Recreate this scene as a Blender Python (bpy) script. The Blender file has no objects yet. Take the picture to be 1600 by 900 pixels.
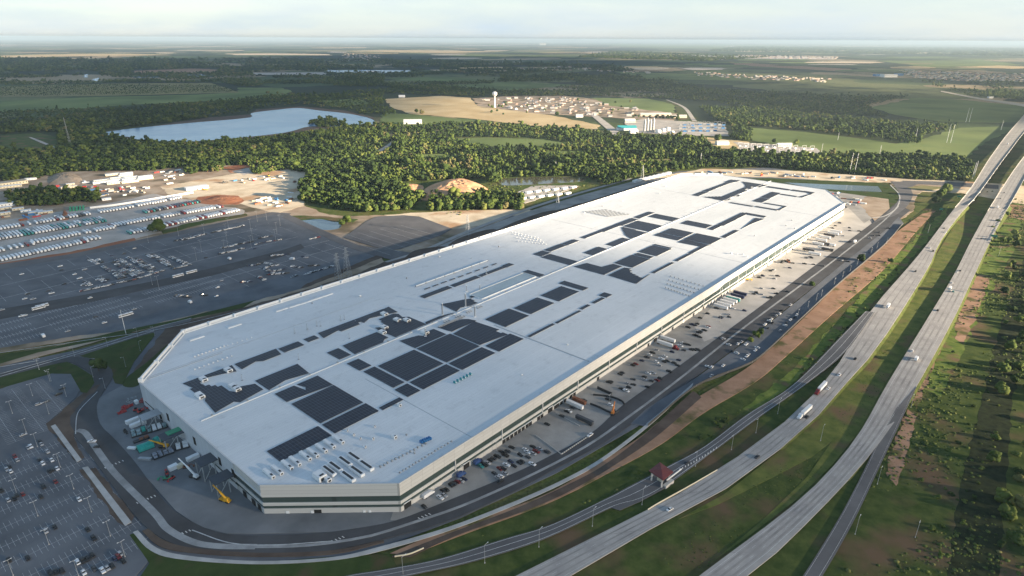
import bpy, bmesh, math, random
import numpy as np
from mathutils import Vector, Matrix
from mathutils.geometry import tessellate_polygon
random.seed(7); RNG = np.random.default_rng(7)
SC = bpy.context.scene; COL = SC.collection
R = math.radians
# ---------------------------------------------------------------- camera
CAMH = 270.0; FPX = 980.0; ROLL = R(0.3)
PITCH = math.atan((450 - 61) / FPX)
Fv = np.array([0, math.cos(PITCH), -math.sin(PITCH)]); R0 = np.array([1.0, 0, 0]); U0 = np.cross(R0, Fv)
Rv = math.cos(ROLL) * R0 + math.sin(ROLL) * U0; Uv = -math.sin(ROLL) * R0 + math.cos(ROLL) * U0
cd = bpy.data.cameras.new('camera'); cam = bpy.data.objects.new('camera', cd); COL.objects.link(cam); SC.camera = cam
cd.sensor_width = 36; cd.lens = FPX / 1600 * 36; cd.clip_start = 1; cd.clip_end = 200000
M = Matrix(((Rv[0], Uv[0], -Fv[0]), (Rv[1], Uv[1], -Fv[1]), (Rv[2], Uv[2], -Fv[2]))).to_4x4()
M.translation = (0, 0, CAMH); cam.matrix_world = M
# ---------------------------------------------------------------- sky, sun, exposure
SUN_AZ, SUN_EL = R(-20), R(10.5)
SUNV = np.array([math.cos(SUN_AZ) * math.cos(SUN_EL), math.sin(SUN_AZ) * math.cos(SUN_EL), math.sin(SUN_EL)])
SUN_STR, SKY_STR, EXPO, HAZE = 4.9, 0.058, 2.28, 4.2e-5
w = bpy.data.worlds.new('World'); SC.world = w; w.use_nodes = True
nt = w.node_tree; nt.nodes.clear()
sky = nt.nodes.new('ShaderNodeTexSky'); sky.sky_type = 'NISHITA'; sky.sun_disc = False
sky.sun_elevation = SUN_EL; sky.sun_rotation = math.pi / 2 - SUN_AZ; sky.altitude = 200; sky.air_density = 1.0; sky.dust_density = 0.3; sky.ozone_density = 1.2
bg = nt.nodes.new('ShaderNodeBackground'); bg.inputs[1].default_value = SKY_STR; out = nt.nodes.new('ShaderNodeOutputWorld')
# thin high cloud veil over the procedural sky
tc = nt.nodes.new('ShaderNodeTexCoord'); mp = nt.nodes.new('ShaderNodeMapping'); mp.inputs['Scale'].default_value = (1.0, 1.0, 5.0)
nz = nt.nodes.new('ShaderNodeTexNoise'); nz.inputs['Scale'].default_value = 5; nz.inputs['Detail'].default_value = 7; nz.inputs['Roughness'].default_value = .55
cr = nt.nodes.new('ShaderNodeValToRGB'); cr.color_ramp.elements[0].position = .42; cr.color_ramp.elements[1].position = .72
cr.color_ramp.elements[0].color = (.82, .82, .82, 1); cr.color_ramp.elements[1].color = (1, 1, 1, 1)
mx = nt.nodes.new('ShaderNodeMixRGB'); mp2 = nt.nodes.new('ShaderNodeMapping'); mp2.inputs['Scale'].default_value = (1, 1, 9); mp2.inputs['Location'].default_value = (.35, .2, 0)
nz2 = nt.nodes.new('ShaderNodeTexNoise'); nz2.inputs['Scale'].default_value = 3.2; nz2.inputs['Detail'].default_value = 8; nz2.inputs['Roughness'].default_value = .6; nz2.inputs['Distortion'].default_value = .4
cr2 = nt.nodes.new('ShaderNodeValToRGB'); e2 = cr2.color_ramp.elements; e2[0].position = .40; e2[0].color = (2.35, 2.85, 3.2, 1); e2[1].position = .60; e2[1].color = (2.65, 3.05, 3.3, 1)
nt.links.new(tc.outputs['Generated'], mp2.inputs[0]); nt.links.new(mp2.outputs[0], nz2.inputs['Vector']); nt.links.new(nz2.outputs[0], cr2.inputs[0]); nt.links.new(cr2.outputs[0], mx.inputs[2])
L = nt.links.new
L(tc.outputs['Generated'], mp.inputs[0]); L(mp.outputs[0], nz.inputs['Vector']); L(nz.outputs[0], cr.inputs[0])
sp = nt.nodes.new('ShaderNodeSeparateXYZ'); L(tc.outputs['Generated'], sp.inputs[0])
mr = nt.nodes.new('ShaderNodeMapRange'); mr.inputs[1].default_value = 0.02; mr.inputs[2].default_value = .35; mr.inputs[3].default_value = 1; mr.inputs[4].default_value = .08
L(sp.outputs[2], mr.inputs[0]); ml = nt.nodes.new('ShaderNodeMath'); ml.operation = 'MULTIPLY'; L(cr.outputs[0], ml.inputs[0]); L(mr.outputs[0], ml.inputs[1])
L(ml.outputs[0], mx.inputs[0]); L(sky.outputs[0], mx.inputs[1]); L(mx.outputs[0], bg.inputs[0]); L(bg.outputs[0], out.inputs[0])
sd = bpy.data.lights.new('sun', 'SUN'); so = bpy.data.objects.new('sun', sd); COL.objects.link(so)
sd.energy = SUN_STR; sd.angle = R(0.5); sd.color = (1.0, .81, .59)
so.rotation_euler = Vector(-SUNV).to_track_quat('-Z', 'Y').to_euler()
SC.view_settings.view_transform = 'Standard'; SC.view_settings.look = 'None'; SC.view_settings.gamma = 1; SC.view_settings.exposure = EXPO
SC.view_settings.use_curve_mapping = False
SC.render.engine = 'CYCLES'
SC.cycles.max_bounces = 4; SC.cycles.diffuse_bounces = 2; SC.cycles.glossy_bounces = 2; SC.cycles.volume_bounces = 0; SC.cycles.transparent_max_bounces = 12

# ---------------------------------------------------------------- helpers
def ray(px, py): return Fv + Rv * ((px - 800) / FPX) + Uv * ((450 - py) / FPX)
def G(px, py, z=0.0):
    d = ray(px, py); t = (z - CAMH) / d[2]; return (d[0] * t, d[1] * t, z)
def PIX(x, y, z):
    d = np.array([x, y, z - CAMH]); k = d @ Fv
    return 800 + FPX * (d @ Rv) / k, 450 - FPX * (d @ Uv) / k
TH = R(48.95); CU = np.array([math.cos(TH), math.sin(TH)]); CV = np.array([-CU[1], CU[0]])
HB = 20.8; OB = np.array(G(624, 758.6, HB)[:2])
def UVp(px, py, z=0.0):
    p = np.array(G(px, py, z)[:2]) - OB; return float(p @ CU), float(p @ CV)
def XY(u, v): p = OB + CU * u + CV * v; return float(p[0]), float(p[1])
def FAC(px, py):                      # point on the building's long right face (v = 0): returns u, z
    d = ray(px, py); c = np.array([-OB[0], -OB[1]]); t = -(c @ CV) / (d[:2] @ CV)
    q = np.array([0, 0, CAMH]) + d * t; return float((q[:2] - OB) @ CU), float(q[2])
def zm(x0, y0, s, pts): return [(x0 + a / s, y0 + b / s) for a, b in pts]
def tag(o, label=None, cat=None, group=None, kind=None):
    if label: o['label'] = label
    if cat: o['category'] = cat
    if group: o['group'] = group
    if kind: o['kind'] = kind
    return o
def spline(pts, n):
    P = np.array(pts, float)
    if len(P) < 3:
        t = np.linspace(0, 1, n)[:, None]; return P[0] * (1 - t) + P[-1] * t
    d = np.r_[0, np.cumsum(np.linalg.norm(np.diff(P, axis=0), axis=1))]; Q = np.vstack([2 * P[0] - P[1], P, 2 * P[-1] - P[-2]])
    res = []
    for s in np.linspace(0, d[-1], n):
        i = min(np.searchsorted(d, s, 'right') - 1, len(P) - 2); t = (s - d[i]) / (d[i + 1] - d[i])
        a, b, c, e = Q[i], Q[i + 1], Q[i + 2], Q[i + 3]
        res.append(.5 * (2 * b + (c - a) * t + (2 * a - 5 * b + 4 * c - e) * t * t + (3 * b - a - 3 * c + e) * t ** 3))
    return np.array(res)
def inpoly(x, y, poly):
    x = np.asarray(x); y = np.asarray(y); r = np.zeros(x.shape, bool); n = len(poly); j = n - 1
    for i in range(n):
        xi, yi = poly[i]; xj, yj = poly[j]
        c = ((yi > y) != (yj > y)) & (x < (xj - xi) * (y - yi) / ((yj - yi) if yj != yi else 1e-9) + xi); r ^= c; j = i
    return r
# ---------------------------------------------------------------- materials
MATS = {}
def newmat(name):
    m = bpy.data.materials.new(name); m.use_nodes = True; MATS[name] = m; return m, m.node_tree, m.node_tree.nodes['Principled BSDF']
def mat(name, c, rough=.8, metal=0, var=0, scale=.2, c2=None, coords='Object', spec=.3, bump=0, detail=6, lo=.35, hi=.65, c3=None, s3=.02, lo3=.45, hi3=.6, clear=0):
    m, t, p = newmat(name); p.inputs['Roughness'].default_value = rough; p.inputs['Metallic'].default_value = metal
    p.inputs['Specular IOR Level'].default_value = spec; p.inputs['Base Color'].default_value = (*c, 1)
    if clear: p.inputs['Coat Weight'].default_value = clear; p.inputs['Coat Roughness'].default_value = .08
    if var or c2:
        tc = t.nodes.new('ShaderNodeTexCoord'); n = t.nodes.new('ShaderNodeTexNoise'); n.inputs['Scale'].default_value = scale; n.inputs['Detail'].default_value = detail; n.inputs['Roughness'].default_value = .62
        t.links.new(tc.outputs[coords], n.inputs['Vector'])
        r = t.nodes.new('ShaderNodeValToRGB'); e = r.color_ramp.elements
        e[0].position = lo; e[1].position = hi
        a = c if c2 else tuple(x * (1 - var) for x in c); b = c2 if c2 else tuple(min(1, x * (1 + var)) for x in c)
        e[0].color = (*a, 1); e[1].color = (*b, 1); t.links.new(n.outputs[0], r.inputs[0]); last = r.outputs[0]
        if c3:
            n3 = t.nodes.new('ShaderNodeTexNoise'); n3.inputs['Scale'].default_value = s3; n3.inputs['Detail'].default_value = 5; t.links.new(tc.outputs[coords], n3.inputs['Vector'])
            r3 = t.nodes.new('ShaderNodeMapRange'); r3.inputs[1].default_value = lo3; r3.inputs[2].default_value = hi3; t.links.new(n3.outputs[0], r3.inputs[0])
            mxx = t.nodes.new('ShaderNodeMixRGB'); mxx.inputs[2].default_value = (*c3, 1); t.links.new(r3.outputs[0], mxx.inputs[0]); t.links.new(last, mxx.inputs[1]); last = mxx.outputs[0]
        t.links.new(last, p.inputs['Base Color'])
        if bump:
            bb = t.nodes.new('ShaderNodeBump'); bb.inputs['Distance'].default_value = bump; t.links.new(n.outputs[0], bb.inputs['Height']); t.links.new(bb.outputs[0], p.inputs['Normal'])
    return m
# ---------------------------------------------------------------- mesh building
class MB:
    def __init__(s): s.v = []; s.f = []; s.m = []
    def add(s, vs, fs, mi=0):
        o = len(s.v); s.v += [tuple(map(float, q)) for q in vs]; s.f += [tuple(i + o for i in f) for f in fs]; s.m += [mi] * len(fs)
    def box(s, c, d, rz=0, mi=0, top=1.0):      # c = centre of the base, d = size, top = taper
        ca, sa = math.cos(rz), math.sin(rz); vs = []
        for z, k in ((0, 1), (d[2], top)):
            for a, b in ((-1, -1), (1, -1), (1, 1), (-1, 1)):
                x, y = a * d[0] / 2 * k, b * d[1] / 2 * k; vs.append((c[0] + x * ca - y * sa, c[1] + x * sa + y * ca, c[2] + z))
        s.add(vs, [(0, 3, 2, 1), (4, 5, 6, 7), (0, 1, 5, 4), (1, 2, 6, 5), (2, 3, 7, 6), (3, 0, 4, 7)], mi)
    def prism(s, poly, z0, z1, mi=0, cap=True, mtop=None):
        n = len(poly); A = sum(poly[i][0] * poly[(i + 1) % n][1] - poly[(i + 1) % n][0] * poly[i][1] for i in range(n))
        if A < 0: poly = poly[::-1]
        vs = [(x, y, z0) for x, y in poly] + [(x, y, z1) for x, y in poly]
        s.add(vs, [(i, (i + 1) % n, n + (i + 1) % n, n + i) for i in range(n)], mi)
        if cap:
            tr = tessellate_polygon([[Vector((x, y, 0)) for x, y in poly]])
            fs = []
            for a, b, c in tr:
                (ax, ay), (bx, by), (cx, cy) = poly[a], poly[b], poly[c]
                if (bx - ax) * (cy - ay) - (by - ay) * (cx - ax) < 0: b, c = c, b
                fs.append((a, b, c))
            s.add([(x, y, z1) for x, y in poly], fs, mi if mtop is None else mtop); s.add([(x, y, z0) for x, y in poly], [f[::-1] for f in fs], mi)
    def tube(s, p, q, r, r2=None, n=6, mi=0, cap=True):
        p = np.array(p, float); q = np.array(q, float); d = q - p; d /= np.linalg.norm(d) + 1e-9
        a = np.cross(d, (0, 0, 1) if abs(d[2]) < .9 else (1, 0, 0)); a /= np.linalg.norm(a); b = np.cross(d, a); r2 = r if r2 is None else r2
        vs = [p + r * (math.cos(t) * a + math.sin(t) * b) for t in np.arange(n) * 2 * math.pi / n] + [q + r2 * (math.cos(t) * a + math.sin(t) * b) for t in np.arange(n) * 2 * math.pi / n]
        fs = [(i, n + i, n + (i + 1) % n, (i + 1) % n) for i in range(n)]
        if cap: fs += [tuple(range(n)), tuple(range(2 * n - 1, n - 1, -1))]
        s.add(vs, fs, mi)
    def lathe(s, prof, n=16, mi=0, c=(0, 0)):
        vs = []; k = len(prof)
        for r, z in prof:
            for i in range(n): a = 2 * math.pi * i / n; vs.append((c[0] + r * math.cos(a), c[1] + r * math.sin(a), z))
        s.add(vs, [(j * n + i, j * n + (i + 1) % n, (j + 1) * n + (i + 1) % n, (j + 1) * n + i) for j in range(k - 1) for i in range(n)], mi)
    def mesh(s, name, mats, smooth=False):
        me = bpy.data.meshes.new(name); me.from_pydata(s.v, [], s.f)
        for m in (mats if isinstance(mats, (list, tuple)) else [mats]): me.materials.append(m)
        if any(s.m): me.polygons.foreach_set('material_index', s.m)
        if smooth: me.polygons.foreach_set('use_smooth', [True] * len(s.f))
        me.update(); return me
    def obj(s, name, mats, parent=None, loc=None, rz=0, smooth=False):
        o = bpy.data.objects.new(name, s.mesh(name, mats, smooth)); COL.objects.link(o)
        if parent: o.parent = parent
        if loc is not None: o.location = loc
        if rz: o.rotation_euler = (0, 0, rz)
        return o
def empty(name, loc, rz=0, label=None, cat=None, group=None):
    o = bpy.data.objects.new(name, None); COL.objects.link(o); o.location = loc; o.rotation_euler = (0, 0, rz); o.empty_display_size = .1
    return tag(o, label, cat, group)
def inst(me, name, loc, rz=0, sc=1, parent=None):
    o = bpy.data.objects.new(name, me); COL.objects.link(o); o.location = loc; o.rotation_euler = (0, 0, rz)
    if not isinstance(sc, (int, float)) or sc != 1: o.scale = (sc,) * 3 if isinstance(sc, (int, float)) else sc
    if parent: o.parent = parent
    return o
KIDS = {}
def dup(root, loc, rz, label, group=None, sc=1):
    r = root.copy(); COL.objects.link(r); r.location = loc; r.rotation_euler = (0, 0, rz); r['label'] = label
    if sc != 1: r.scale = (sc,) * 3
    if group: r['group'] = group
    def rec(a, b):
        for ch in KIDS.get(a.name, ()):
            c = ch.copy(); COL.objects.link(c); c.parent = b; rec(ch, c)
    rec(root, r); return r
def kid(o, parent): o.parent = parent; KIDS.setdefault(parent.name, []).append(o); return o
def bigmesh(name, V, F, mats, tint=None, mi=None):    # numpy arrays: V n x 3, F m x k
    me = bpy.data.meshes.new(name); V = np.asarray(V, np.float32); F = np.asarray(F, np.int32); k = F.shape[1]
    me.vertices.add(len(V)); me.vertices.foreach_set('co', V.ravel()); me.loops.add(F.size); me.loops.foreach_set('vertex_index', F.ravel())
    me.polygons.add(len(F)); me.polygons.foreach_set('loop_start', np.arange(0, F.size, k, dtype=np.int32)); me.polygons.foreach_set('loop_total', np.full(len(F), k, np.int32))
    for m in (mats if isinstance(mats, (list, tuple)) else [mats]): me.materials.append(m)
    if mi is not None: me.polygons.foreach_set('material_index', np.asarray(mi, np.int32))
    me.update(calc_edges=True)
    if tint is not None:
        a = me.attributes.new('tint', 'FLOAT', 'POINT'); a.data.foreach_set('value', np.asarray(tint, np.float32))
    o = bpy.data.objects.new(name, me); COL.objects.link(o); return o
NATURAL = set(); USED_Z = set()
def ragged(P, rng=random.Random(4)):
    out = []
    for i in range(len(P)):
        a = np.array(P[i], float); b = np.array(P[(i + 1) % len(P)], float); l = np.linalg.norm(b - a); dd = max(300.0, float(np.linalg.norm((a + b) / 2))); seg = max(4.0, dd * .008, l / 60); k = max(1, int(l / seg)); am = min(dd * .0022, l * .12, 30)
        n_ = np.array([-(b - a)[1], (b - a)[0]]) / (l + 1e-9); w1 = rng.uniform(0, 6.28)
        for j in range(k): t = j / k; e_ = math.sin(math.pi * t) ** .5 if k > 1 else 0; out.append(tuple(a + (b - a) * t + n_ * am * e_ * (rng.uniform(-.7, .7) + .7 * math.sin(w1 + t * l / seg * .9))))
    return out
def sheet(name, pts, z, m, world=False):
    P = [p[:2] for p in pts] if world else [G(a, b, 0)[:2] for a, b in pts]
    if m.name in NATURAL: P = ragged(P)
    while round(z, 3) in USED_Z: z += .002
    USED_Z.add(round(z, 3))
    mb = MB(); mb.prism(P, z - .3, z); return tag(mb.obj(name, m), kind='structure')
def ssheet(name, pts, z, m, n=60):                   # smooth closed outline
    P = [G(a, b, 0)[:2] for a, b in pts]; P = P + [P[0], P[1]]; Q = spline(P, n + n // max(3, len(pts)))[:]
    d = np.linalg.norm(Q - Q[0], axis=1); k = len(Q)
    for i in range(int(n * .7), len(Q)):
        if d[i] < 1e-6 or (i > n * .8 and d[i] < d[i - 1] and i + 1 < len(Q) and d[i + 1] > d[i]): k = i; break
    return sheet(name, [tuple(q) for q in Q[:k]], z, m, True)
def strip(name, left, right, z, m, n=90, thick=.3, kind='structure'):
    """road between two edge lines given as (px, py[, height]) lists"""
    def cv(E):
        E = [(e[0], e[1], e[2] if len(e) > 2 else 0) for e in E]; return [G(a, b, h) for a, b, h in E]
    A = spline(cv(left), n); B = spline(cv(right), n); mb = MB(); vs = []
    for a, b in zip(A, B): vs += [(a[0], a[1], a[2] + z), (b[0], b[1], b[2] + z), (a[0], a[1], a[2] + z - thick), (b[0], b[1], b[2] + z - thick)]
    fs = []
    for i in range(n - 1):
        o = 4 * i; q = o + 4; fs += [(o, o + 1, q + 1, q), (o, q, q + 2, o + 2), (o + 1, o + 3, q + 3, q + 1), (o + 2, q + 2, q + 3, o + 3)]
    mb.add(vs, fs); o = mb.obj(name, m)
    if kind: tag(o, kind=kind)
    return o, A, B
def paint(mb, A, B, t, wd, z, dash=None, i0=0, i1=None):
    """stripe at fraction t between two edges (world arrays), wd metres wide"""
    C = A[:, :3] * (1 - t) + B[:, :3] * t; D = B - A; D[:, 2] = 0; D /= np.linalg.norm(D, axis=1)[:, None] + 1e-9
    i1 = len(C) if i1 is None else i1; acc = 0
    for i in range(i0, i1 - 1):
        p, q = C[i], C[i + 1]; Ls = np.linalg.norm(q - p); segs = [(0, 1)]
        if dash:
            segs = []; s = 0; pos = acc
            while s < Ls:
                ph = pos % (dash[0] + dash[1]); on = ph < dash[0]; step = (dash[0] - ph) if on else (dash[0] + dash[1] - ph); e = min(Ls, s + step)
                if on: segs.append((s / Ls, e / Ls))
                pos += e - s; s = e + 1e-6
            acc += Ls
        for a, b in segs:
            P = p * (1 - a) + q * a; Q = p * (1 - b) + q * b; Da, Db = D[i] * wd / 2, D[i + 1] * wd / 2
            mb.add([(P[0] - Da[0], P[1] - Da[1], P[2] + z), (P[0] + Da[0], P[1] + Da[1], P[2] + z), (Q[0] + Db[0], Q[1] + Db[1], Q[2] + z), (Q[0] - Db[0], Q[1] - Db[1], Q[2] + z)], [(0, 1, 2, 3)])
def uvline(mb, u0, v0, u1, v1, wd, z):
    a = np.array(XY(u0, v0)); b = np.array(XY(u1, v1)); d = b - a; l = np.linalg.norm(d)
    mb.box(((a[0] + b[0]) / 2, (a[1] + b[1]) / 2, z - .02), (l, wd, .02), math.atan2(d[1], d[0]))
# ---------------------------------------------------------------- material set
def ground_material():
    m, t, p = newmat('ground'); n = t.nodes; l = t.links.new; p.inputs['Roughness'].default_value = .95; p.inputs['Specular IOR Level'].default_value = .1
    g = n.new('ShaderNodeNewGeometry')
    def noise(s, d=5, r=.6):
        k = n.new('ShaderNodeTexNoise'); k.inputs['Scale'].default_value = s; k.inputs['Detail'].default_value = d; k.inputs['Roughness'].default_value = r; l(g.outputs['Position'], k.inputs['Vector']); return k.outputs[0]
    def ramp(src, stops, const=False):
        r = n.new('ShaderNodeValToRGB'); e = r.color_ramp.elements
        while len(e) < len(stops): e.new(.5)
        if const: r.color_ramp.interpolation = 'CONSTANT'
        for i, (a, c) in enumerate(stops): e[i].position = a; e[i].color = (*c, 1)
        l(src, r.inputs[0]); return r.outputs[0]
    def mix(f, a, b, mode='MIX'):
        k = n.new('ShaderNodeMixRGB'); k.blend_type = mode
        for s, x in ((0, f), (1, a), (2, b)):
            if isinstance(x, (int, float)): k.inputs[s].default_value = x if s == 0 else (x, x, x, 1)
            elif isinstance(x, tuple): k.inputs[s].default_value = (*x, 1)
            else: l(x, k.inputs[s])
        return k.outputs[0]
    # scrub and grass close by
    near = ramp(noise(.02, 9, .66), [(.38, (.036, .054, .013)), (.48, (.078, .104, .024)), (.6, (.125, .115, .045))])
    near = mix(.75, near, ramp(noise(.35, 6, .7), [(.3, (.3, .3, .3)), (.7, (1.6, 1.6, 1.6))]), 'MULTIPLY')
    # far mosaic of woods and fields
    v = n.new('ShaderNodeTexVoronoi'); v.inputs['Scale'].default_value = .0011; v.inputs['Randomness'].default_value = .85
    ds = n.new('ShaderNodeVectorMath'); ds.operation = 'ADD'; nn = n.new('ShaderNodeTexNoise'); nn.inputs['Scale'].default_value = .003; nn.inputs['Detail'].default_value = 4; l(g.outputs['Position'], nn.inputs['Vector'])
    sc = n.new('ShaderNodeVectorMath'); sc.operation = 'SCALE'; sc.inputs['Scale'].default_value = 500; l(nn.outputs['Color'], sc.inputs[0]); l(g.outputs['Position'], ds.inputs[0]); l(sc.outputs[0], ds.inputs[1]); l(ds.outputs[0], v.inputs['Vector'])
    s3 = n.new('ShaderNodeSeparateColor'); l(v.outputs['Color'], s3.inputs[0])
    fld = ramp(s3.outputs[0], [(0, (.022, .036, .018)), (.34, (.07, .105, .04)), (.6, (.14, .16, .07)), (.76, (.03, .048, .022)), (.86, (.34, .27, .17))], True)
    fld = mix(ramp(noise(.0012, 9, .7), [(.5, (0, 0, 0)), (.6, (1, 1, 1))]), fld, (.024, .042, .018))
    fld = mix(.6, fld, ramp(noise(.05, 6, .7), [(.3, (.4, .4, .4)), (.7, (1.5, 1.5, 1.5))]), 'MULTIPLY')
    ln = n.new('ShaderNodeVectorMath'); ln.operation = 'LENGTH'; l(g.outputs['Position'], ln.inputs[0])
    far = n.new('ShaderNodeMapRange'); far.inputs[1].default_value = 1600; far.inputs[2].default_value = 2600; l(ln.outputs['Value'], far.inputs[0])
    l(mix(far.outputs[0], near, fld), p.inputs['Base Color']); return m
m_ground = ground_material()
m_grass = mat('grass', (.045, .075, .018), .95, c2=(.085, .115, .03), scale=.06, detail=9, coords='Object', spec=.1, c3=(.13, .095, .05), s3=.03, lo3=.5, hi3=.62)
m_lawn = mat('lawn', (.028, .052, .012), .95, c2=(.05, .075, .02), scale=.08, detail=8, spec=.1, c3=(.075, .06, .03), s3=.05, lo3=.56, hi3=.7)
m_verge = mat('verge', (.032, .056, .012), .95, c2=(.08, .102, .026), scale=.1, detail=9, spec=.1, c3=(.13, .085, .05), s3=.02, lo3=.5, hi3=.66)  # verge grass darkened: shade of the near ground put into the colour
m_median0 = mat('dry_pasture', (.17, .17, .075), .95, c2=(.26, .23, .11), scale=.006, detail=8, spec=.1)
m_dirt = mat('red_dirt', (.25, .15, .095), .95, c2=(.38, .235, .155), scale=.05, detail=9, spec=.1, c3=(.10, .095, .035), s3=.045, lo3=.55, hi3=.66)
m_reddirt = mat('dark_red_dirt', (.26, .10, .055), .95, c2=(.34, .16, .09), scale=.03, detail=8, spec=.1)
m_mud = mat('brown_soil', (.075, .055, .045), .95, c2=(.13, .10, .08), scale=.05, detail=8, spec=.1)
m_sand = mat('pale_sand', (.50, .41, .29), .95, c2=(.70, .60, .45), scale=.03, detail=9, spec=.1, c3=(.42, .27, .16), s3=.013, lo3=.56, hi3=.66)
m_gravel = mat('gravel', (.36, .34, .31), .95, c2=(.50, .46, .42), scale=.03, detail=8, spec=.1)
m_work = mat('worked_earth', (.26, .19, .13), .95, c2=(.44, .36, .28), scale=.02, detail=10, spec=.1, c3=(.12, .10, .06), s3=.014, lo3=.52, hi3=.66)
m_wheat = mat('straw_field', (.42, .31, .16), .95, c2=(.58, .46, .27), scale=.006, detail=8, spec=.1)
m_field = mat('green_field', (.13, .185, .06), .95, c2=(.20, .24, .085), scale=.008, detail=9, spec=.1, c3=(.10, .14, .045), s3=.004)
m_asph = mat('asphalt', (.08, .09, .105), .9, c2=(.14, .152, .17), scale=.025, detail=8)
m_asphd = mat('dark_asphalt', (.045, .046, .05), .9, c2=(.075, .078, .085), scale=.03, detail=8)
m_asphb = mat('worn_asphalt', (.09, .09, .095), .9, c2=(.13, .13, .135), scale=.03, detail=8)
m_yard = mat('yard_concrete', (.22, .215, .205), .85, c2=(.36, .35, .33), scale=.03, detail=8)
m_pale = mat('sunlit_pale_concrete', (.36, .345, .32), .85, c2=(.50, .475, .44), scale=.03, detail=8)  # paler age of concrete, with sunlight put into the colour
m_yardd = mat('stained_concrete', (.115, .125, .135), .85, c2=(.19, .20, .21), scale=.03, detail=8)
m_conc = mat('road_concrete', (.28, .27, .26), .85, c2=(.38, .365, .345), scale=.06, detail=9)
m_kerb = mat('kerb_concrete', (.4, .4, .39), .85, var=.15, scale=.1)
m_paint = mat('road_paint', (.62, .62, .6), .7, var=.15, scale=.4)
m_fpaint = mat('faded_paint', (.42, .44, .46), .8, var=.25, scale=.3)
m_water = mat('water', (.08, .20, .36), .25, spec=.28, c2=(.14, .26, .40), scale=.006, detail=9, lo=.42, hi=.6)
m_pond = mat('pond_water', (.07, .11, .14), .12, spec=.4)
m_muddy = mat('muddy_water', (.09, .085, .06), .12, spec=.5)
m_white = mat('white_metal', (.75, .76, .76), .6, var=.06, scale=.3)
m_bark = mat('bark', (.10, .075, .055), .95, var=.3, scale=3)
m_steel = mat('galvanised_steel', (.42, .44, .45), .5, .4, var=.1, scale=1)
m_dark = mat('dark_metal', (.035, .037, .04), .6)
m_glass = mat('tinted_glass', (.025, .045, .045), .15, spec=.6, c2=(.05, .085, .08), scale=.08, detail=3)
m_black = mat('black_opening', (.012, .012, .013), .8)

NATURAL.update(('grass', 'verge', 'red_dirt', 'dark_red_dirt', 'brown_soil', 'pale_sand', 'worked_earth', 'straw_field', 'green_field', 'dry_pasture', 'sunny_grass', 'dark_growth', 'water', 'muddy_water', 'gravel'))
# ---------------------------------------------------------------- ground and the open country
gm = MB(); S_ = 90000.0; rings = [0, 600, 1200, 2400, 5000, 10000, 20000, 40000, S_]
vs = [(0, 0, 0)]; fs = []; NSEG = 96
for r_ in rings[1:]: vs += [(r_ * math.cos(2 * math.pi * i / NSEG), r_ * math.sin(2 * math.pi * i / NSEG), 0) for i in range(NSEG)]
fs += [(0, 1 + i, 1 + (i + 1) % NSEG) for i in range(NSEG)]
for k in range(len(rings) - 2):
    a = 1 + k * NSEG; b = a + NSEG; fs += [(a + i, b + i, b + (i + 1) % NSEG, a + (i + 1) % NSEG) for i in range(NSEG)]
gm.add(vs, fs); tag(gm.obj('ground', m_ground), kind='structure')

# far fields and waters (outlines laid on the ground plane)
sheet('lake_shore', [(150, 211), (230, 198), (330, 183), (392, 179), (400, 171), (470, 166), (540, 173), (583, 183), (584, 195), (500, 200), (440, 212), (330, 223), (250, 225), (200, 215)], .2, m_mud)
ssheet('lake', [(153, 208), (215, 200), (300, 192), (388, 184), (393, 177), (430, 172), (465, 169), (500, 173), (545, 178), (580, 186), (581, 195), (520, 197.5), (482, 198), (440, 208), (330, 219), (240, 223), (200, 214)], .6, m_water, 140)
sheet('river_meadow', [(0, 158), (150, 152), (300, 148), (372, 145), (372, 137), (440, 137), (456, 143), (440, 152), (330, 158), (200, 164), (110, 171), (0, 176)], .8, m_field)
sheet('straw_field', [(600, 155), (690, 150), (735, 153), (745, 165), (860, 180), (938, 196), (930, 204), (850, 199), (740, 186), (640, 178), (612, 168)], .8, m_wheat)
sheet('mown_field', [(598, 176), (660, 180), (740, 188), (700, 195), (640, 198), (594, 190)], .7, m_field)
sheet('east_pasture', [(930, 153), (1010, 154), (1055, 163), (1052, 190), (1000, 190), (945, 176), (905, 160)], .8, m_field)
sheet('levee_grass', [(1030, 155), (1060, 162), (1092, 190), (1060, 192), (1055, 166)], 1.0, m_verge)
sheet('river_field', [(1172, 200), (1250, 206), (1330, 215), (1400, 225), (1440, 218), (1500, 200), (1560, 198), (1590, 200), (1540, 222), (1508, 248), (1470, 248), (1400, 243), (1284, 240), (1175, 220)], .8, m_field)
sheet('far_field', [(1360, 168), (1430, 153), (1500, 156), (1600, 166), (1700, 176), (1640, 188), (1560, 192), (1470, 190), (1400, 180)], .8, m_field)
sheet('left_clearing', [(0, 212), (60, 208), (88, 214), (90, 232), (40, 236), (0, 236)], .5, m_grass)
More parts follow.
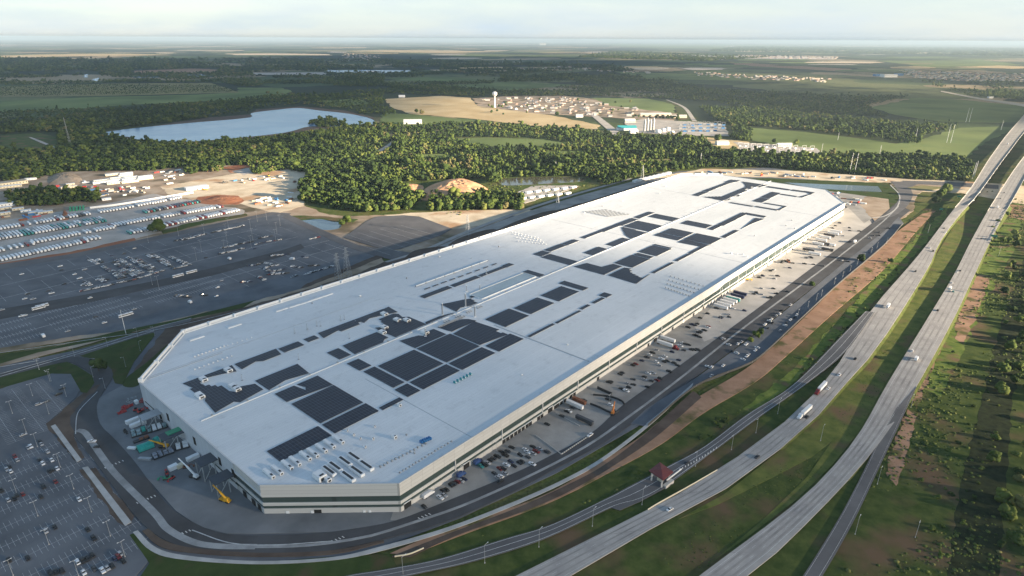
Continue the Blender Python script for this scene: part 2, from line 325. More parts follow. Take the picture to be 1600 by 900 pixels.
for i, (pts, m) in enumerate([([(205, 117), (335, 116), (335, 120.5), (208, 121.5)], m_water), ([(208, 111), (300, 107), (343, 109), (330, 116), (215, 115)], m_dirt),
        ([(512, 110), (575, 109.5), (640, 110), (642, 112.5), (580, 114), (515, 113)], m_water), ([(131, 117), (137, 116), (136, 122), (132, 121)], m_water), ([(146, 124), (155, 121), (153, 128), (147, 128)], m_water),
        ([(395, 114), (505, 113), (510, 117), (400, 117)], m_gravel), ([(0, 87), (120, 84), (200, 84), (270, 86), (120, 88), (0, 90)], m_wheat), ([(350, 83.8), (430, 83.4), (510, 84.6), (520, 86.5), (430, 86), (370, 86.2)], m_sand),
        ([(515, 79.5), (600, 78), (700, 79), (790, 81), (700, 82.5), (560, 81.5)], m_wheat), ([(900, 83), (1000, 82.4), (1100, 84.4), (1060, 86), (960, 85)], m_wheat), ([(1140, 97), (1330, 108), (1320, 112), (1150, 102)], m_dirt),
        ([(1060, 84), (1190, 89), (1310, 90), (1300, 93), (1100, 91)], m_gravel), ([(600, 123), (700, 120), (780, 127), (690, 130)], m_field), ([(960, 112), (1150, 118), (1190, 126), (1010, 124)], m_field),
        ([(680, 135), (800, 128), (900, 133), (800, 142)], m_field), ([(1370, 95), (1530, 93), (1600, 102), (1450, 105)], m_field), ([(930, 68), (1150, 70), (1500, 78), (1300, 80), (980, 74)], m_field),
        ([(1490, 105), (1560, 102.5), (1650, 106), (1580, 107.5)], m_wheat), ([(500, 158), (560, 155), (582, 163), (520, 168)], m_field)]):
    sheet('far_water' if m is m_water else 'distant_field', pts, .9 + .05 * i, m)
PR = random.Random(21)
for i in range(120):
    x_ = PR.uniform(-60, 1660); y_ = 67 + 44 * PR.random() ** 1.3; hw_ = PR.uniform(12, 70); hh = (y_ - 60) * PR.uniform(.015, .045); mm = PR.choice([m_field, m_field, m_wheat, m_gravel, m_sand, m_grass, m_median0, m_median0])
    if 330 < x_ < 700 and y_ > 104: continue
    pp = [(x_ + hw_ * math.cos(a_) * PR.uniform(.75, 1.1), y_ + hh * math.copysign(abs(math.sin(a_)) ** .6, math.sin(a_)) * PR.uniform(.7, 1.1)) for a_ in np.arange(9) * 2 * math.pi / 9]
    sheet('distant_field', pp, 2.0 + .03 * i, mm)
sheet('village_ground', [(738, 154), (800, 150), (880, 150), (930, 155), (950, 165), (1060, 178), (1052, 192), (985, 186), (900, 181), (840, 178), (748, 166)], 1.0, m_work)
sheet('substation_yard', [(975, 191), (1010, 186), (1130, 194), (1140, 213), (1060, 212), (985, 207)], 1.0, m_gravel)
sheet('pale_yard', [(1146, 222), (1200, 226), (1276, 232), (1284, 241), (1230, 242), (1160, 235)], 1.0, m_gravel)
sheet('scrub_field', [(1098, 214), (1170, 222), (1180, 234), (1120, 232)], .9, m_wheat)
sheet('wood_clearing', [(930, 249), (1000, 250), (1060, 248), (1106, 252), (1050, 256), (985, 255), (940, 254)], .52, m_median0)
sheet('wood_clearing', [(640, 243), (690, 240), (720, 244), (680, 249)], .54, m_field)
sheet('wood_clearing', [(850, 238), (900, 236), (930, 241), (880, 244)], .56, m_field)
sheet('wood_clearing', [(690, 218), (760, 215), (850, 218), (900, 226), (850, 230), (740, 228)], .5, m_field)
for nm, a, b in (('village_road', [(905, 168), (920, 178), (950, 204), (958, 212)], [(912, 168), (930, 178), (962, 202), (972, 212)]), ('wood_track', [(586, 238), (600, 230), (612, 222)], [(594, 239), (606, 231), (617, 223)]),
                 ('far_highway', [(1470, 142), (1530, 153), (1600, 163), (1700, 184)], [(1470, 143.5), (1530, 155.5), (1600, 167), (1700, 190)]), ('levee_track', [(1040, 156), (1066, 168), (1082, 190)], [(1043, 156), (1071, 168), (1089, 190)]),
                 ('clearing_track', [(45, 215), (60, 222), (88, 233)], [(49, 215), (65, 221), (91, 232)])):
    strip(nm, a, b, 1.2, m_gravel, 24)

# ---------------------------------------------------------------- construction site and lots, left
sheet('site_ground', [(-60, 292), (0, 280), (60, 276), (110, 268), (230, 266), (300, 258), (400, 250), (490, 248), (496, 262), (474, 280), (476, 322), (520, 338), (640, 336), (700, 330), (820, 326), (838, 330), (760, 356), (640, 410), (580, 400), (440, 332), (380, 342), (240, 372), (0, 418), (-120, 440)], .25, m_work)
sheet('sand_flat', [(250, 292), (330, 278), (420, 262), (488, 262), (476, 284), (474, 322), (430, 334), (380, 320), (330, 308), (300, 312), (262, 304)], .35, m_sand)
sheet('red_earth_bank', [(310, 308), (340, 305), (372, 306), (382, 314), (370, 320), (330, 320), (300, 317)], .42, m_reddirt)
sheet('red_track', [(348, 262), (400, 253), (488, 249), (490, 254), (420, 262), (360, 270)], .42, m_reddirt)
sheet('white_pad', [(362, 268), (420, 257), (492, 255), (486, 260), (420, 263), (382, 274)], .44, m_gravel)
sheet('trailer_yard', [(-120, 372), (0, 345), (150, 322), (240, 303), (330, 318), (380, 328), (382, 336), (300, 352), (240, 366), (110, 400), (0, 416), (-120, 440)], .38, m_gravel)
sheet('cleared_slope', [(600, 336), (700, 330), (826, 327), (838, 332), (760, 352), (690, 360), (640, 352)], .36, m_sand)
sheet('pond_bank', [(440, 336), (520, 336), (548, 340), (552, 350), (590, 352), (560, 362), (515, 366), (470, 358)], .45, m_work)
sheet('bank_grass', [(442, 337), (500, 338), (560, 343), (552, 348), (500, 346), (465, 347)], .48, m_grass)
ssheet('pond', [(471, 345), (500, 343), (520, 347), (533, 349), (530, 357), (510, 360), (492, 356)], .6, m_pond, 70)
sheet('creek_ground', [(760, 262), (900, 258), (960, 262), (900, 296), (830, 300), (780, 290)], .3, m_grass)
ssheet('creek', [(785, 280), (830, 277), (880, 277), (915, 279), (905, 284), (860, 287), (800, 290), (780, 288)], .5, m_muddy, 70)
sheet('storage_yard', [(806, 302), (830, 291), (880, 290), (905, 291), (880, 300), (820, 318)], .5, m_gravel)
sheet('left_verge_strip', [(-120, 392 + 44), (0, 421), (110, 400), (180, 388), (208, 379), (210, 372), (110, 394), (0, 412), (-120, 432)], .5, m_reddirt)
sheet('east_verge_strip', [(255, 366), (320, 350), (386, 338), (384, 334), (320, 344), (250, 360)], .5, m_grass)
# big left car park
sheet('left_car_park', [(-140, 445), (0, 420), (110, 402), (210, 380), (380, 344), (420, 334), (452, 336), (500, 358), (560, 384), (596, 404), (480, 452), (330, 492), (220, 516), (100, 530), (0, 546), (-140, 574)], .7, m_asph)
sheet('left_access_road', [(-140, 436), (0, 414), (110, 398), (215, 376), (380, 341), (425, 332), (455, 334), (450, 338), (425, 336), (382, 346), (215, 382), (110, 404), (0, 422), (-140, 447)], .8, m_asphb)
sheet('bus_lane', [(-140, 512), (0, 484), (130, 462), (240, 440), (330, 420), (440, 392), (470, 382), (476, 388), (440, 402), (330, 432), (240, 451), (130, 476), (0, 500), (-140, 528)], .8, m_asphd)
sheet('lot_junction', [(452, 336), (480, 350), (560, 384), (660, 398), (720, 372), (800, 338), (830, 336), (760, 366), (700, 392), (640, 412), (590, 402), (540, 386), (440, 340)], .85, m_asphb)
strip('west_road', [(620, 412), (680, 388), (740, 362), (820, 333), (900, 308), (1000, 281)], [(660, 412), (700, 398), (780, 364), (860, 335), (930, 312), (1012, 285)], .9, m_yard, 50)
strip('west_lane', [(600, 410), (660, 391), (720, 365), (800, 334), (880, 308), (985, 279)], [(606, 411), (666, 392.5), (726, 367), (806, 335.5), (885, 309.5), (988, 280)], 1.0, m_conc, 50)
sheet('brown_verge', [(500, 455), (560, 425), (622, 402), (642, 405), (680, 402), (600, 440), (540, 462)], .95, m_mud)
sheet('brown_verge', [(530, 440), (560, 424), (600, 403), (588, 400), (540, 420), (480, 444), (470, 452)], .95, m_mud)
ssheet('brown_island', [(632, 404), (650, 392), (690, 386), (700, 390), (680, 398), (655, 406)], 1.05, m_mud)
ssheet('brown_island', [(700, 384), (720, 372), (760, 360), (775, 361), (740, 374), (715, 383)], 1.05, m_mud)
ssheet('brown_island', [(790, 355), (806, 347), (850, 332), (870, 331), (820, 349), (800, 357)], 1.05, m_mud)
# the second car park beside the pond
sheet('mid_car_park', [(537, 372), (575, 345), (590, 339), (630, 337), (655, 339), (706, 358), (690, 368), (625, 390), (604, 392)], .9, m_asphb)
# grass and soil south of the left car park
sheet('soil_strip', [(-140, 582), (0, 552), (130, 530), (250, 512), (380, 482), (470, 456), (560, 428), (600, 410), (596, 404), (480, 450), (330, 490), (220, 514), (100, 529), (0, 545), (-140, 573)], .95, m_work)
sheet('soil_strip_grass', [(-140, 570), (0, 556), (100, 540), (180, 520), (280, 500), (400, 470), (380, 482), (250, 510), (150, 534), (60, 552), (0, 570), (-140, 600)], 1.0, m_lawn)
# building apron, service roads and lots near the camera
sheet('site_apron', [(-140, 606), (0, 573), (120, 548), (290, 500), (460, 452), (640, 412), (760, 366), (1000, 281), (1060, 268), (1200, 262), (1330, 280), (1400, 300), (1402, 330), (1300, 420), (1100, 580), (1000, 665), (870, 740), (720, 810), (600, 856), (500, 880), (250, 900), (100, 990), (-300, 1000), (-300, 700)], .62, m_asph)
sheet('wall_foot_soil', [(196, 604), (224, 560), (258, 515), (290, 500), (460, 458), (640, 414), (800, 350), (1030, 282), (1060, 276), (1060, 300), (700, 430), (300, 560), (225, 600), (208, 606)], .9, m_mud)
ssheet('wall_foot_grass', [(192, 604), (200, 590), (232, 566), (262, 540), (262, 556), (240, 580), (214, 605)], 1.08, m_lawn, 60)
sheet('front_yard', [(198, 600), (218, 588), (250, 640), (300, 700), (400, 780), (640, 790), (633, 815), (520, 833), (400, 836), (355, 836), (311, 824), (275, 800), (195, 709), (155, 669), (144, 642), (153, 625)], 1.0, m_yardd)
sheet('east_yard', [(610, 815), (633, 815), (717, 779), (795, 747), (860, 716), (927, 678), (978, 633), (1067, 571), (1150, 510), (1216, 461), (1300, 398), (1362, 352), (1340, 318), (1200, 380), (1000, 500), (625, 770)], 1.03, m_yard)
sheet('far_yard', [(1085, 512), (1100, 535), (1130, 524), (1150, 508), (1216, 459), (1300, 396), (1362, 350), (1340, 318), (1200, 380)], 1.05, m_pale)  # bright sheet: sunlight painted on the yard beyond the shade edge
sheet('west_lawn', [(120, 556), (240, 521), (243, 524), (210, 566), (192, 602), (180, 600), (172, 580), (150, 564)], 1.0, m_lawn)
sheet('west_lawn', [(-140, 628), (0, 592), (75, 573), (105, 567), (120, 573), (144, 588), (148, 600), (136, 616), (127, 614), (111, 586), (82, 585), (0, 609), (-140, 655)], 1.16, m_lawn)
sheet('soil_strip', [(-140, 612), (0, 574), (130, 541), (240, 508), (330, 486), (250, 512), (130, 534), (0, 556), (-140, 590)], .98, m_work)
sheet('gate_road', [(-140, 622), (0, 584), (130, 548), (240, 514), (300, 498), (298, 503), (240, 519), (130, 556), (0, 594), (-140, 634)], 1.05, m_asphb)
sheet('near_car_park', [(-300, 760), (-100, 640), (0, 610), (64, 585), (110, 586), (128, 606), (120, 622), (80, 658), (75, 670), (120, 726), (200, 820), (232, 880), (210, 905), (150, 1000), (-300, 1000)], 1.05, m_asph)
sheet('near_green', [(203, 838), (218, 832), (240, 862), (290, 874), (420, 880), (520, 872), (600, 868), (610, 868), (640, 920), (600, 990), (150, 990), (222, 900), (234, 882)], 1.1, m_lawn)
strip('garden_path', [(208, 834), (235, 862), (280, 876), (400, 884), (520, 878), (600, 862), (703, 831), (806, 791), (885, 755), (944, 721), (1012, 669), (1081, 606)], [(216, 831), (243, 857), (288, 870), (400, 879), (520, 873), (600, 855), (703, 825), (806, 785), (885, 749), (944, 715), (1012, 663), (1083, 600)], 1.25, m_kerb, 100)
strip('planting_bed', [(222, 832), (250, 856), (300, 866), (400, 872), (520, 868), (600, 850)], [(232, 828), (256, 846), (300, 858), (400, 866), (520, 862), (600, 846)], 1.2, m_mud, 60)
strip('bed_soil', [(610, 872), (700, 836), (806, 796), (885, 760), (944, 728), (1012, 676), (1083, 612)], [(640, 872), (720, 836), (830, 796), (900, 764), (970, 722), (1030, 680), (1096, 622)], .9, m_mud, 60)
# left service road with its planted island and path
for nm, pts, m, z in (('soil_bed', [(72, 664), (84, 656), (120, 624), (150, 604), (158, 602), (120, 640), (110, 655), (118, 690), (132, 716), (120, 722), (100, 700)], m_mud, 1.15), ('pavement', [(80, 668), (87, 665), (128, 720), (121, 724)], m_kerb, 1.25),
        ('soil_bed', [(124, 736), (150, 733), (210, 808), (196, 824), (184, 818)], m_mud, 1.15), ('pavement', [(129, 733), (138, 731), (206, 818), (196, 824)], m_kerb, 1.25)):
    sheet(nm, pts, z, m)
ring_o = [(-140, 648), (0, 603), (60, 583), (110, 572), (140, 573), (158, 583), (166, 600), (150, 622), (138, 640), (140, 660), (165, 692), (200, 735), (252, 798), (300, 828), (360, 846), (420, 850), (500, 846), (600, 824), (660, 808)]
strip('service_road', [(-140, 618), (0, 586), (60, 570), (105, 560), (140, 561), (170, 574), (177, 590), (163, 612), (152, 634), (157, 664), (178, 686), (210, 722), (262, 790), (306, 820), (355, 836), (420, 837), (500, 834), (600, 815), (633, 815)][:14] + [(355, 837), (430, 838), (520, 833), (610, 818), (703, 783), (795, 745), (860, 714), (927, 676), (978, 631), (1067, 569), (1150, 508), (1216, 459), (1300, 396), (1362, 350), (1400, 318)],
      [(-140, 625), (0, 593), (75, 573), (105, 567), (122, 573), (140, 583), (148, 597), (136, 616), (106, 642), (104, 664), (124, 692), (160, 738), (215, 812), (262, 848), (311, 862), (360, 869), (440, 870), (520, 862), (610, 842), (703, 815), (795, 774), (870, 733), (940, 696), (1000, 655), (1085, 592), (1180, 522), (1240, 474), (1316, 414), (1384, 360), (1422, 330)], 1.12, m_asphd, 160)
# east car park in front of the building and pavement
sheet('east_car_park', [(985, 664), (1010, 640), (1085, 594), (1180, 524), (1240, 476), (1316, 414), (1384, 360), (1404, 340), (1412, 350), (1380, 384), (1310, 444), (1250, 500), (1190, 556), (1160, 574), (1120, 592), (1085, 604), (1010, 668)], 1.14, m_asph)
sheet('north_earth_yard', [(1340, 318), (1384, 290), (1410, 284), (1480, 286), (1482, 292), (1440, 300), (1430, 312), (1428, 330), (1404, 347), (1372, 352)], 1.10, m_work)
strip('north_gate_road', [(1362, 350), (1392, 328), (1405, 308), (1398, 292), (1392, 284)], [(1398, 338), (1418, 322), (1426, 306), (1424, 294), (1440, 286)], 1.2, m_asphb, 40)
strip('north_gate_road', [(1410, 283), (1480, 285), (1560, 290)], [(1412, 287), (1478, 291), (1560, 296)], 1.24, m_asphb, 30)
sheet('grass_island', [(1418, 294), (1440, 290.5), (1470, 293), (1462, 297), (1434, 298.5)], 1.28, m_median0)
sheet('north_yard', [(1290, 296), (1330, 300), (1388, 312), (1392, 322), (1350, 350), (1330, 330)], 1.05, m_yard)
strip('north_path', [(1362, 341), (1382, 338), (1400, 325), (1404, 306), (1390, 290)], [(1362.5, 341.6), (1383, 338.8), (1402, 325.4), (1406, 306), (1392, 290)], 1.3, m_kerb, 30)
sheet('north_earth', [(1010, 280), (1100, 264), (1250, 268), (1390, 278), (1500, 283), (1600, 291), (1700, 300), (1690, 330), (1600, 320), (1500, 302), (1440, 300), (1390, 286), (1300, 283), (1200, 277), (1060, 276)], .8, m_sand)
sheet('basin_bank', [(1130, 280), (1200, 279), (1385, 287), (1412, 300), (1404, 330), (1390, 328), (1388, 312), (1300, 300)], 1.1, m_lawn)
sheet('basin_water', [(1225, 286), (1280, 288.5), (1372, 292), (1378, 301), (1330, 299), (1270, 295)], 1.3, m_pond)
# ---------------------------------------------------------------- dirt track, verges and highway
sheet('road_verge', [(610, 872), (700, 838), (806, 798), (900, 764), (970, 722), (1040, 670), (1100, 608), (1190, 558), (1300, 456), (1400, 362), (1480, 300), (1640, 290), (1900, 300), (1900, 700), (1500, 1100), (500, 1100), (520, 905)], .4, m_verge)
strip('dirt_track', [(610, 866), (700, 828), (850, 775), (940, 722), (1000, 684), (1040, 652), (1100, 616), (1180, 566), (1270, 484), (1320, 434), (1390, 372), (1440, 335)], [(640, 870), (720, 838), (860, 786), (955, 738), (1035, 694), (1100, 646), (1180, 598), (1230, 556), (1300, 492), (1380, 422), (1432, 362), (1462, 330)], .8, m_dirt, 90)
m_median = mat('median_grass', (.07, .098, .022), .95, c2=(.155, .165, .045), scale=.08, detail=9, spec=.1, c3=(.15, .10, .055), s3=.03, lo3=.52, hi3=.66)  # median grass with sunlight put into a brighter colour
# highways
HWL_l = [(640, 1060), (730, 960), (805, 900), (1000, 808), (1100, 750), (1180, 697), (1231, 657), (1273, 617), (1317, 560), (1359, 489), (1418, 420), (1446, 386, 1), (1483, 337, 4), (1518, 293, 8), (1552, 240, 8), (1590, 192, 6), (1640, 140, 2), (1700, 96)]
HWL_r = [(760, 1060), (840, 955), (891, 900), (1000, 838), (1100, 787), (1183, 733), (1227, 697), (1267, 663), (1320, 603), (1378, 534), (1450, 420), (1468, 380, 1), (1500, 336, 4), (1530, 302, 8), (1576, 239, 8), (1614, 192, 6), (1665, 140, 2), (1730, 96)]
HWR_l = [(900, 1060), (1000, 975), (1100, 897), (1233, 797), (1300, 733), (1346, 673), (1387, 600), (1446, 504), (1491, 429), (1520, 372, 1), (1556, 310, 6), (1602, 243, 8), (1650, 190, 7), (1720, 130, 2)]
HWR_r = [(990, 1060), (1090, 965), (1173, 898), (1227, 853), (1330, 747), (1390, 672), (1435, 600), (1491, 497), (1525, 425), (1552, 368, 1), (1584, 310, 6), (1625, 243, 8), (1676, 190, 7), (1752, 130, 2)]
def lift(E):
    return [(e[0], e[1], max(e[2] if len(e) > 2 else 0, min(1.5, max(0.0, (760 - e[1]) / 120)))) for e in E]
HWL_l, HWL_r, HWR_l, HWR_r = map(lift, (HWL_l, HWL_r, HWR_l, HWR_r))
RMP_l = [(1180, 1010), (1257, 898), (1313, 807), (1348, 740), (1372, 690, .7), (1400, 640, 1.3)]
RMP_r = [(1215, 1010), (1287, 898), (1333, 817), (1373, 733), (1398, 680, .8), (1432, 606, 1.7)]
FRT_l = [(380, 960), (520, 908), (600, 893), (687, 876), (787, 845), (862, 822), (950, 780), (980, 764), (1045, 730), (1100, 700), (1167, 650), (1240, 602), (1310, 531, 1.6), (1352, 488, 2.5)]
FRT_r = [(400, 985), (540, 925), (650, 900), (740, 880), (850, 845), (957, 795), (1000, 783), (1040, 762), (1118, 705), (1182, 657), (1262, 600), (1321, 551, 1.7), (1366, 490, 2.5)]
sheet('median_grass', [(1227, 697), (1267, 663), (1320, 603), (1378, 534), (1450, 420), (1500, 336), (1530, 302), (1556, 310), (1520, 372), (1446, 504), (1387, 600), (1346, 670), (1300, 728), (1240, 785), (1165, 842), (1105, 885), (1190, 815), (1262, 745), (1300, 690), (1268, 715), (1205, 748), (1120, 790), (1060, 812), (1130, 774), (1183, 733)], .55, m_median)  # brighter sheet paints the sun on the upper median, fingering out below
_, A1, B1 = strip('highway', HWL_l, HWL_r, 1.6, m_conc, 200, .5)
_, A2, B2 = strip('highway', HWR_l, HWR_r, 1.6, m_conc, 200, .5)
_, A3, B3 = strip('exit_ramp', RMP_l, RMP_r, 1.4, m_asphb, 60)
_, A4, B4 = strip('frontage_road', FRT_l, FRT_r, 1.4, m_asphb, 120)
sheet('worn_lay_by', [(968, 800), (1000, 786), (1052, 758), (1036, 764), (990, 778), (960, 788), (944, 792)], 1.35, m_asphb)

pm = MB()
for A, B, ln in ((A1, B1, (.1, .9)), (A2, B2, (.13, .80))):
    for t in ln: paint(pm, A, B, t, .25, 1.63)
    for t in (.38, .62) if A is A1 else (.35, .58): paint(pm, A, B, t, .18, 1.63, (3.5, 9))
paint(pm, A4, B4, .08, .25, 1.43); paint(pm, A4, B4, .5, .25, 1.43); paint(pm, A4, B4, .92, .25, 1.43); paint(pm, A3, B3, .12, .3, 1.43); paint(pm, A3, B3, .85, .3, 1.43)
tag(pm.obj('road_markings', m_paint), kind='structure')
# tyre-darkened lanes on the concrete (real surface wear)
m_wear = mat('worn_lane', (.20, .19, .185), .85, c2=(.32, .305, .29), scale=.05, detail=7)
wm = MB()
for A, B, ts in ((A1, B1, (.24, .5, .74)), (A2, B2, (.24, .47, .7))):
    for t in ts: paint(wm, A, B, t, 2.2, 1.612)
jm = MB()
for A, B in ((A1, B1), (A2, B2)):
    acc = 0
    for i in range(1, len(A) - 1):
        acc += float(np.linalg.norm(A[i] - A[i - 1]))
        if acc > 26:
            acc = 0; d = B[i] - A[i]; l = float(np.linalg.norm(d[:2])); c = (A[i] + B[i]) / 2; jm.box((c[0], c[1], c[2] + 1.604), (l, .28, .012), math.atan2(d[1], d[0]))
tag(jm.obj('slab_joints', m_wear), kind='structure')
for nm_, P, z_ in (('left', A1, 1.5), ('right', B2, 1.5)):
    gr = MB()
    for i in range(30, len(P) - 1):
        if P[i][2] > 4.2: break
        a, b = P[i], P[i + 1]; s_ = .12; d = b - a; gr.box(((a[0] + b[0]) / 2, (a[1] + b[1]) / 2, (a[2] + b[2]) / 2 + 2.1), (float(np.linalg.norm(d[:2])) + .05, .15, .35), math.atan2(d[1], d[0])); gr.box((a[0], a[1], a[2] + 1.4), (.15, .15, .8))
    tag(gr.obj('guard_rail', m_steel), f'steel guard rail on the {nm_} outer edge of the {nm_} carriageway', 'guard rail')
tag(wm.obj('worn_lanes', m_wear), kind='structure')
# embankments and bridge decks: parapets, girders, piers
m_bank = mat('embankment_grass', (.045, .062, .016), .95, c2=(.08, .095, .028), scale=.1, detail=8, spec=.1)
for A, B in ((A1, B1), (A2, B2)):
    mb = MB(); vs = []; n = len(A)
    for i in range(n):
        d = (A[i] - B[i]); d[2] = 0; d /= np.linalg.norm(d); h = max(0.0, A[i][2]); o = min(h, 4.5) * 1.9 + 1.2
        if h > 7.3: o = -3; 
        for P, s in ((A[i], 1), (B[i], -1)): vs += [(P[0] + s * d[0] * .2, P[1] + s * d[1] * .2, P[2] + 1.0), (P[0] + s * d[0] * o, P[1] + s * d[1] * o, .3)]
    fs = []
    for i in range(n - 1):
        if A[i][2] < .05 or A[i][2] > 5.2 or A[i + 1][2] > 5.2: continue
        o = 4 * i; fs += [(o, o + 4, o + 5, o + 1), (o + 2, o + 3, o + 7, o + 6)]
    mb.add(vs, fs); tag(mb.obj('embankment', m_bank), kind='structure')
    br = empty('highway_bridge', (0, 0, 0), 0, ('left' if A is A1 else 'right') + '-hand concrete highway bridge with white parapets over the railway and dirt road', 'bridge', 'twin highway bridges')
    for P, s, Q in ((A, 1, B), (B, -1, A)):
        mb = MB()
        for i in range(n - 1):
            if A[i][2] < 4.2: continue
            a, b = P[i], P[i + 1]; d = b - a; l = float(np.linalg.norm(d[:2])); mb_c = (a + b) / 2
            mb.box((mb_c[0], mb_c[1], mb_c[2] + 1.6), (l + .05, .4, 1.1), math.atan2(d[1], d[0]))
        mb.obj('parapet', m_kerb, br)
    gd = MB()
    for i in range(n - 1):
        if A[i][2] < 5: continue
        for t in (.08, .36, .64, .92):
            a = A[i] * (1 - t) + B[i] * t; b = A[i + 1] * (1 - t) + B[i + 1] * t; d = b - a; c = (a + b) / 2
            gd.box((c[0], c[1], c[2] - .5), (float(np.linalg.norm(d[:2])) + .05, .6, 1.55), math.atan2(d[1], d[0]))
    gd.obj('girder', m_kerb, br)
    last = -1e9; acc = 0
    for i in range(1, n):
        acc += np.linalg.norm(A[i] - A[i - 1])
        if A[i][2] > 5.5 and acc - last > 34:
            last = acc; pr = MB(); d = B[i] - A[i]; rz = math.atan2(d[1], d[0]); c = (A[i] + B[i]) / 2; wd = float(np.linalg.norm(d[:2]))
            pr.box((c[0], c[1], c[2] - 1.9), (wd * .95, 1.6, 1.3), rz)
            for t in (.15, .5, .85): q = A[i] * (1 - t) + B[i] * t; pr.tube((q[0], q[1], 0), (q[0], q[1], q[2] - 1.8), .6, n=8)
            pr.obj('pier', m_kerb, br)
# perimeter road centre kerb and markings
def rline(pts, z, wd, n=120):
    P = spline([G(a, b, z) for a, b in pts], n); mb = MB(); D = np.gradient(P, axis=0); N = np.stack([-D[:, 1], D[:, 0]], 1); N /= np.linalg.norm(N, axis=1)[:, None]
    vs = []
    for p, q in zip(P, N): vs += [(p[0] + q[0] * wd / 2, p[1] + q[1] * wd / 2, z), (p[0] - q[0] * wd / 2, p[1] - q[1] * wd / 2, z), (p[0] + q[0] * wd / 2, p[1] + q[1] * wd / 2, z - .2), (p[0] - q[0] * wd / 2, p[1] - q[1] * wd / 2, z - .2)]
    fs = []
    for i in range(n - 1): o = 4 * i; fs += [(o, o + 4, o + 5, o + 1), (o, o + 2, o + 6, o + 4), (o + 1, o + 5, o + 7, o + 3)]
    mb.add(vs, fs); return mb
cl = [(120, 672), (133, 676), (150, 700), (180, 740), (240, 800), (262, 826), (300, 846), (340, 853), (400, 854), (480, 852), (560, 841), (600, 831), (640, 818), (717, 792), (800, 756), (870, 722), (927, 690), (978, 654), (1060, 593), (1167, 508), (1300, 409), (1376, 349), (1404, 322)]
k1 = rline(cl, 1.22, 2.0); k2 = rline(cl[:9], 1.21, 4.0); k1.add(k2.v, k2.f); tag(k1.obj('centre_kerb', mat('weathered_kerb', (.27, .28, .285), .85, var=.25, scale=.08)), kind='structure')
kk = MB()
for pts in ([(118, 678), (120, 650), (128, 636), (152, 612)], [(0, 588), (130, 550), (240, 517)], [(0, 584), (130, 547), (240, 512.5), (298, 497)], [(300, 828), (360, 848), (430, 851), (520, 845)],
            [(0, 551), (130, 532), (250, 514), (380, 484), (470, 458), (560, 430)], [(625, 774), (640, 790), (700, 760)][:2], [(1010, 662), (1085, 603)], [(0, 573), (60, 563)]):
    q = rline(pts, 1.3, .5, 50); kk.add(q.v, q.f)
tag(kk.obj('kerb_lines', m_fpaint), kind='structure')
# yard edge dashes and lane paint
ym = MB()
for px0, px1, n, wd, ln in (((877, 712), (922, 682), 15, .8, 1.5), ((836, 682), (877, 712), 22, .6, 1.3), ((868, 647), (906, 668), 14, .6, 1.3)):
    a = np.array(G(*px0)); b = np.array(G(*px1)); d = (b - a); rz = math.atan2(d[1], d[0])
    BM = MB(); BM.box((0, 0, 0), (ln, wd, .75), 0, top=.8); BM = BM.mesh('concrete_barrier', m_kerb); sd_ = {15: 'outer', 22: 'near', 14: 'far'}[n]
    for i in range(n): c = a + d * (i + .5) / n; tag(inst(BM, 'concrete_barrier', (c[0], c[1], 1.0), rz), f'small white concrete barrier in the line on the {sd_} side of the empty loading yard', 'barrier', f'barrier line on the {sd_} side of the empty yard')
cw = MB()
for px, py, nn in ((165, 733, 6), (215, 788, 6), (275, 840, 5), (655, 812, 4), (520, 848, 4)):
    for i in range(nn):
        c = G(px + i * 5.5, py - i * 2.2, 0); cw.box((c[0], c[1], 1.12), (.5, 2.0, .03), TH + .1)
# car-park markings: rows of stalls in the building's own axes
lm = MB()
def stalls(u0, u1, v, z=1.08, step=2.8, ln=5.0, along='u', both=True, wd=.16, mb=lm):
    if along == 'u':
        uvline(mb, u0, v, u1, v, wd, z); k = u0
        while k <= u1: uvline(mb, k, v - (ln if both else 0), k, v + ln, wd * .8, z + .003); k += step
    else:
        uvline(mb, v, u0, v, u1, wd, z); k = u0
        while k <= u1: uvline(mb, v - (ln if both else 0), k, v + ln, k, wd * .8, z + .003); k += step
NEAR_ROWS = [(-300, -106, 253), (-300, -104, 237), (-300, -100, 219), (-300, -98, 201), (-300, -97, 183), (-300, -97, 165), (-300, -98, 147), (-300, -100, 129), (-300, -104, 111), (-300, -110, 93)]
NEAR_COLS = [(262, 352, -102), (262, 352, -119), (262, 352, -136), (262, 352, -153), (262, 352, -170)]
for u0, u1, v in NEAR_ROWS[1:]: stalls(u0, u1, v)
for v0, v1, u in NEAR_COLS: stalls(v0, v1, u, along='v')
LEFT_V = [456, 474, 492, 511, 530]
for v in LEFT_V[:4]:
    for u0, u1 in ((-160, -72), (-60, 20), (34, 110)): stalls(u0, u1, v, z=.74, wd=.3, step=3)
for u0, u1, v in ((-160, 290, 511), (-160, 290, 474), (-160, 250, 594), (-160, 250, 641), (-40, 270, 560)): uvline(lm, u0, v, u1, v, .55, .76)
for u in range(-140, 280, 22):
    uvline(lm, u, 580, u, 628, .25, .75); uvline(lm, u, 655, u, 690 if u < 220 else 660, .25, .75)
    if u > 110: uvline(lm, u, 425 if u < 270 else 440, u, 505, .3, .75)
for v0, v1 in ((405, 520),):
    for u in range(306, 420, 17): uvline(lm, u, 392 if u < 330 else 370, u, 520 - (u - 306) * .25, .35, .94)
tag(lm.obj('parking_markings', m_fpaint), kind='structure')
tag(cw.obj('crossing_marks', m_paint), kind='structure')

# ================================================================ the factory
LB, WB, CH = 1020.0, 311.0, 58.0
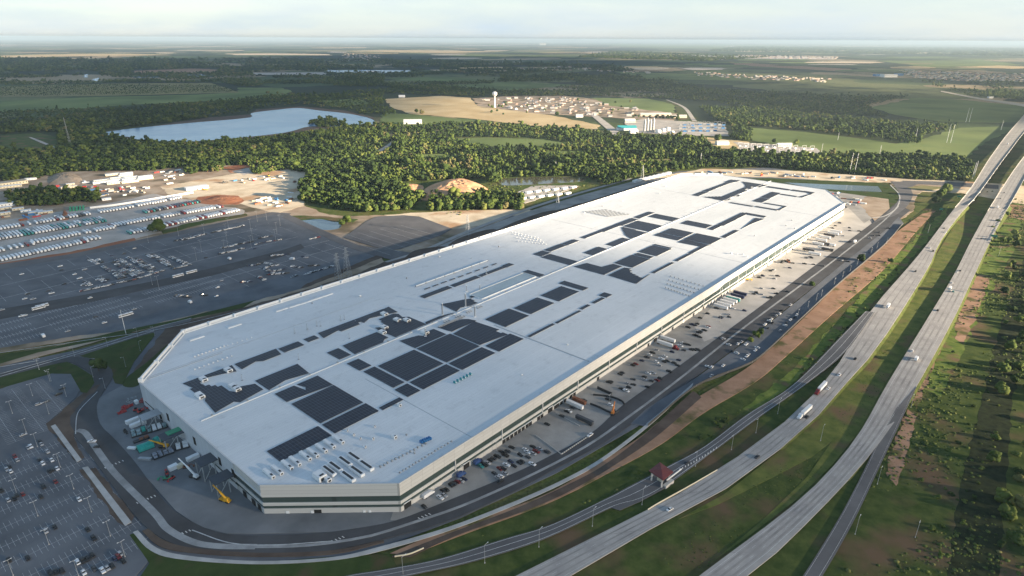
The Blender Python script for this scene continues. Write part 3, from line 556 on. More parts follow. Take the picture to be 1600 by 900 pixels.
# all in building axes; the object itself carries the rotation
fac = empty('factory', (OB[0], OB[1], 0), TH, 'vast white flat-roofed factory with chamfered corners and dark window bands', 'factory')
OUT = [(0, 0), (-56, 61), (-56, 246), (4, 311), (LB - 50, 311), (LB + 4, 252), (LB + 4, 54), (LB - 84, 0)]
def inset(P, d):
    n = len(P); c = np.mean(P, axis=0); A = sum(P[i][0] * P[(i + 1) % n][1] - P[(i + 1) % n][0] * P[i][1] for i in range(n)); s = 1 if A > 0 else -1; res = []
    for i in range(n):
        p0, p1, p2 = [np.array(P[(i + k) % n], float) for k in (-1, 0, 1)]
        n1 = np.array([-(p1 - p0)[1], (p1 - p0)[0]]) * s; n1 /= np.linalg.norm(n1); n2 = np.array([-(p2 - p1)[1], (p2 - p1)[0]]) * s; n2 /= np.linalg.norm(n2)
        b = n1 + n2; b /= b @ b / 2; res.append(tuple(p1 + b * d))
    return res
def roofmat():
    m, t, p = newmat('roof_membrane'); n = t.nodes; l = t.links.new; p.inputs['Roughness'].default_value = .75; p.inputs['Specular IOR Level'].default_value = .08
    tc = n.new('ShaderNodeTexCoord'); a = n.new('ShaderNodeTexNoise'); a.inputs['Scale'].default_value = .012; a.inputs['Detail'].default_value = 8; a.inputs['Roughness'].default_value = .65
    mp = n.new('ShaderNodeMapping'); mp.inputs['Scale'].default_value = (.5, 1.6, 1); l(tc.outputs['Object'], mp.inputs[0]); l(mp.outputs[0], a.inputs['Vector'])
    r = n.new('ShaderNodeValToRGB'); e = r.color_ramp.elements; e[0].position = .3; e[0].color = (.62, .65, .66, 1); e[1].position = .7; e[1].color = (.75, .77, .775, 1); l(a.outputs[0], r.inputs[0])
    b = n.new('ShaderNodeTexBrick'); b.inputs['Scale'].default_value = 1; b.inputs['Brick Width'].default_value = 60; b.inputs['Row Height'].default_value = 3.05; b.inputs['Mortar Size'].default_value = .10; b.inputs['Color1'].default_value = (1, 1, 1, 1); b.inputs['Color2'].default_value = (.94, .945, .95, 1); b.inputs['Mortar'].default_value = (.80, .80, .80, 1)
    l(tc.outputs['Object'], b.inputs['Vector']); k = n.new('ShaderNodeMixRGB'); k.blend_type = 'MULTIPLY'; k.inputs[0].default_value = .8; l(r.outputs[0], k.inputs[1]); l(b.outputs[0], k.inputs[2])
    a2 = n.new('ShaderNodeTexNoise'); a2.inputs['Scale'].default_value = .09; a2.inputs['Detail'].default_value = 9; a2.inputs['Roughness'].default_value = .75; l(tc.outputs['Object'], a2.inputs['Vector'])
    r2 = n.new('ShaderNodeMapRange'); r2.inputs[1].default_value = .54; r2.inputs[2].default_value = .72; r2.inputs[3].default_value = 1; r2.inputs[4].default_value = .80; l(a2.outputs[0], r2.inputs[0])
    k2 = n.new('ShaderNodeMixRGB'); k2.blend_type = 'MULTIPLY'; k2.inputs[0].default_value = 1; l(k.outputs[0], k2.inputs[1]); l(r2.outputs[0], k2.inputs[2]); l(k2.outputs[0], p.inputs['Base Color']); return m
m_roof = roofmat()
def panelmat(name, c, w_, h_):
    m, t, p = newmat(name); n = t.nodes; l = t.links.new; p.inputs['Roughness'].default_value = .6
    tc = n.new('ShaderNodeTexCoord'); s = n.new('ShaderNodeSeparateXYZ'); l(tc.outputs['Object'], s.inputs[0]); ad = n.new('ShaderNodeMath'); ad.operation = 'ADD'; l(s.outputs[0], ad.inputs[0]); l(s.outputs[1], ad.inputs[1])
    cb = n.new('ShaderNodeCombineXYZ'); l(ad.outputs[0], cb.inputs[0]); l(s.outputs[2], cb.inputs[1])
    b = n.new('ShaderNodeTexBrick'); b.offset = 0; b.inputs['Scale'].default_value = 1; b.inputs['Brick Width'].default_value = w_; b.inputs['Row Height'].default_value = h_; b.inputs['Mortar Size'].default_value = .09
    b.inputs['Color1'].default_value = (*c, 1); b.inputs['Color2'].default_value = (*[x * .9 for x in c], 1); b.inputs['Mortar'].default_value = (*[x * .62 for x in c], 1); l(cb.outputs[0], b.inputs['Vector']); l(b.outputs[0], p.inputs['Base Color']); return m
m_fcream = panelmat('cream_panels', (.57, .565, .545), 9.1, 2.6)
m_fbase = panelmat('pale_precast', (.50, .495, .475), 9.1, 5)
m_fblue = panelmat('pale_metal_cladding', (.55, .58, .62), 6, 20)
m_fglass = panelmat('window_glass', (.05, .075, .07), 3.05, 5); MATS['window_glass'].node_tree.nodes['Principled BSDF'].inputs['Roughness'].default_value = .12
ZB = [0, .22 * HB, .325 * HB, .43 * HB, .635 * HB, HB + .9]
IN = inset(OUT, .45)
def fpart(name, P, z0, z1, m, cap=False): mb = MB(); mb.prism(P, z0, z1, cap=cap); return mb.obj(name, m, fac)
fpart('wall_base', OUT, .3, ZB[1], m_fbase, True); fpart('window_band', IN, ZB[1], ZB[2], m_fglass); fpart('wall_middle', OUT, ZB[2], ZB[3], m_fcream, True); fpart('window_band', IN, ZB[3], ZB[4], m_fglass); fpart('wall_top', OUT, ZB[4], HB - .5, m_fcream, True)
# parapet ring and roof deck
PIN = inset(OUT, .5); mb = MB(); n = 8; hp = HB + 1.5
for i in range(n):
    if i in (2, 3): continue
    a, b, c, d = OUT[i], OUT[(i + 1) % n], PIN[(i + 1) % n], PIN[i]; mb.prism([a, b, c, d], HB - .5, hp if i in (7, 0) else HB + .5)
mb.obj('parapet', m_fcream, fac)
RIN = inset(OUT, .52); mb = MB(); mb.prism(RIN, HB - .45, HB); mb.obj('roof', m_roof, fac)
# tall white screen with buttresses along the far side and its chamfers
mb = MB()
P0 = [OUT[2], OUT[3], OUT[4], OUT[5]]; Q0 = [inset(OUT, 1.1)[i] for i in (2, 3, 4, 5)]
for i in range(3): mb.prism([P0[i], P0[i + 1], Q0[i + 1], Q0[i]], HB - .5, HB + 3.0)
mb.obj('parapet_screen', m_white, fac)
mb = MB()
for i in range(3):
    a = np.array(P0[i]); b = np.array(P0[i + 1]); ln = np.linalg.norm(b - a); k = max(3, int(ln / 24)); d = (b - a) / ln; nn = np.array([d[1], -d[0]])
    rz = math.atan2(d[1], d[0])
    for j in range(k + 1):
        c = a + (b - a) * (j / k) + nn * 1.6; mb.box((c[0], c[1], HB), (1.8, 3.2, 3.5), rz)
    c = (a + b) / 2 + nn * 2.9; mb.box((c[0], c[1], HB), (ln - 3, .3, .9), rz)
mb.obj('buttress', m_white, fac)
# metal cladding that replaces the bands on the short left face
mb = MB(); mb.box((-56.16, 170, .3), (.3, 150, HB + .3)); mb.box((-56.2, 78, ZB[4] + 1.2), (.24, 34, 2)); mb.obj('metal_cladding', m_fblue, fac)
mb = MB(); mb.box((-56.33, 112, 5.2), (.14, 42, 1.5)); mb.obj('window_strip', m_fglass, fac)
mb = MB(); mb.box((-56.33, 226, 5.2), (.14, 30, 1.2)); mb.obj('window_strip', m_fglass, fac)
for v, z0, h, wd in ((224, .3, 5, 4), (212, .3, 5, 4), (196, 8, 6, 3.5), (152, 8, 6, 3.5), (137, .3, 5, 4), (114, 10, 6, 3.2), (96, 10, 6, 3.2), (84, .3, 5, 4.2), (73, .3, 5, 4.2), (66, .3, 5, 3.6)):
    mb = MB(); mb.box((-56.4, v, z0), (.26, wd, h)); mb.obj('door', m_black, fac)
# atrium glazing on the long face
pts = [FAC(*p) for p in ((1124, 455), (1216, 407), (1256, 376), (1262, 380), (1222, 414), (1150, 456))]
ug0, ug1 = 395, 690
mb = MB(); mb.add([(ug0, -.25, 5.4), (ug1 + 40, -.25, 5.4), (ug1, -.25, 15.6), (ug0 + 70, -.25, 15.6), (ug0, .3, 5.4), (ug1 + 40, .3, 5.4), (ug1, .3, 15.6), (ug0 + 70, .3, 15.6)], [(0, 1, 2, 3), (3, 2, 6, 7), (0, 4, 5, 1), (1, 5, 6, 2), (0, 3, 7, 4)])
mb.obj('atrium_window', m_fglass, fac)
mb = MB(); mb.box(((ug0 + ug1) / 2 + 20, -.35, 8.2), (ug1 - ug0 + 40, .4, .8))
for k in range(int(ug0) + 60, int(ug1), 24): mb.box((k, -.33, 5.4), (.35, .3, 10.2))
mb.obj('mullion', m_white, fac)
# front chamfer details and long-face joints
for u in range(46, 930, 46): mb = MB(); mb.box((u, .06, ZB[1]), (.7, .9, ZB[4] - ZB[1])); mb.obj('pier', m_fcream, fac)
def on_cham(t, z0, wd, h, m, name, dd=.12):
    a = np.array(OUT[0], float); b = np.array(OUT[1], float); d = (b - a) / np.linalg.norm(b - a); nn = np.array([-d[1], d[0]]); nn = nn if nn[0] < 0 else -nn; c = a + (b - a) * t + nn * dd * .5
    mb = MB(); mb.box((c[0], c[1], z0), (wd, dd, h), math.atan2(d[1], d[0])); return mb.obj(name, m, fac)
on_cham(.61, .3, 4.4, 3.2, m_black, 'door', .2); on_cham(.83, .3, 2, 2.4, m_white, 'door', .2); on_cham(.65, .3, 1.6, 2.4, m_white, 'door', .24); on_cham(.27, .3, 1.5, 2.2, m_white, 'door', .2); on_cham(.23, .3, 1.5, 2.2, m_white, 'door', .2)
dz = [(637, 789), (729, 737)] + zm(600, 600, 2.909, [(545, 270), (562, 260), (580, 250), (598, 240), (615, 228), (632, 217), (650, 205), (665, 192), (702, 168), (717, 160), (755, 135), (778, 125), (790, 115), (805, 108), (822, 98), (850, 75)]) + [(897, 624), (1023, 540), (934, 597), (1012, 552)]
for i, (a, b) in enumerate(dz):
    u, z = FAC(a, b); wd = 5.5 if i in (0, 1, 12, 19) else 3.3; h = 4.8 if wd > 4 else 4.0
    mb = MB(); mb.box((u, -.08, .35), (wd, .3, h)); d = mb.obj('dock_door', m_black, fac)
    mb = MB(); mb.box((u, -.05, h + .37), (wd + .5, .5, .35)); kid(mb.obj('frame', m_white, d), d)
for k in range(26):
    u = 300 + k * 23; mb = MB(); mb.box((u, -.08, .35), (3.4, .3, 3.8)); mb.obj('dock_door', m_dark if k % 3 else m_white, fac)
# spine duct and cross joints on the roof
mb = MB(); mb.box((LB / 2 - 18, 157, HB), (LB + 60, 1.1, .55)); mb.obj('roof_spine', m_roof, fac)
mb = MB()
for k in range(40): mb.box((-40 + k * 26, 157, HB + 1.0), (1.2, 2.4, .35))
mb.obj('spine_collar', m_kerb, fac)
m_joint = mat('roof_joint', (.42, .44, .45), .7)
def uvr(p): a = UVp(p[0], p[1], HB); return a
j1 = uvr((824, 528)); j2 = uvr((705, 665)); j3 = uvr((640, 630))
mb = MB(); mb.box((j3[0], 60, HB), (.35, 118, .15)); mb.obj('expansion_joint', m_joint, fac); mb = MB(); mb.box((j1[0], j1[1] / 2 + 22, HB), (.9, j1[1] + 36, .35))
mb.obj('expansion_joint', m_joint, fac)
for u in (j1[0] + 330, j1[0] + 620): mb = MB(); mb.box((u, 155, HB), (.3, 306, .12)); mb.obj('expansion_joint', m_joint, fac)
mb = MB(); mb.box((60, 249, HB), (220, .35, .15)); mb.obj('expansion_joint', m_joint, fac)
mb = MB(); vv = uvr((230, 598)); mb.box((-20, 246, HB), (60, .7, .3)); mb.obj('expansion_joint', m_joint, fac)

# ---------------------------------------------------------------- solar blocks
def solarmat():
    m, t, p = newmat('solar_cells'); n = t.nodes; l = t.links.new; p.inputs['Roughness'].default_value = .45; p.inputs['Specular IOR Level'].default_value = .2
    tc = n.new('ShaderNodeTexCoord'); b = n.new('ShaderNodeTexBrick'); b.offset = 0; b.inputs['Scale'].default_value = 1; b.inputs['Brick Width'].default_value = 2.3; b.inputs['Row Height'].default_value = 4.2; b.inputs['Mortar Size'].default_value = .16; b.inputs['Mortar Smooth'].default_value = .2
    b.inputs['Color1'].default_value = (.014, .018, .032, 1); b.inputs['Color2'].default_value = (.020, .024, .040, 1); b.inputs['Mortar'].default_value = (.085, .095, .12, 1); l(tc.outputs['Object'], b.inputs['Vector']); l(b.outputs[0], p.inputs['Base Color']); return m
m_solar = solarmat()
ZA, Z3, Z4, Z5, Z6 = (200, 450, 3.6), (380, 600, 3.6), (560, 380, 3.4625), (800, 260, 2.963), (1030, 250, 5.0)
SOL = [
(ZA, [(308,540),(580,438),(607,462),(545,482),(430,512),(420,540),(355,562)]), (ZA, [(597,430),(828,345),(858,368),(760,408),(720,412),(632,455)]), (ZA, [(845,342),(960,298),(988,322),(880,362)]), (ZA, [(988,288),(1055,262),(1062,282),(1020,307)]),
(ZA, [(1068,258),(1275,182),(1302,203),(1195,244),(1180,236),(1100,278)]), (ZA, [(1280,178),(1440,120),(1440,148),(1360,176),(1318,195)]),
(ZA, [(350,575),(410,548),(545,553),(560,575),(600,582),(625,560),(640,548),(715,540),(768,575),(625,640),(600,640),(490,692),(425,630),(445,618),(405,590),(380,597)]), (ZA, [(720,520),(955,428),(1018,475),(900,520),(790,570)]),
(ZA, [(1120,360),(1190,337),(1252,377),(1185,403)]), (ZA, [(1200,325),(1385,250),(1440,282),(1440,305),(1275,372)]),
(ZA, [(825,598),(940,550),(985,572),(990,560),(950,542),(1065,493),(1140,540),(900,643)]), (ZA, [(920,652),(1155,545),(1325,643),(1080,760)]), (ZA, [(1090,770),(1335,648),(1412,690),(1165,817)]), (Z3, [(130,375),(425,237),(498,290),(205,435)]),
(ZA, [(1230,425),(1295,398),(1370,435),(1305,465)]), (Z3, [(763,130),(885,75),(900,90),(780,147)]),
(Z4, [(-40,430),(165,347),(215,372),(150,390),(110,385),(40,410),(0,432)]), (Z4, [(105,410),(150,400),(185,380),(215,385),(240,402),(280,400),(360,435),(200,505),(165,490),(120,480),(95,462),(130,450)]), (Z4, [(0,520),(95,480),(165,515),(-10,592),(-60,570)]),
(Z4, [(225,530),(330,497),(355,505),(360,478),(410,462),(480,490),(305,563)]), (Z4, [(437,455),(560,408),(600,408),(630,417),(495,478)]), (Z4, [(507,487),(640,425),(760,465),(735,480),(800,490),(660,550)]), (Z4, [(310,570),(500,490),(655,558),(480,643)]),
(Z4, [(102,663),(303,577),(462,650),(265,745)]), (Z4, [(22,692),(95,668),(245,752),(190,782)]), (Z4, [(690,555),(820,488),(893,517),(760,587)]), (Z4, [(490,650),(665,563),(743,593),(560,685)]), (Z4, [(278,750),(475,655),(553,690),(345,790)]), (Z4, [(202,790),(262,760),(337,795),(262,835)]),
(Z4, [(362,430),(445,398),(515,372),(522,378),(450,408),(370,438)]),
(Z4, [(333,285),(487,230),(507,243),(352,298)]), (Z4, [(495,225),(640,175),(657,185),(520,238)]), (Z4, [(645,172),(790,122),(803,130),(665,181)]), (Z4, [(780,118),(820,107),(843,117),(800,130)]),
(Z4, [(438,330),(500,320),(560,305),(620,300),(640,318),(600,335),(560,350),(525,370)]), (Z4, [(600,290),(670,260),(684,267),(612,296)]), (Z4, [(690,248),(765,225),(772,232),(702,257)]), (Z4, [(768,218),(905,167),(917,173),(782,225)]), (Z4, [(902,140),(1005,170),(985,182),(902,160)]),
(Z4, [(685,405),(825,355),(920,393),(790,457)]), (Z4, [(845,350),(970,292),(1057,325),(930,385)]), (Z4, [(998,280),(1100,228),(1190,265),(1075,317)]), (Z4, [(1100,200),(1243,240),(1218,257),(1098,220)]), (Z4, [(913,500),(1055,433),(1063,441),(925,508)]), (Z4, [(1062,427),(1200,362),(1207,369),(1072,434)]),
(Z4, [(1195,352),(1245,328),(1252,339),(1210,359)]), (Z4, [(1262,320),(1315,293),(1333,297),(1280,327)]), (Z4, [(1313,262),(1375,277),(1345,293),(1313,287)]),
(Z5, [(98,405),(140,390),(180,398),(135,418)]), (Z5, [(145,387),(228,357),(248,365),(185,395)]), (Z5, [(232,355),(290,337),(312,345),(255,365)]), (Z5, [(318,328),(400,297),(415,302),(340,335)]), (Z5, [(400,297),(475,268),(505,272),(430,303)]),
(Z5, [(478,267),(550,240),(585,243),(515,275)]), (Z5, [(555,238),(630,210),(665,213),(600,238)]), (Z5, [(640,230),(665,218),(770,240),(740,257)]), (Z5, [(525,275),(580,250),(695,275),(635,305)]), (Z5, [(505,285),(520,278),(635,308),(545,335),(515,315)]),
(Z5, [(435,360),(515,328),(550,340),(470,370)]), (Z5, [(333,400),(400,370),(440,383),(372,410)]), (Z5, [(145,418),(175,403),(302,440),(262,460)]), (Z5, [(780,262),(815,250),(930,272),(895,287)]),
(Z5, [(902,290),(950,270),(975,274),(932,293)]), (Z5, [(945,268),(1010,243),(1040,248),(978,273)]), (Z5, [(1008,242),(1065,212),(1088,217),(1042,247)]), (Z5, [(1068,211),(1178,230),(1165,240),(1090,219)]), (Z5, [(1130,240),(1165,242),(1108,268),(1065,290),(1090,262)]),
(Z5, [(1025,294),(1055,295),(990,330),(970,328)]), (Z5, [(690,302),(745,287),(842,307),(795,330)]), (Z5, [(652,322),(688,304),(792,332),(775,339)]), (Z5, [(800,334),(855,310),(975,333),(915,362)]), (Z5, [(775,343),(800,336),(912,364),(880,372),(775,351)]),
(Z5, [(905,368),(835,402),(812,398),(885,367)]), (Z5, [(833,404),(770,439),(750,436),(818,402)]), (Z5, [(763,441),(660,494),(638,490),(733,450)]), (Z5, [(440,503),(515,467),(555,472),(555,492),(600,515),(650,497),(570,540)]),
(Z5, [(290,463),(345,447),(415,465),(465,450),(510,463),(430,502)]), (Z5, [(470,445),(560,410),(640,430),(555,468)]), (Z5, [(562,408),(585,400),(655,418),(640,427)]), (Z5, [(582,395),(650,366),(737,382),(675,415)]), (Z5, [(650,360),(745,375),(740,379),(658,364)]),
(Z6, [(265,272),(330,243),(377,252),(307,285)]), (Z6, [(340,241),(390,220),(432,228),(382,250)]), (Z6, [(410,220),(510,175),(555,178),(435,228)]), (Z6, [(515,173),(560,155),(640,160),(600,170),(558,177)]),
(Z6, [(340,288),(480,285),(560,255),(660,213),(672,195),(635,165),(850,195),(790,210),(735,207),(740,225),(690,222),(680,245),(610,262),(630,275),(560,285),(560,305),(510,320)]),
(Z6, [(855,203),(1025,230),(1010,238),(838,210)]), (Z6, [(1040,231),(1215,253),(1190,268),(1165,264),(1170,258),(1030,239)]), (Z6, [(1160,266),(1190,270),(1120,294),(1080,286),(1110,284)]), (Z6, [(955,262),(1078,283),(1070,289),(945,268)]), (Z6, [(875,247),(950,257),(870,300),(795,293)]), (Z6, [(790,296),(868,303),(805,332),(720,320)]),
(Z6, [(555,330),(740,357),(735,364),(548,336)]), (Z6, [(752,360),(930,386),(925,394),(745,366)]), (Z6, [(932,386),(980,358),(1000,360),(935,395)]), (Z6, [(820,335),(1000,357),(990,364),(812,340)]),
]
FIG = [(190, 'nearest'), (420, 'second nearest'), (620, 'middle'), (800, 'fourth'), (9999, 'farthest')]
info = []
for Zk, pts in SOL:
    uvs = [UVp(a, b, HB + .45) for a, b in zm(*Zk, pts)]
    if len(uvs) == 4:      # square the plain blocks to the roof grid
        us = [a for a, _ in uvs]; vs_ = [b for _, b in uvs]; su = sorted(us); sv = sorted(vs_); u0, u1 = (su[0] + su[1]) / 2, (su[2] + su[3]) / 2; v0, v1 = (sv[0] + sv[1]) / 2, (sv[2] + sv[3]) / 2
        uvs = [(u0, v0), (u1, v0), (u1, v1), (u0, v1)]
    else:                  # stepped edges follow whole panels
        q = [(round(a / 2.3) * 2.3, round(b / 4.2) * 4.2) for a, b in uvs]; st = []
        for i in range(len(q)):
            a, b = q[i], q[(i + 1) % len(q)]
            if not st or st[-1] != a: st.append(a)
            du, dv = b[0] - a[0], b[1] - a[1]
            if abs(du) > 2.4 and abs(dv) > 4.3:
                k = max(1, int(round(min(abs(du) / 2.3, abs(dv) / 4.2, 5))))
                for j in range(k):
                    c = (a[0] + du * (j + 1) / k, a[1] + dv * j / k); st.append(c)
                    if j < k - 1: st.append((c[0], a[1] + dv * (j + 1) / k))
        uvs = st
    cu = sum(a for a, _ in uvs) / len(uvs); cv = sum(b for _, b in uvs) / len(uvs); area = abs(sum(uvs[i][0] * uvs[(i + 1) % len(uvs)][1] - uvs[(i + 1) % len(uvs)][0] * uvs[i][1] for i in range(len(uvs)))) / 2
    info.append([cu, cv, area, uvs, len(pts) > 4])
info.sort(key=lambda t: t[0]); cnt = {}
ORD = ['first', 'second', 'third', 'fourth', 'fifth', 'sixth', 'seventh', 'eighth', 'ninth', 'tenth', 'eleventh', 'twelfth', 'thirteenth', 'fourteenth', 'fifteenth', 'sixteenth', 'seventeenth', 'eighteenth', 'nineteenth', 'twentieth']
for cu, cv, area, uvs, jag in info:
    fg = next(n_ for lim, n_ in FIG if cu < lim); side = 'left' if cv > 157 else 'right'; size = 'small' if area < 260 else ('long' if area < 900 else 'large')
    if jag: size = 'notched'
    k = cnt[(fg, side, size)] = cnt.get((fg, side, size), 0) + 1
    Cx, Cy = XY(cu, cv); lo = [(a - cu, b - cv) for a, b in uvs]
    g_ = empty('solar_array', (Cx, Cy, HB), TH, f'{ORD[k-1]} {size} solar block from the near end, {fg} roof letter, {side} of spine', 'solar panels', 'solar panel blocks forming letters on the roof')
    zo = .32 + .012 * (info.index([cu, cv, area, uvs, jag]) % 12); mb = MB(); mb.prism(lo, zo, zo + .13, cap=True); mb.obj('panel_field', m_solar, g_)
    fr = MB(); us = [a for a, _ in lo]; v2 = [b for _, b in lo]
    for i in range(len(lo)):
        a = np.array(lo[i]); b = np.array(lo[(i + 1) % len(lo)]); d = b - a; l_ = np.linalg.norm(d)
        if l_ > 1: fr.box(((a[0] + b[0]) / 2 * .985, (a[1] + b[1]) / 2 * .985, 0), (l_ * .9, .12, .32), math.atan2(d[1], d[0]))
    fr.obj('rack', m_steel, g_)
# ================================================================ clouds (out of view on the sun side, shaped to cast the ground shade) and haze
m_dark_growth = mat('dark_growth', (.014, .02, .009), .95, c2=(.035, .045, .018), scale=.2, detail=8, spec=.1)
m_bright = mat('sunny_grass', (.07, .115, .02), .95, c2=(.16, .20, .045), scale=.12, detail=9, spec=.1, c3=(.16, .11, .06), s3=.05, lo3=.54, hi3=.66)  # lit copy of the verge grass, sunlight put into the colour
def cloud_layer():
    m, t, p = newmat('cloud_vapour'); n = t.nodes; l = t.links.new; n.remove(p); o = n['Material Output']
    d = n.new('ShaderNodeBsdfDiffuse'); d.inputs[0].default_value = (.9, .9, .9, 1); tr = n.new('ShaderNodeBsdfTransparent'); mx = n.new('ShaderNodeMixShader'); a = n.new('ShaderNodeAttribute'); a.attribute_name = 'tint'
    g = n.new('ShaderNodeNewGeometry'); k = n.new('ShaderNodeTexNoise'); k.inputs['Scale'].default_value = .0022; k.inputs['Detail'].default_value = 5; l(g.outputs['Position'], k.inputs['Vector'])
    r = n.new('ShaderNodeMapRange'); r.inputs[1].default_value = .3; r.inputs[2].default_value = .7; r.inputs[3].default_value = .8; r.inputs[4].default_value = 1.1; l(k.outputs[0], r.inputs[0])
    q = n.new('ShaderNodeMath'); q.operation = 'MULTIPLY'; q.use_clamp = True; l(a.outputs['Fac'], q.inputs[0]); l(r.outputs[0], q.inputs[1]); l(q.outputs[0], mx.inputs[0]); l(tr.outputs[0], mx.inputs[1]); l(d.outputs[0], mx.inputs[2]); l(mx.outputs[0], o.inputs[0])
    ALT = 1500.0; sh = SUNV[:2] / SUNV[2] * ALT
    # shade outlines on the ground (picture outline, softness in metres, density)
    SH = [([(-900, 330), (-300, 300), (0, 262), (120, 285), (230, 310), (300, 330), (430, 342), (560, 372), (700, 380), (800, 400), (900, 428), (970, 500), (1010, 580), (1100, 618), (1230, 640), (1330, 650), (1450, 655), (1600, 640), (1900, 620), (1900, 1300), (800, 1600), (-900, 1300)], 45, .93, 9),
          ([(-900, 130), (0, 92), (200, 92), (350, 90), (560, 86), (900, 90), (1050, 110), (1300, 140), (1500, 150), (1800, 168), (1800, 200), (1500, 196), (1400, 190), (1250, 175), (1080, 158), (930, 150), (740, 151), (620, 150), (600, 168), (560, 185), (440, 205), (380, 222), (250, 250), (0, 275), (-900, 330)], 120, .93, 30),
          ([(860, 92), (1100, 97), (1400, 104), (1700, 118), (1700, 140), (1400, 128), (1100, 108), (900, 100)], 150, .85, 60)]
    for poly, soft, dens, cell in SH:
        W_ = np.array([G(a, b)[:2] for a, b in poly]); 
        lo = W_.min(0) - 4 * soft; hi = W_.max(0) + 4 * soft; lo = np.maximum(lo, (-12000, -500)); hi = np.minimum(hi, (16000, 60000))
        cell = max(cell, float((hi - lo).max()) / 380); nx, ny = (np.ceil((hi - lo) / cell)).astype(int) + 1
        X, Y = np.meshgrid(lo[0] + np.arange(nx) * cell, lo[1] + np.arange(ny) * cell, indexing='ij'); A = inpoly(X, Y, [tuple(q) for q in W_]).astype(float)
        kr = max(1, int(soft / cell)); 
        for _ in range(2):
            for ax in (0, 1):
                c = np.cumsum(np.pad(A, [(kr + 1, kr) if i == ax else (0, 0) for i in (0, 1)]), axis=ax); A = (np.take(c, np.arange(2 * kr + 1, c.shape[ax]), ax) - np.take(c, np.arange(0, c.shape[ax] - 2 * kr - 1), ax)) / (2 * kr + 1)
        A *= dens; T = 25 + 30 * A
        V = np.concatenate([np.stack([X + sh[0], Y + sh[1], ALT + T * s], -1).reshape(-1, 3) for s in (1, -1)]); idx = np.arange(nx * ny).reshape(nx, ny)
        q = np.stack([idx[:-1, :-1], idx[1:, :-1], idx[1:, 1:], idx[:-1, 1:]], -1).reshape(-1, 4); Af = A.reshape(-1)
        keep = Af[q].max(1) > .004; q = q[keep]; F = np.concatenate([q, q[:, ::-1] + nx * ny])
        o = bigmesh('cloud', V, F, m, tint=np.concatenate([1 - np.sqrt(1 - Af)] * 2)); tag(o, kind='structure')
cloud_layer()
hz = MB(); hz.box((0, 0, -1.5), (130000, 130000, CAMH + 22)); m, t, p = newmat('haze_air'); t.nodes.remove(p); pv = t.nodes.new('ShaderNodeVolumePrincipled'); pv.inputs['Density'].default_value = HAZE; pv.inputs['Color'].default_value = (.44, .58, .70, 1); pv.inputs['Anisotropy'].default_value = 0
t.links.new(pv.outputs[0], t.nodes['Material Output'].inputs['Volume']); m.cycles.homogeneous_volume = True; ho = tag(hz.obj('haze', m), kind='stuff')

# ================================================================ trees
def leafmat(name, attr, stops):
    m, t, p = newmat(name); n = t.nodes; l = t.links.new; p.inputs['Roughness'].default_value = .85; p.inputs['Specular IOR Level'].default_value = .1
    if attr: a = n.new('ShaderNodeAttribute'); a.attribute_name = 'tint'; src = a.outputs['Fac']
    else: a = n.new('ShaderNodeObjectInfo'); src = a.outputs['Random']
    r = n.new('ShaderNodeValToRGB'); e = r.color_ramp.elements
    while len(e) < len(stops): e.new(.5)
    for i, (q, c) in enumerate(stops): e[i].position = q; e[i].color = (*c, 1)
    l(src, r.inputs[0]); g = n.new('ShaderNodeTexCoord'); k = n.new('ShaderNodeTexNoise'); k.inputs['Scale'].default_value = .9; k.inputs['Detail'].default_value = 3; l(g.outputs['Object'], k.inputs['Vector'])
    r2 = n.new('ShaderNodeMapRange'); r2.inputs[1].default_value = .3; r2.inputs[2].default_value = .7; r2.inputs[3].default_value = .65; r2.inputs[4].default_value = 1.35; l(k.outputs[0], r2.inputs[0])
    x = n.new('ShaderNodeMixRGB'); x.blend_type = 'MULTIPLY'; x.inputs[0].default_value = 1; l(r.outputs[0], x.inputs[1]); l(r2.outputs[0], x.inputs[2]); l(x.outputs[0], p.inputs['Base Color']); return m
ST = [(0, (.020, .036, .011)), (.35, (.036, .060, .014)), (.7, (.068, .096, .021)), (.92, (.108, .132, .032)), (1, (.12, .11, .047))]
m_scrub = leafmat('scrub_leaves', True, [(0, (.025, .038, .012)), (.45, (.055, .078, .02)), (.8, (.095, .12, .03)), (1, (.15, .14, .055))]); m_leaf_o = leafmat('tree_leaves', False, ST); m_leaf_s = leafmat('canopy_leaves', True, ST)
def ico(sub):
    bm = bmesh.new(); bmesh.ops.create_icosphere(bm, subdivisions=sub, radius=1); v = np.array([q.co[:] for q in bm.verts]); f = np.array([[x.index for x in q.verts] for q in bm.faces]); bm.free(); return v, f
I1 = ico(1); I2 = ico(2)
def blob(rng, base, c, r, sq=.85, am=.3):
    v, f = base; d = 1 + rng.uniform(-am, am, len(v)); return v * d[:, None] * np.array([r, r, r * sq]) + c, f
def leafquads(rng, c, r, n, s):
    d = rng.normal(size=(n, 3)); d /= np.linalg.norm(d, axis=1)[:, None]; P = c + d * r * rng.uniform(.8, 1.15, (n, 1)); a = rng.normal(size=(n, 3)) * s; b = rng.normal(size=(n, 3)) * s
    return np.stack([P, P + a, P + b], 1).reshape(-1, 3), np.arange(3 * n).reshape(-1, 3)
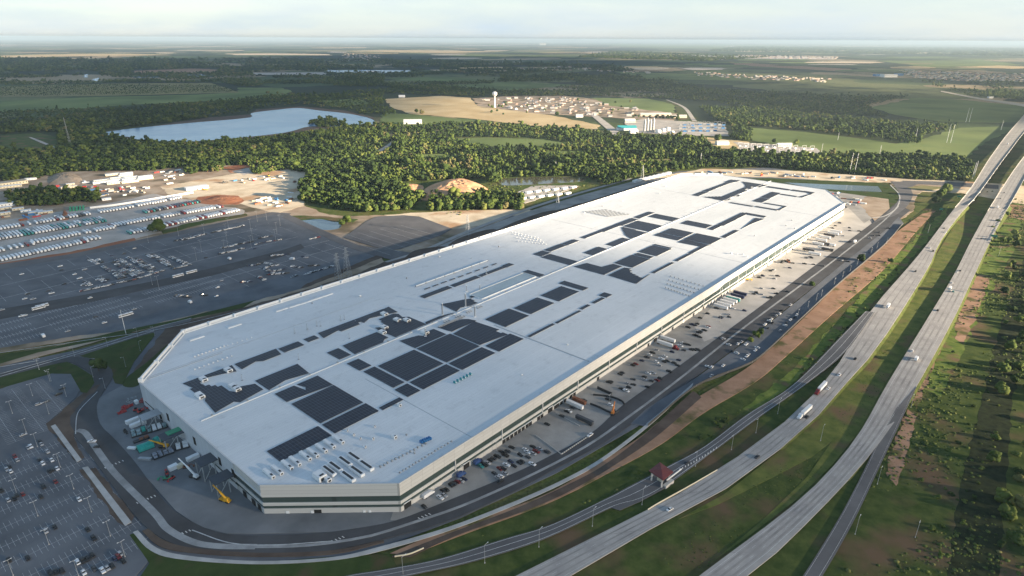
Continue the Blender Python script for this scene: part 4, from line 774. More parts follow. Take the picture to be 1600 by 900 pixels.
def crown(rng, h, wd, nb=10, nl=14, base=I2, low=.25, rs=1.0):
    Vs, Fs, o = [], [], 0
    for i in range(nb):
        a = rng.uniform(0, 6.28); rr = wd * .5 * rng.uniform(.1, .68); z = h * rng.uniform(low + .12, .84); r = rs * wd * rng.uniform(.17, .30) * (1.1 - .35 * z / h)
        c = np.array([math.cos(a) * rr * (1.2 - .7 * z / h), math.sin(a) * rr * (1.2 - .7 * z / h), z])
        for v, f in ((blob(rng, base, c, r)), (leafquads(rng, c, r, nl, wd * .05))): Vs.append(v); Fs.append(f + o); o += len(v)
    return np.concatenate(Vs), np.concatenate(Fs)
def mesh_np(name, V, F, m):
    o = bigmesh(name, V, F, m); me = o.data; bpy.data.objects.remove(o); return me
TREES = []
for i in range(7):
    rg = np.random.default_rng(100 + i); h = 1.0; wd = rg.uniform(1.0, 1.3); V, F = crown(rg, h, wd, 13, 16); cme = mesh_np('crown', V, F, m_leaf_o)
    tb = MB(); tb.tube((0, 0, 0), (.01, .01, .3), .035, .024, 7); 
    for k in range(5): a = k * 1.3 + i; tb.tube((.01, .01, .24 + .02 * k), (math.cos(a) * .22, math.sin(a) * .22, .5 + .04 * k), .016, .006, 5)
    TREES.append((cme, tb.mesh('trunk', m_bark)))
BUSH = []
for i in range(4):
    rg = np.random.default_rng(200 + i); V, F = crown(rg, .8, 1.2, 9, 16, I1, -.05); BUSH.append(mesh_np('foliage', V, F, m_leaf_o))
def tree(x, y, h, name, label, group, z=0):
    c, tk = random.choice(TREES); r = empty(name, (x, y, z), random.uniform(0, 6.28), label, 'tree', group); r.scale = (h * random.uniform(.9, 1.2), h * random.uniform(.9, 1.2), h)
    for me, nm in ((c, 'crown'), (tk, 'trunk')):
        o = bpy.data.objects.new(nm, me); COL.objects.link(o); o.parent = r
    return r
def bush(x, y, h, label, group, z=0):
    hn = 'broad' if h > 2.4 else 'small'; label = hn + ' ' + label; group = hn + ' ' + group; r = inst(random.choice(BUSH), 'bush', (x, y, z), random.uniform(0, 6.28), (h * random.uniform(.9, 1.5), h * random.uniform(.9, 1.5), h)); return tag(r, label, 'bush', group)
# forest outlines in the picture
NO = [[(150, 212), (215, 197), (300, 189), (386, 181), (391, 174), (430, 168), (465, 166), (505, 170), (545, 175), (584, 183), (584, 196), (520, 199), (482, 201), (440, 210), (330, 222), (240, 226), (195, 216)]]
ISL = [(482, 193), (500, 186), (530, 185), (540, 192), (538, 197), (500, 199)]
WOODS = [
 [(-200, 178), (0, 186), (60, 183), (110, 184), (140, 192), (165, 208), (200, 222), (300, 226), (440, 216), (560, 198), (590, 195), (640, 199), (700, 193), (800, 197), (940, 207), (1000, 214), (1060, 214), (1100, 218), (1150, 236), (1230, 243), (1284, 243), (1400, 245), (1505, 249), (1520, 262), (1510, 284), (1440, 282), (1300, 270), (1200, 262), (1100, 262), (1010, 272), (950, 292), (915, 276), (880, 276), (790, 278), (770, 288), (745, 282), (690, 281), (640, 293), (665, 310), (640, 328), (560, 332), (500, 322), (474, 316), (468, 290), (480, 272), (430, 262), (330, 258), (230, 268), (110, 268), (60, 280), (0, 284), (-200, 300)],
 [(672, 306), (740, 302), (820, 308), (816, 328), (740, 328), (668, 330)],
 [(10, 305), (80, 298), (152, 303), (158, 315), (80, 322), (14, 322)], [(286, 262), (330, 256), (350, 258), (348, 268), (290, 272)], [(392, 268), (430, 260), (480, 254), (484, 260), (430, 268), (400, 274)],
 [(0, 176), (110, 172), (330, 160), (456, 146), (600, 148), (598, 172), (584, 180), (545, 173), (470, 164), (400, 170), (388, 178), (330, 183), (156, 204), (120, 184), (60, 181), (-200, 200), (-200, 184)],
 [(1090, 168), (1180, 170), (1290, 180), (1390, 190), (1500, 196), (1490, 202), (1440, 212), (1436, 226), (1400, 222), (1330, 212), (1250, 203), (1172, 197), (1130, 195)],
 [(1132, 196), (1174, 200), (1176, 219), (1150, 222), (1140, 214)], ISL,
 [(1060, 190), (1000, 189), (984, 184), (1010, 183), (1060, 186)], [(640, 290), (650, 284), (600, 282), (560, 290)],
 [(594, 175), (600, 168), (612, 170), (620, 178), (600, 182)],
 [(-300, 92), (0, 92), (150, 96), (150, 100), (-300, 110)],
 [(-300, 92), (0, 92), (350, 92), (700, 96), (960, 104), (1100, 140), (1300, 150), (1420, 152), (1350, 166), (1390, 184), (1180, 168), (1070, 156), (930, 150), (740, 151), (600, 146), (456, 141), (440, 135), (374, 136), (340, 129), (180, 130), (0, 134), (-300, 140)],
 [(1440, 128), (1600, 130), (1800, 145), (1800, 170), (1600, 158), (1500, 148)], [(960, 80), (1200, 90), (1100, 96), (900, 90)], [(1200, 66), (1700, 76), (1700, 90), (1100, 80)]]
CLR = [[(930, 249), (1000, 250), (1060, 248), (1106, 252), (1050, 256), (985, 255), (940, 254)], [(640, 243), (690, 240), (720, 244), (680, 249)], [(850, 238), (900, 236), (930, 241), (880, 244)], [(540, 262), (560, 260), (566, 266), (545, 268)], [(205, 116), (335, 115), (345, 107), (208, 110)], [(510, 109), (642, 109), (642, 115), (510, 115)], [(600, 122), (780, 119), (780, 128), (600, 131)], [(680, 134), (900, 127), (900, 135), (800, 143)], [(690, 217), (760, 214), (850, 217), (905, 225), (850, 231), (740, 229)], [(130, 115), (157, 115), (157, 129), (144, 129), (130, 123)], [(394, 113), (512, 112), (512, 119), (396, 119)],
       [(582, 240), (600, 228), (612, 221), (620, 222), (598, 240)], [(40, 206), (92, 206), (92, 236), (-10, 238), (-10, 210)], [(975, 185), (1010, 184), (1142, 193), (1144, 214), (1060, 214), (985, 209)], [(620, 284), (760, 280), (772, 296), (690, 304), (640, 304)], [(1096, 214), (1180, 222), (1284, 232), (1286, 242), (1160, 237), (1110, 234)], [(940, 192), (960, 190), (975, 212), (955, 212)]]
cand = []
d = 500.0; rg = np.random.default_rng(3)
while d < 30000:
    s = max(7.9, d / 195); d2 = d + s * 12; hw = math.tan(R(47)) * d2
    xs = np.arange(-hw, hw, s); ys = np.arange(d, d2 - s * .01, s); X, Y = np.meshgrid(xs, ys); X = (X + rg.uniform(-.5, .5, X.shape) * s).ravel(); Y = (Y + rg.uniform(-.5, .5, Y.shape) * s).ravel()
    D_ = np.stack([X, Y, np.full(X.shape, -CAMH)], 1); k = D_ @ Fv; px = 800 + FPX * (D_ @ Rv) / k; py = 450 - FPX * (D_ @ Uv) / k
    a = np.zeros(X.shape, bool)
    for w_ in WOODS: a |= inpoly(px, py, w_)
    for w_ in NO + CLR: a &= ~inpoly(px, py, w_)
    a |= inpoly(px, py, ISL)
    for (A, B) in ((A1, B1), (A2, B2)):
        pass
    a &= (px > -60) & (px < 1660); q = sum(np.sin(X * fx + Y * fy + ph) for fx, fy, ph in ((.0041, .0023, 1), (-.0017, .0052, 2), (.011, -.007, 3), (.006, .013, 5), (.0009, .0017, .5)))
    a &= rg.random(X.shape) < np.where(q < -1.1, .38, np.where(q > 1.2, .97, .88)); a &= ~((Y > 3400) & (q + .35 * np.sin(X * .02 + Y * .013) < -.35) & ~((py > 128) & (py < 152) & (px < 400)))
    cand.append(np.stack([X[a], Y[a], np.full(a.sum(), s), px[a], py[a]], 1)); d = d2
cand = np.concatenate(cand)
hwpoly = [(x, y) for x, y, *_ in [p[:2] for p in HWL_l]] + [(x, y) for x, y, *_ in [p[:2] for p in HWL_r]][::-1]; hw2 = [p[:2] for p in HWR_l] + [p[:2] for p in HWR_r][::-1]
ok = ~(inpoly(cand[:, 3] - 3, cand[:, 4], hwpoly) | inpoly(cand[:, 3] + 3, cand[:, 4], hwpoly) | inpoly(cand[:, 3], cand[:, 4], hw2)); cand = cand[ok]
dist = np.hypot(cand[:, 0], cand[:, 1]); order = np.argsort(dist); cand = cand[order]; dist = dist[order]
near = np.zeros(len(cand), bool)
ki = 0
for i in range(len(cand)):
    x, y, s, px, py = cand[i]
    if ki < 125 and dist[i] < 2200 and -10 < px < 1610:
        near[i] = True; ki += 1
        if 660 < px < 825 and py > 300: lb, gp = 'tree in the narrow belt between the red mound and second car park', 'tree belt by the red mound'
        elif px > 1000: lb, gp = 'tree in the dark belt behind the factory and the water basin', 'trees behind the factory'
        elif px < 200: lb, gp = 'dark tree in the clump between the trailer yard and the dusty site', 'trees by the trailer yard'
        elif px < 465: lb, gp = 'scrubby tree on the sandy building site near the white pad', 'trees on the sandy site'
        else: lb, gp = 'sunlit tree on the near edge of the wood behind the pond', 'edge trees of the wood'
        h_ = random.uniform(7, 13.5); hn = 'tall' if h_ > 11.5 else ('middling' if h_ > 9 else 'low'); tree(x, y, h_, 'broadleaf_tree', hn + ' ' + lb, hn + ' ' + gp)
rest = cand[~near]; dr = dist[~near]
print('TREES individual', ki, 'stuff', len(rest))
def canopy(name, pts, protos, sz):
    n = len(pts); rg = np.random.default_rng(5); Vs, Fs, Ts, o = [], [], [], 0; pid = rg.integers(0, len(protos), n)
    for k, (pv_, pf) in enumerate(protos):
        s = pts[pid == k]; h = sz(s) * (.5 + 1.0 * rg.beta(2, 2.4, len(s))) * np.where(rg.random(len(s)) < .07, 1.6, 1.0); a = rg.uniform(0, 6.28, len(s)); wd = np.maximum(s[:, 2] * 1.35, h * 1.0) * rg.uniform(.6, 1.4, len(s)); ca, sa = np.cos(a), np.sin(a)
        x = pv_[None, :, 0] * wd[:, None]; y = pv_[None, :, 1] * wd[:, None]; V = np.stack([s[:, 0, None] + x * ca[:, None] - y * sa[:, None], s[:, 1, None] + x * sa[:, None] + y * ca[:, None], pv_[None, :, 2] * h[:, None] + 0 * x], -1).reshape(-1, 3)
        F = (pf[None] + (np.arange(len(s)) * len(pv_))[:, None, None] + o).reshape(-1, 3); Vs.append(V); Fs.append(F); lf = .16 * np.sin(s[:, 0] * .013 + s[:, 1] * .007) + .12 * np.sin(s[:, 1] * .021 - s[:, 0] * .017 + 1) + .1 * np.sin(s[:, 0] * .045 + s[:, 1] * .05); Ts.append(np.repeat(np.clip(rg.beta(1.5, 1.9, len(s)) * 1.05 + lf - .04, 0, 1), len(pv_))); o += len(V)
    ob = bigmesh(name, np.concatenate(Vs), np.concatenate(Fs), m_leaf_s, tint=np.concatenate(Ts)); return tag(ob, kind='stuff')
def proto(k, nb, nl, base): rg = np.random.default_rng(k); return crown(rg, 1.0, 1.0, nb, nl, base, .1, .85 if nb > 5 else 1.0)
mid = dr < 2600
tag(canopy('woodland', rest[mid], [proto(300 + k, 9, 4, I1) for k in range(8)], lambda s: np.full(len(s), 12.0)), 'broad mass of green woodland around the lake and behind the factory', 'woodland')
# orchard rows beyond the river meadow
oc = []
ox, oy, _ = G(0, 152); 
sheet('orchard_ground', [(-60, 153), (-60, 137), (180, 131), (330, 130), (374, 145), (180, 150)], 1.9, m_median0)
uu = np.arange(-3600, 200, 44.0)
for j, yy in enumerate(np.arange(2800, 3950, 11.0)):
    X = uu + (yy - 2800) * .35; D_ = np.stack([X, np.full(X.shape, yy), np.full(X.shape, -CAMH)], 1); k = D_ @ Fv; px = 800 + FPX * (D_ @ Rv) / k; py = 450 - FPX * (D_ @ Uv) / k; ok_ = inpoly(px, py, [(-40, 152), (-40, 138), (180, 132), (330, 131), (372, 144), (180, 149)]) & (RNG.random(len(X)) < .93)
    oc.append(np.stack([X[ok_], np.full(ok_.sum(), yy), np.full(ok_.sum(), 9.0), px[ok_], py[ok_]], 1))
oc = np.concatenate(oc)
if len(oc): tag(canopy('orchard', oc, [proto(340, 2, 3, I1)], lambda s: np.full(len(s), 9.0)), 'dark orchard planted in straight rows beyond the green meadow', 'orchard')
tag(canopy('distant_woodland', rest[~mid], [proto(320 + k, 2, 3, I1) for k in range(5)], lambda s: np.clip(s[:, 2] * .75, 11, 26)), 'hazy far woodland beyond the lake and the village', 'woodland')
# single trees standing apart
for px, py, h, lb in ((247, 362, 19, 'large dark spreading tree at the edge of the trailer yard and car park'), (543, 350, 14, 'bushy tree at the right-hand end of the small pond'), (534, 352, 9, 'small tree on the bank of the small pond'),
        (155, 581, 12, 'round dark tree on the grass bend beside the near car park'), (1478, 300, 16, 'tall tree at the top of the row beside the highway embankment'), (1470, 309, 17, 'middle tree of the row beside the highway embankment'), (1462, 318, 14, 'lowest tree of the row beside the highway embankment'),
        (1180, 528, 7, 'front tree of the planted island in the long side car park'), (1188, 522, 6, 'middle tree of the planted island in the long side car park'), (1172, 534, 5, 'low bushy tree at the near tip of the planted island'), (1268, 447, 6, 'bushy tree on the small island of the long side car park'),
        (1345, 408, 9, 'round tree at the far end of the side car park'), (1391, 411, 7, 'small tree on the dirt bank near the highway'), (419, 147, 16, 'dark tree alone on the river meadow'), (434, 147, 14, 'second dark tree on the river meadow'), (651, 177, 18, 'pair-forming tree on the mown field'), (659, 178, 16, 'tree beside the white barn on the mown field'),
        (1210, 224, 15, 'dark tree left of the pale yard'), (1245, 226, 14, 'dark tree right of the pale yard'), (1121, 220, 18, 'wide tree on the scrub field'), (950, 150, 17, 'dark tree behind the village'), (985, 160, 12, 'tree in the east pasture')):
    x, y, _ = G(px, py); tree(x, y, h, 'broadleaf_tree', lb, None)
# bushes on the right-hand verge and along the dirt track
BZ = [([(1430, 690), (1470, 560), (1530, 440), (1560, 420), (1620, 400), (1640, 560), (1560, 700), (1500, 860), (1440, 880)], 64, (1.2, 3.6), 'bush on the rough ground right of the highway', 'bushes right of the highway'),
      ([(1560, 430), (1600, 380), (1700, 420), (1660, 900), (1560, 900), (1575, 700)], 46, (3, 6.5), 'bush along the dark scrub at the right edge', 'scrub at the right edge'),
      ([(1240, 586), (1330, 500), (1400, 420), (1408, 426), (1340, 512), (1256, 592)], 34, (1.6, 3.6), 'bush on the slope between the dirt track and the highway', 'bushes by the dirt track'),
      ([(1068, 695), (1130, 650), (1150, 655), (1090, 694)], 12, (2, 4), 'bush on the grass left of the frontage road', 'bushes by the frontage road'),
      ([(1500, 300), (1600, 296), (1640, 330), (1560, 340), (1510, 320)], 10, (2, 5), 'bush below the highway bridges', 'bushes below the bridges')]
for poly, n, hr, lb, gp in BZ:
    k = 0; xs = [p[0] for p in poly]; ys = [p[1] for p in poly]
    while k < n:
        a, b = random.uniform(min(xs), max(xs)), random.uniform(min(ys), max(ys))
        if inpoly([a], [b], poly)[0]:
            x, y, _ = G(a, b); bush(x, y, random.uniform(*hr), lb, gp, .3); k += 1
for i in range(125):
    a = random.uniform(0, 1); py = random.uniform(320, 930) if i < 60 else random.uniform(320, 620); px = 1575 + random.uniform(-26, 100) if i < 60 else random.uniform(1562, 1640)
    if px < 1605 and random.random() < .35: continue
    x, y, _ = G(px, py); tree(x, y, random.uniform(4.5, 9.5), 'broadleaf_tree', 'tree in the dense growth at the right picture edge', 'growth at the right edge')
sheet('dark_strip', [(1600, 405), (1560, 520), (1530, 640), (1500, 760), (1480, 900), (1470, 1000), (1560, 1000), (1562, 880), (1572, 760), (1580, 640), (1600, 540), (1640, 430)], .45, m_dark_growth)  # flat dark sheet laid down the rough ground
for i_, pp in enumerate([[(1500, 470), (1530, 430), (1548, 432), (1530, 480), (1505, 540), (1492, 530)], [(1440, 560), (1470, 505), (1482, 510), (1460, 570), (1432, 640), (1422, 620)], [(1395, 700), (1418, 640), (1432, 650), (1420, 700), (1400, 760), (1384, 740)], [(1552, 330), (1580, 320), (1640, 325), (1600, 345)]]): sheet('bare_earth', pp, .46 + .01 * i_, m_dirt)
sheet('sunlit_verge', [(1310, 500), (1400, 400), (1482, 322), (1478, 340), (1440, 386), (1355, 486), (1330, 505), (1240, 598), (1180, 648), (1160, 640), (1236, 580)], .47, m_bright)  # brighter sheet paints sunlight on the left-hand verge
sheet('sunlit_verge', [(1437, 606), (1491, 500), (1526, 426), (1556, 370), (1590, 312), (1610, 318), (1580, 400), (1540, 470), (1500, 560), (1470, 620)], .43, m_bright)  # the same painted sunlight on the right-hand verge
# short scrub that nobody could count
def tufts(name, poly, n, hr, z=.3, lab=None, seed=1):
    rg = np.random.default_rng(seed); W_ = np.array([G(a, b)[:2] for a, b in poly]); lo, hi = W_.min(0), W_.max(0); P = rg.uniform(lo, hi, (n * 5, 2)); P = P[inpoly(P[:, 0], P[:, 1], [tuple(q) for q in W_])][:n]
    # patchy: keep where a few random waves agree
    f = sum(np.sin(P[:, 0] * rg.uniform(.01, .08) + P[:, 1] * rg.uniform(-.08, .08) + rg.uniform(0, 6)) for _ in range(5)); P = P[f + rg.uniform(-1.2, 1.2, len(P)) > -.2]
    v, fc = I1; n = len(P); h = hr[0] + (hr[1] - hr[0]) * rg.random(n) ** 2.6; J = 1 + rg.uniform(-.35, .35, (n, len(v), 3)); V = v[None] * J * (h[:, None, None] * np.array([1.3, 1.3, .8])) + np.concatenate([P, np.full((n, 1), z)], 1)[:, None]
    F = (fc[None] + (np.arange(n) * len(v))[:, None, None]).reshape(-1, 3); o = bigmesh(name, V.reshape(-1, 3), F, m_scrub, tint=np.repeat(rg.beta(3, 2, n), len(v))); tag(o, lab, 'scrub', None, 'stuff')
tufts('scrub', [(1290, 900), (1345, 740), (1440, 600), (1540, 400), (1600, 300), (1720, 330), (1760, 900)], 26000, (.2, 1.35), .35, 'patchy weeds and scrub right of the highway', 1)
tufts('scrub', [(650, 866), (860, 790), (1035, 700), (1180, 602), (1300, 498), (1390, 424), (1500, 300), (1480, 320), (1400, 420), (1300, 540), (1230, 600), (1100, 694), (980, 760), (860, 818)], 3500, (.3, 1.0), .35, 'weeds on the bank between the dirt track and the frontage road', 2)
tufts('scrub', [(1030, 880), (1300, 660), (1330, 610), (1400, 500), (1480, 380), (1500, 380), (1440, 500), (1380, 600), (1340, 670), (1230, 790), (1100, 890)], 12000, (.12, .5), .5, 'long grass of the highway median', 3)
tufts('scrub', [(1290, 500), (1330, 440), (1400, 380), (1450, 325), (1475, 320), (1440, 380), (1380, 440), (1310, 510)], 900, (.4, 1.5), .8, 'weeds growing over the upper end of the dirt track', 6)
tufts('scrub', [(650, 285), (900, 292), (1000, 276), (880, 300), (760, 330), (700, 340)], 900, (.8, 2.4), .3, 'rough growth below the wood edge', 4)
# ================================================================ things on the factory roof
def ron(px, py, z=HB): x, y, _ = G(px, py, z); return x, y
m_grey = mat('grey_metal', (.33, .35, .37), .5, .3, var=.1, scale=1); m_blue = mat('blue_plastic', (.03, .16, .38), .5)
def unit(x, y, z, l, w_, h, label, cat='rooftop unit', group=None, name='rooftop_unit', mb_=m_white, fan=m_dark, rz=TH + math.pi / 2, dark=False):
    r = empty(name, (x, y, z), rz, label, cat, group)
    b = MB(); b.box((0, 0, .35), (l, w_, h)); b.box((0, 0, .35 + h), (l * .96, w_ * .9, .1)); kid(b.obj('casing', mb_, r), r)
    s = MB()
    for t in (-.4, .4): s.box((l * t, 0, 0), (.25, w_ * .8, .35))
    kid(s.obj('support', m_grey, r), r)
    f = MB()
    if dark: f.box((0, 0, h + .45), (l * .84, w_ * .55, .12))
    else: f.box((-l / 2 - .04, 0, .7), (.1, w_ * .6, h * .6)); f.box((-l * .3, 0, h + .45), (l * .2, w_ * .5, .15))
    kid(f.obj('vent', fan, r), r); return r
o0 = None
for i, (a, b) in enumerate(zm(*Z3, [(145,505),(192,485),(248,457),(292,435),(350,405),(392,388),(440,362),(485,338),(535,313)])):
    x, y = ron(a, b + 2); lb = f'{ORD[i]} long white air handler from the left in the row below the nearest solar block'
    if i == 0: o0 = unit(x, y, HB, 11.5, 2.2, 1.8, lb, group='row of long white air handlers')
    else: dup(o0, (x, y, HB), TH + math.pi / 2, lb)
for i, (a, b) in enumerate(zm(*Z3, [(625,420),(572,445),(518,475),(483,498),(640,500),(693,468),(590,530)])):
    x, y = ron(a, b); lb = f'{ORD[i]} black-topped rooftop unit of the cluster near the front roof edge'
    if i == 0: o0 = unit(x, y, HB, 12.5, 3.0, 1.8, lb, group='black-topped rooftop units', dark=True)
    else: dup(o0, (x, y, HB), TH + math.pi / 2, lb)
x, y = ron(*zm(*Z3, [(433, 532)])[0]); unit(x, y, HB, 7.5, 5.5, 3.5, 'bulky white air unit standing alone at the front roof edge'); unit(x + 5.5, y - 2.5, HB, 4, 3, 2.2, 'low white box beside the bulky air unit')
for i, ((a, b), l) in enumerate(zip(zm(*Z3, [(850,305),(878,125),(738,243),(728,312),(685,358),(658,310),(620,290),(585,265)]), (3.4, 3, 1.8, 2.2, 1.8, 1.6, 2, 1.6))):
    x, y = ron(a, b); unit(x, y, HB, l, l * .7, l * .6, f'{ORD[i]} small white roof vent box in the scatter right of the big solar blocks', group='small vent boxes', name='vent_box')
for i, (zk, a, b) in enumerate([(ZA, 405, 612), (ZA, 425, 520), (ZA, 565, 468), (ZA, 592, 560), (ZA, 612, 574), (Z4, 140, 388), (Z4, 210, 420), (Z4, 140, 460), (Z4, 262, 422), (Z4, 130, 487), (Z4, 360, 488)]):
    x, y = ron(*zm(*zk, [(a, b)])[0]); unit(x, y, HB, 7 if i != 0 else 9, 4.5, 2.0, f'{ORD[i]} squat white roof unit from the near end, among the notched solar blocks', group='squat roof units in the solar notches')
for i in range(5):
    t = i / 4; x, y = ron(*zm(*Z3, [(1003 + 47 * t, 332 - 20 * t)])[0]); unit(x, y, HB, 2.8, 1.2, 1.5, f'{ORD[i]} blue tank from the left in the row of five on the roof', 'tank', 'row of blue roof tanks', 'roof_tank', m_blue, m_blue)
for i in range(6):
    x, y = ron(*zm(560, 380, 3.4625, [(522 + 17 * i, 758 - 9 * i)])[0]); unit(x, y, HB, 2.6, 1.1, 1.4, f'{ORD[i]} teal box from the left in the row beside the large solar squares', 'tank', 'row of teal roof boxes', 'roof_tank', mat('teal_paint', (.04, .3, .33), .5) if 'teal_paint' not in MATS else MATS['teal_paint'], m_white)
vm = MB(); vm.lathe([(0, 0), (.55, 0), (.62, .5), (.95, .6), (.95, .95), (.5, 1.25), (0, 1.3)], 10); VM = vm.mesh('roof_vent', m_white, True); vm2 = MB(); vm2.lathe([(0, 0), (.55, 0), (.55, .9), (.8, 1.0), (0, 1.3)], 8); VM2 = vm2.mesh('roof_vent', m_grey, True)
def vents(p, q, n, zk, label, gp, me=VM, sc=1.0, jit=0):
    (a, b), (c, d) = zm(*zk, [p, q])
    for i in range(n):
        t = i / max(1, n - 1); x, y = ron(a + (c - a) * t + random.uniform(-jit, jit), b + (d - b) * t + random.uniform(-jit, jit)); tag(inst(me, 'roof_vent', (x, y, HB), random.uniform(0, 6), sc), label, 'roof vent', gp)
vents((375, 388), (540, 330), 9, ZA, 'silver domed roof vent in the upper dotted line by the left chamfer', 'upper line of domed vents')
vents((560, 325), (695, 280), 6, ZA, 'tiny roof vent continuing the upper dotted line', 'tiny vents of the upper line', sc=.6)
vents((375, 460), (582, 385), 9, ZA, 'silver domed roof vent in the lower dotted line by the left chamfer', 'lower line of domed vents', sc=.8)
vents((770, 468), (1025, 340), 13, Z3, 'small grey roof vent in the ragged line before the blue tanks', 'ragged line of vents', VM2, 1.0, .6); vents((880, 500), (1170, 325), 17, Z3, 'dark pipe stub in the line nearest the right roof edge', 'pipe stubs by the roof edge', VM2, .8, .5)
for k in range(4): vents((0 + 22 * k, 305 + 0 * k) if k == 0 else (5 + 8 * k, 300 + 16 * k), (120 + 12 * k, 362 - 10 * (3 - k)), 9, Z5, f'pale roof vent of the {ORD[k]} short row left of the middle letter', f'{ORD[k]} row of pale vents', VM, .9)
for k in range(4): vents((735 - 8 * k, 510 + 18 * k), (885 - 22 * k, 556 + 15 * k), 9, Z5, f'dark roof vent of the {ORD[k]} short row near the right roof edge', f'{ORD[k]} row of dark vents', VM2, 1.1)
for i in range(24): 
    a, b = random.uniform(350, 380) + i * 10, 0
    u, v = random.uniform(20, 900), random.choice([random.uniform(10, 45), random.uniform(258, 300)]); x, y = XY(u, v); tag(inst(VM2 if i % 2 else VM, 'roof_vent', (x, y, HB), 0, random.uniform(.8, 1.5)), 'lone roof vent on the open white margin near ' + ('the right roof edge' if v < 100 else 'the left roof edge'), 'roof vent', 'vents on the right margin' if v < 100 else 'vents on the left margin')
# flat skylight plates along the left parapet
for i, (a, b) in enumerate(zm(*ZA, [(385,283),(597,213),(862,122),(935,100),(1000,80),(1058,60),(1118,40)])):
    x, y = ron(a, b); r = empty('skylight', (x, y, HB), TH, f'{ORD[i]} pale skylight plate from the near end along the left parapet', 'skylight', 'skylights along the left parapet'); s = MB(); s.box((0, 0, 0), (13, 4.4, .6)); s.obj('frame', m_white, r); s = MB(); s.box((-3.2, 0, .6), (5.6, 3.4, .25)); s.box((3.2, 0, .6), (5.6, 3.4, .25)); s.obj('pane', m_roof, r)
# long white duct, dark dashes beside it, raised skylight
def bar_between(p, q, zk, wd, h, m, name, label, cat, z=HB):
    (a, b), (c, d) = zm(*zk, [p, q]); x0, y0 = ron(a, b); x1, y1 = ron(c, d); l = math.hypot(x1 - x0, y1 - y0); s = MB(); s.box((0, 0, .8), (l, wd, h)); rz = math.atan2(y1 - y0, x1 - x0); r = empty(name, ((x0 + x1) / 2, (y0 + y1) / 2, z), rz, label, cat); s.obj('duct', m, r); s = MB()
    k = int(l / 14)
    for i in range(k + 1): s.box((-l / 2 + l * i / k, 0, 0), (.5, wd + .5, h + 1.1))
    s.obj('stand', m_grey, r)
bar_between((310, 237), (700, 97), Z4, 1.1, .8, m_roof, 'roof_duct', 'long raised white duct beyond the second solar letter', 'duct')
for i in range(9):
    t = i / 8; x, y = ron(*zm(*Z4, [(372 + 362 * t, 246 - 130 * t)])[0]); s = MB(); s.box((0, 0, .5), (8.5, 1.5, .12)); s.box((0, 0, 0), (8, .2, .5)); tag(s.obj('solar_strip', m_solar, None, (x, y, HB), TH), f'{ORD[i]} narrow dark solar strip from the near end of the dashed line', 'solar strip', 'dashed line of narrow solar strips')
us0, us1 = UVp(*zm(*Z4, [(655, 300)])[0], HB), UVp(*zm(*Z4, [(950, 180)])[0], HB)
x, y = XY((us0[0] + us1[0]) / 2, 172); r = empty('monitor_skylight', (x, y, HB), TH, 'long white-framed raised skylight next to the roof spine', 'skylight'); l = us1[0] - us0[0]
s = MB(); s.box((0, 9, 0), (l, .7, 1.1)); s.box((0, -9, 0), (l, .7, 1.1)); s.box((-l / 2, 0, 0), (.7, 17.2, 1.1)); s.box((l / 2, 0, 0), (.7, 17.2, 1.1)); s.obj('frame', m_roof, r); s = MB(); s.box((0, 0, 0), (l - 1.4, 17.1, .7)); s.obj('glazing', mat('frosted_glass', (.36, .43, .46), .35, var=.1, scale=.06), r)
# exhaust stacks
sm_ = None
for i, (a, b, h) in enumerate([(455, 388, 12), (580, 345, 14), (630, 398, 11), (363, 505, 8), (585, 262, 7), (693, 168, 6), (657, 250, 5)]):
    x, y = ron(*zm(*Z4, [(a, b)])[0]); r = empty('exhaust_stack', (x, y, HB), 0, f'{ORD[i]} tallest slim exhaust stack of the group around the middle of the roof spine', 'chimney', 'exhaust stacks on the roof'); s = MB(); s.tube((0, 0, 0), (0, 0, h), .75 if h > 9 else .4, n=10); s.obj('flue', m_grey, r); s = MB(); s.tube((0, 0, h), (0, 0, h + .6), .95 if h > 9 else .55, n=10); s.box((0, 0, 0), (2.2, 2.2, .6)); s.obj('cap', m_white, r)
for i, (a, b) in enumerate(zm(*ZA, [(938, 255), (1008, 232), (1062, 215), (1083, 215), (1197, 185), (1217, 178), (642, 520), (960, 403), (1245, 285)])):
    x, y = ron(a, b); s = MB(); s.tube((0, 0, 0), (0, 0, 5.5), .18, n=6); s.box((0, 0, 0), (1.4, 1.4, .3)); s.tube((0, 0, 5.3), (.9, 0, 5.6), .14, n=5); tag(s.obj('roof_pipe', m_grey, None, (x, y, HB), i), f'{ORD[i]} thin upright roof pipe from the near left', 'pipe', 'thin upright pipes on the left roof')
# pipework clutter around the middle of the spine, as separate racks
for i in range(12):
    x, y = ron(*zm(*Z4, [(450 + 16 * i, 452 - 7 * i)])[0]) if i < 8 else XY(180 + 15 * (i - 8), 150); r = empty('pipe_rack', (x, y, HB), TH + random.uniform(-.1, .1), f'{ORD[i]} grey pipe rack from the near end along the roof spine', 'pipe rack', 'pipe racks along the spine'); s = MB(); 
    for k in range(3): s.tube((-3.5, k - 1, .9 + .2 * k), (3.5, k - 1, .9 + .2 * k), .16, n=6)
    s.obj('pipes', m_grey, r); s = MB()
    for k in (-2.8, 0, 2.8): s.box((k, 0, 0), (.2, 2.6, .9))
    s.obj('stand', m_grey, r)
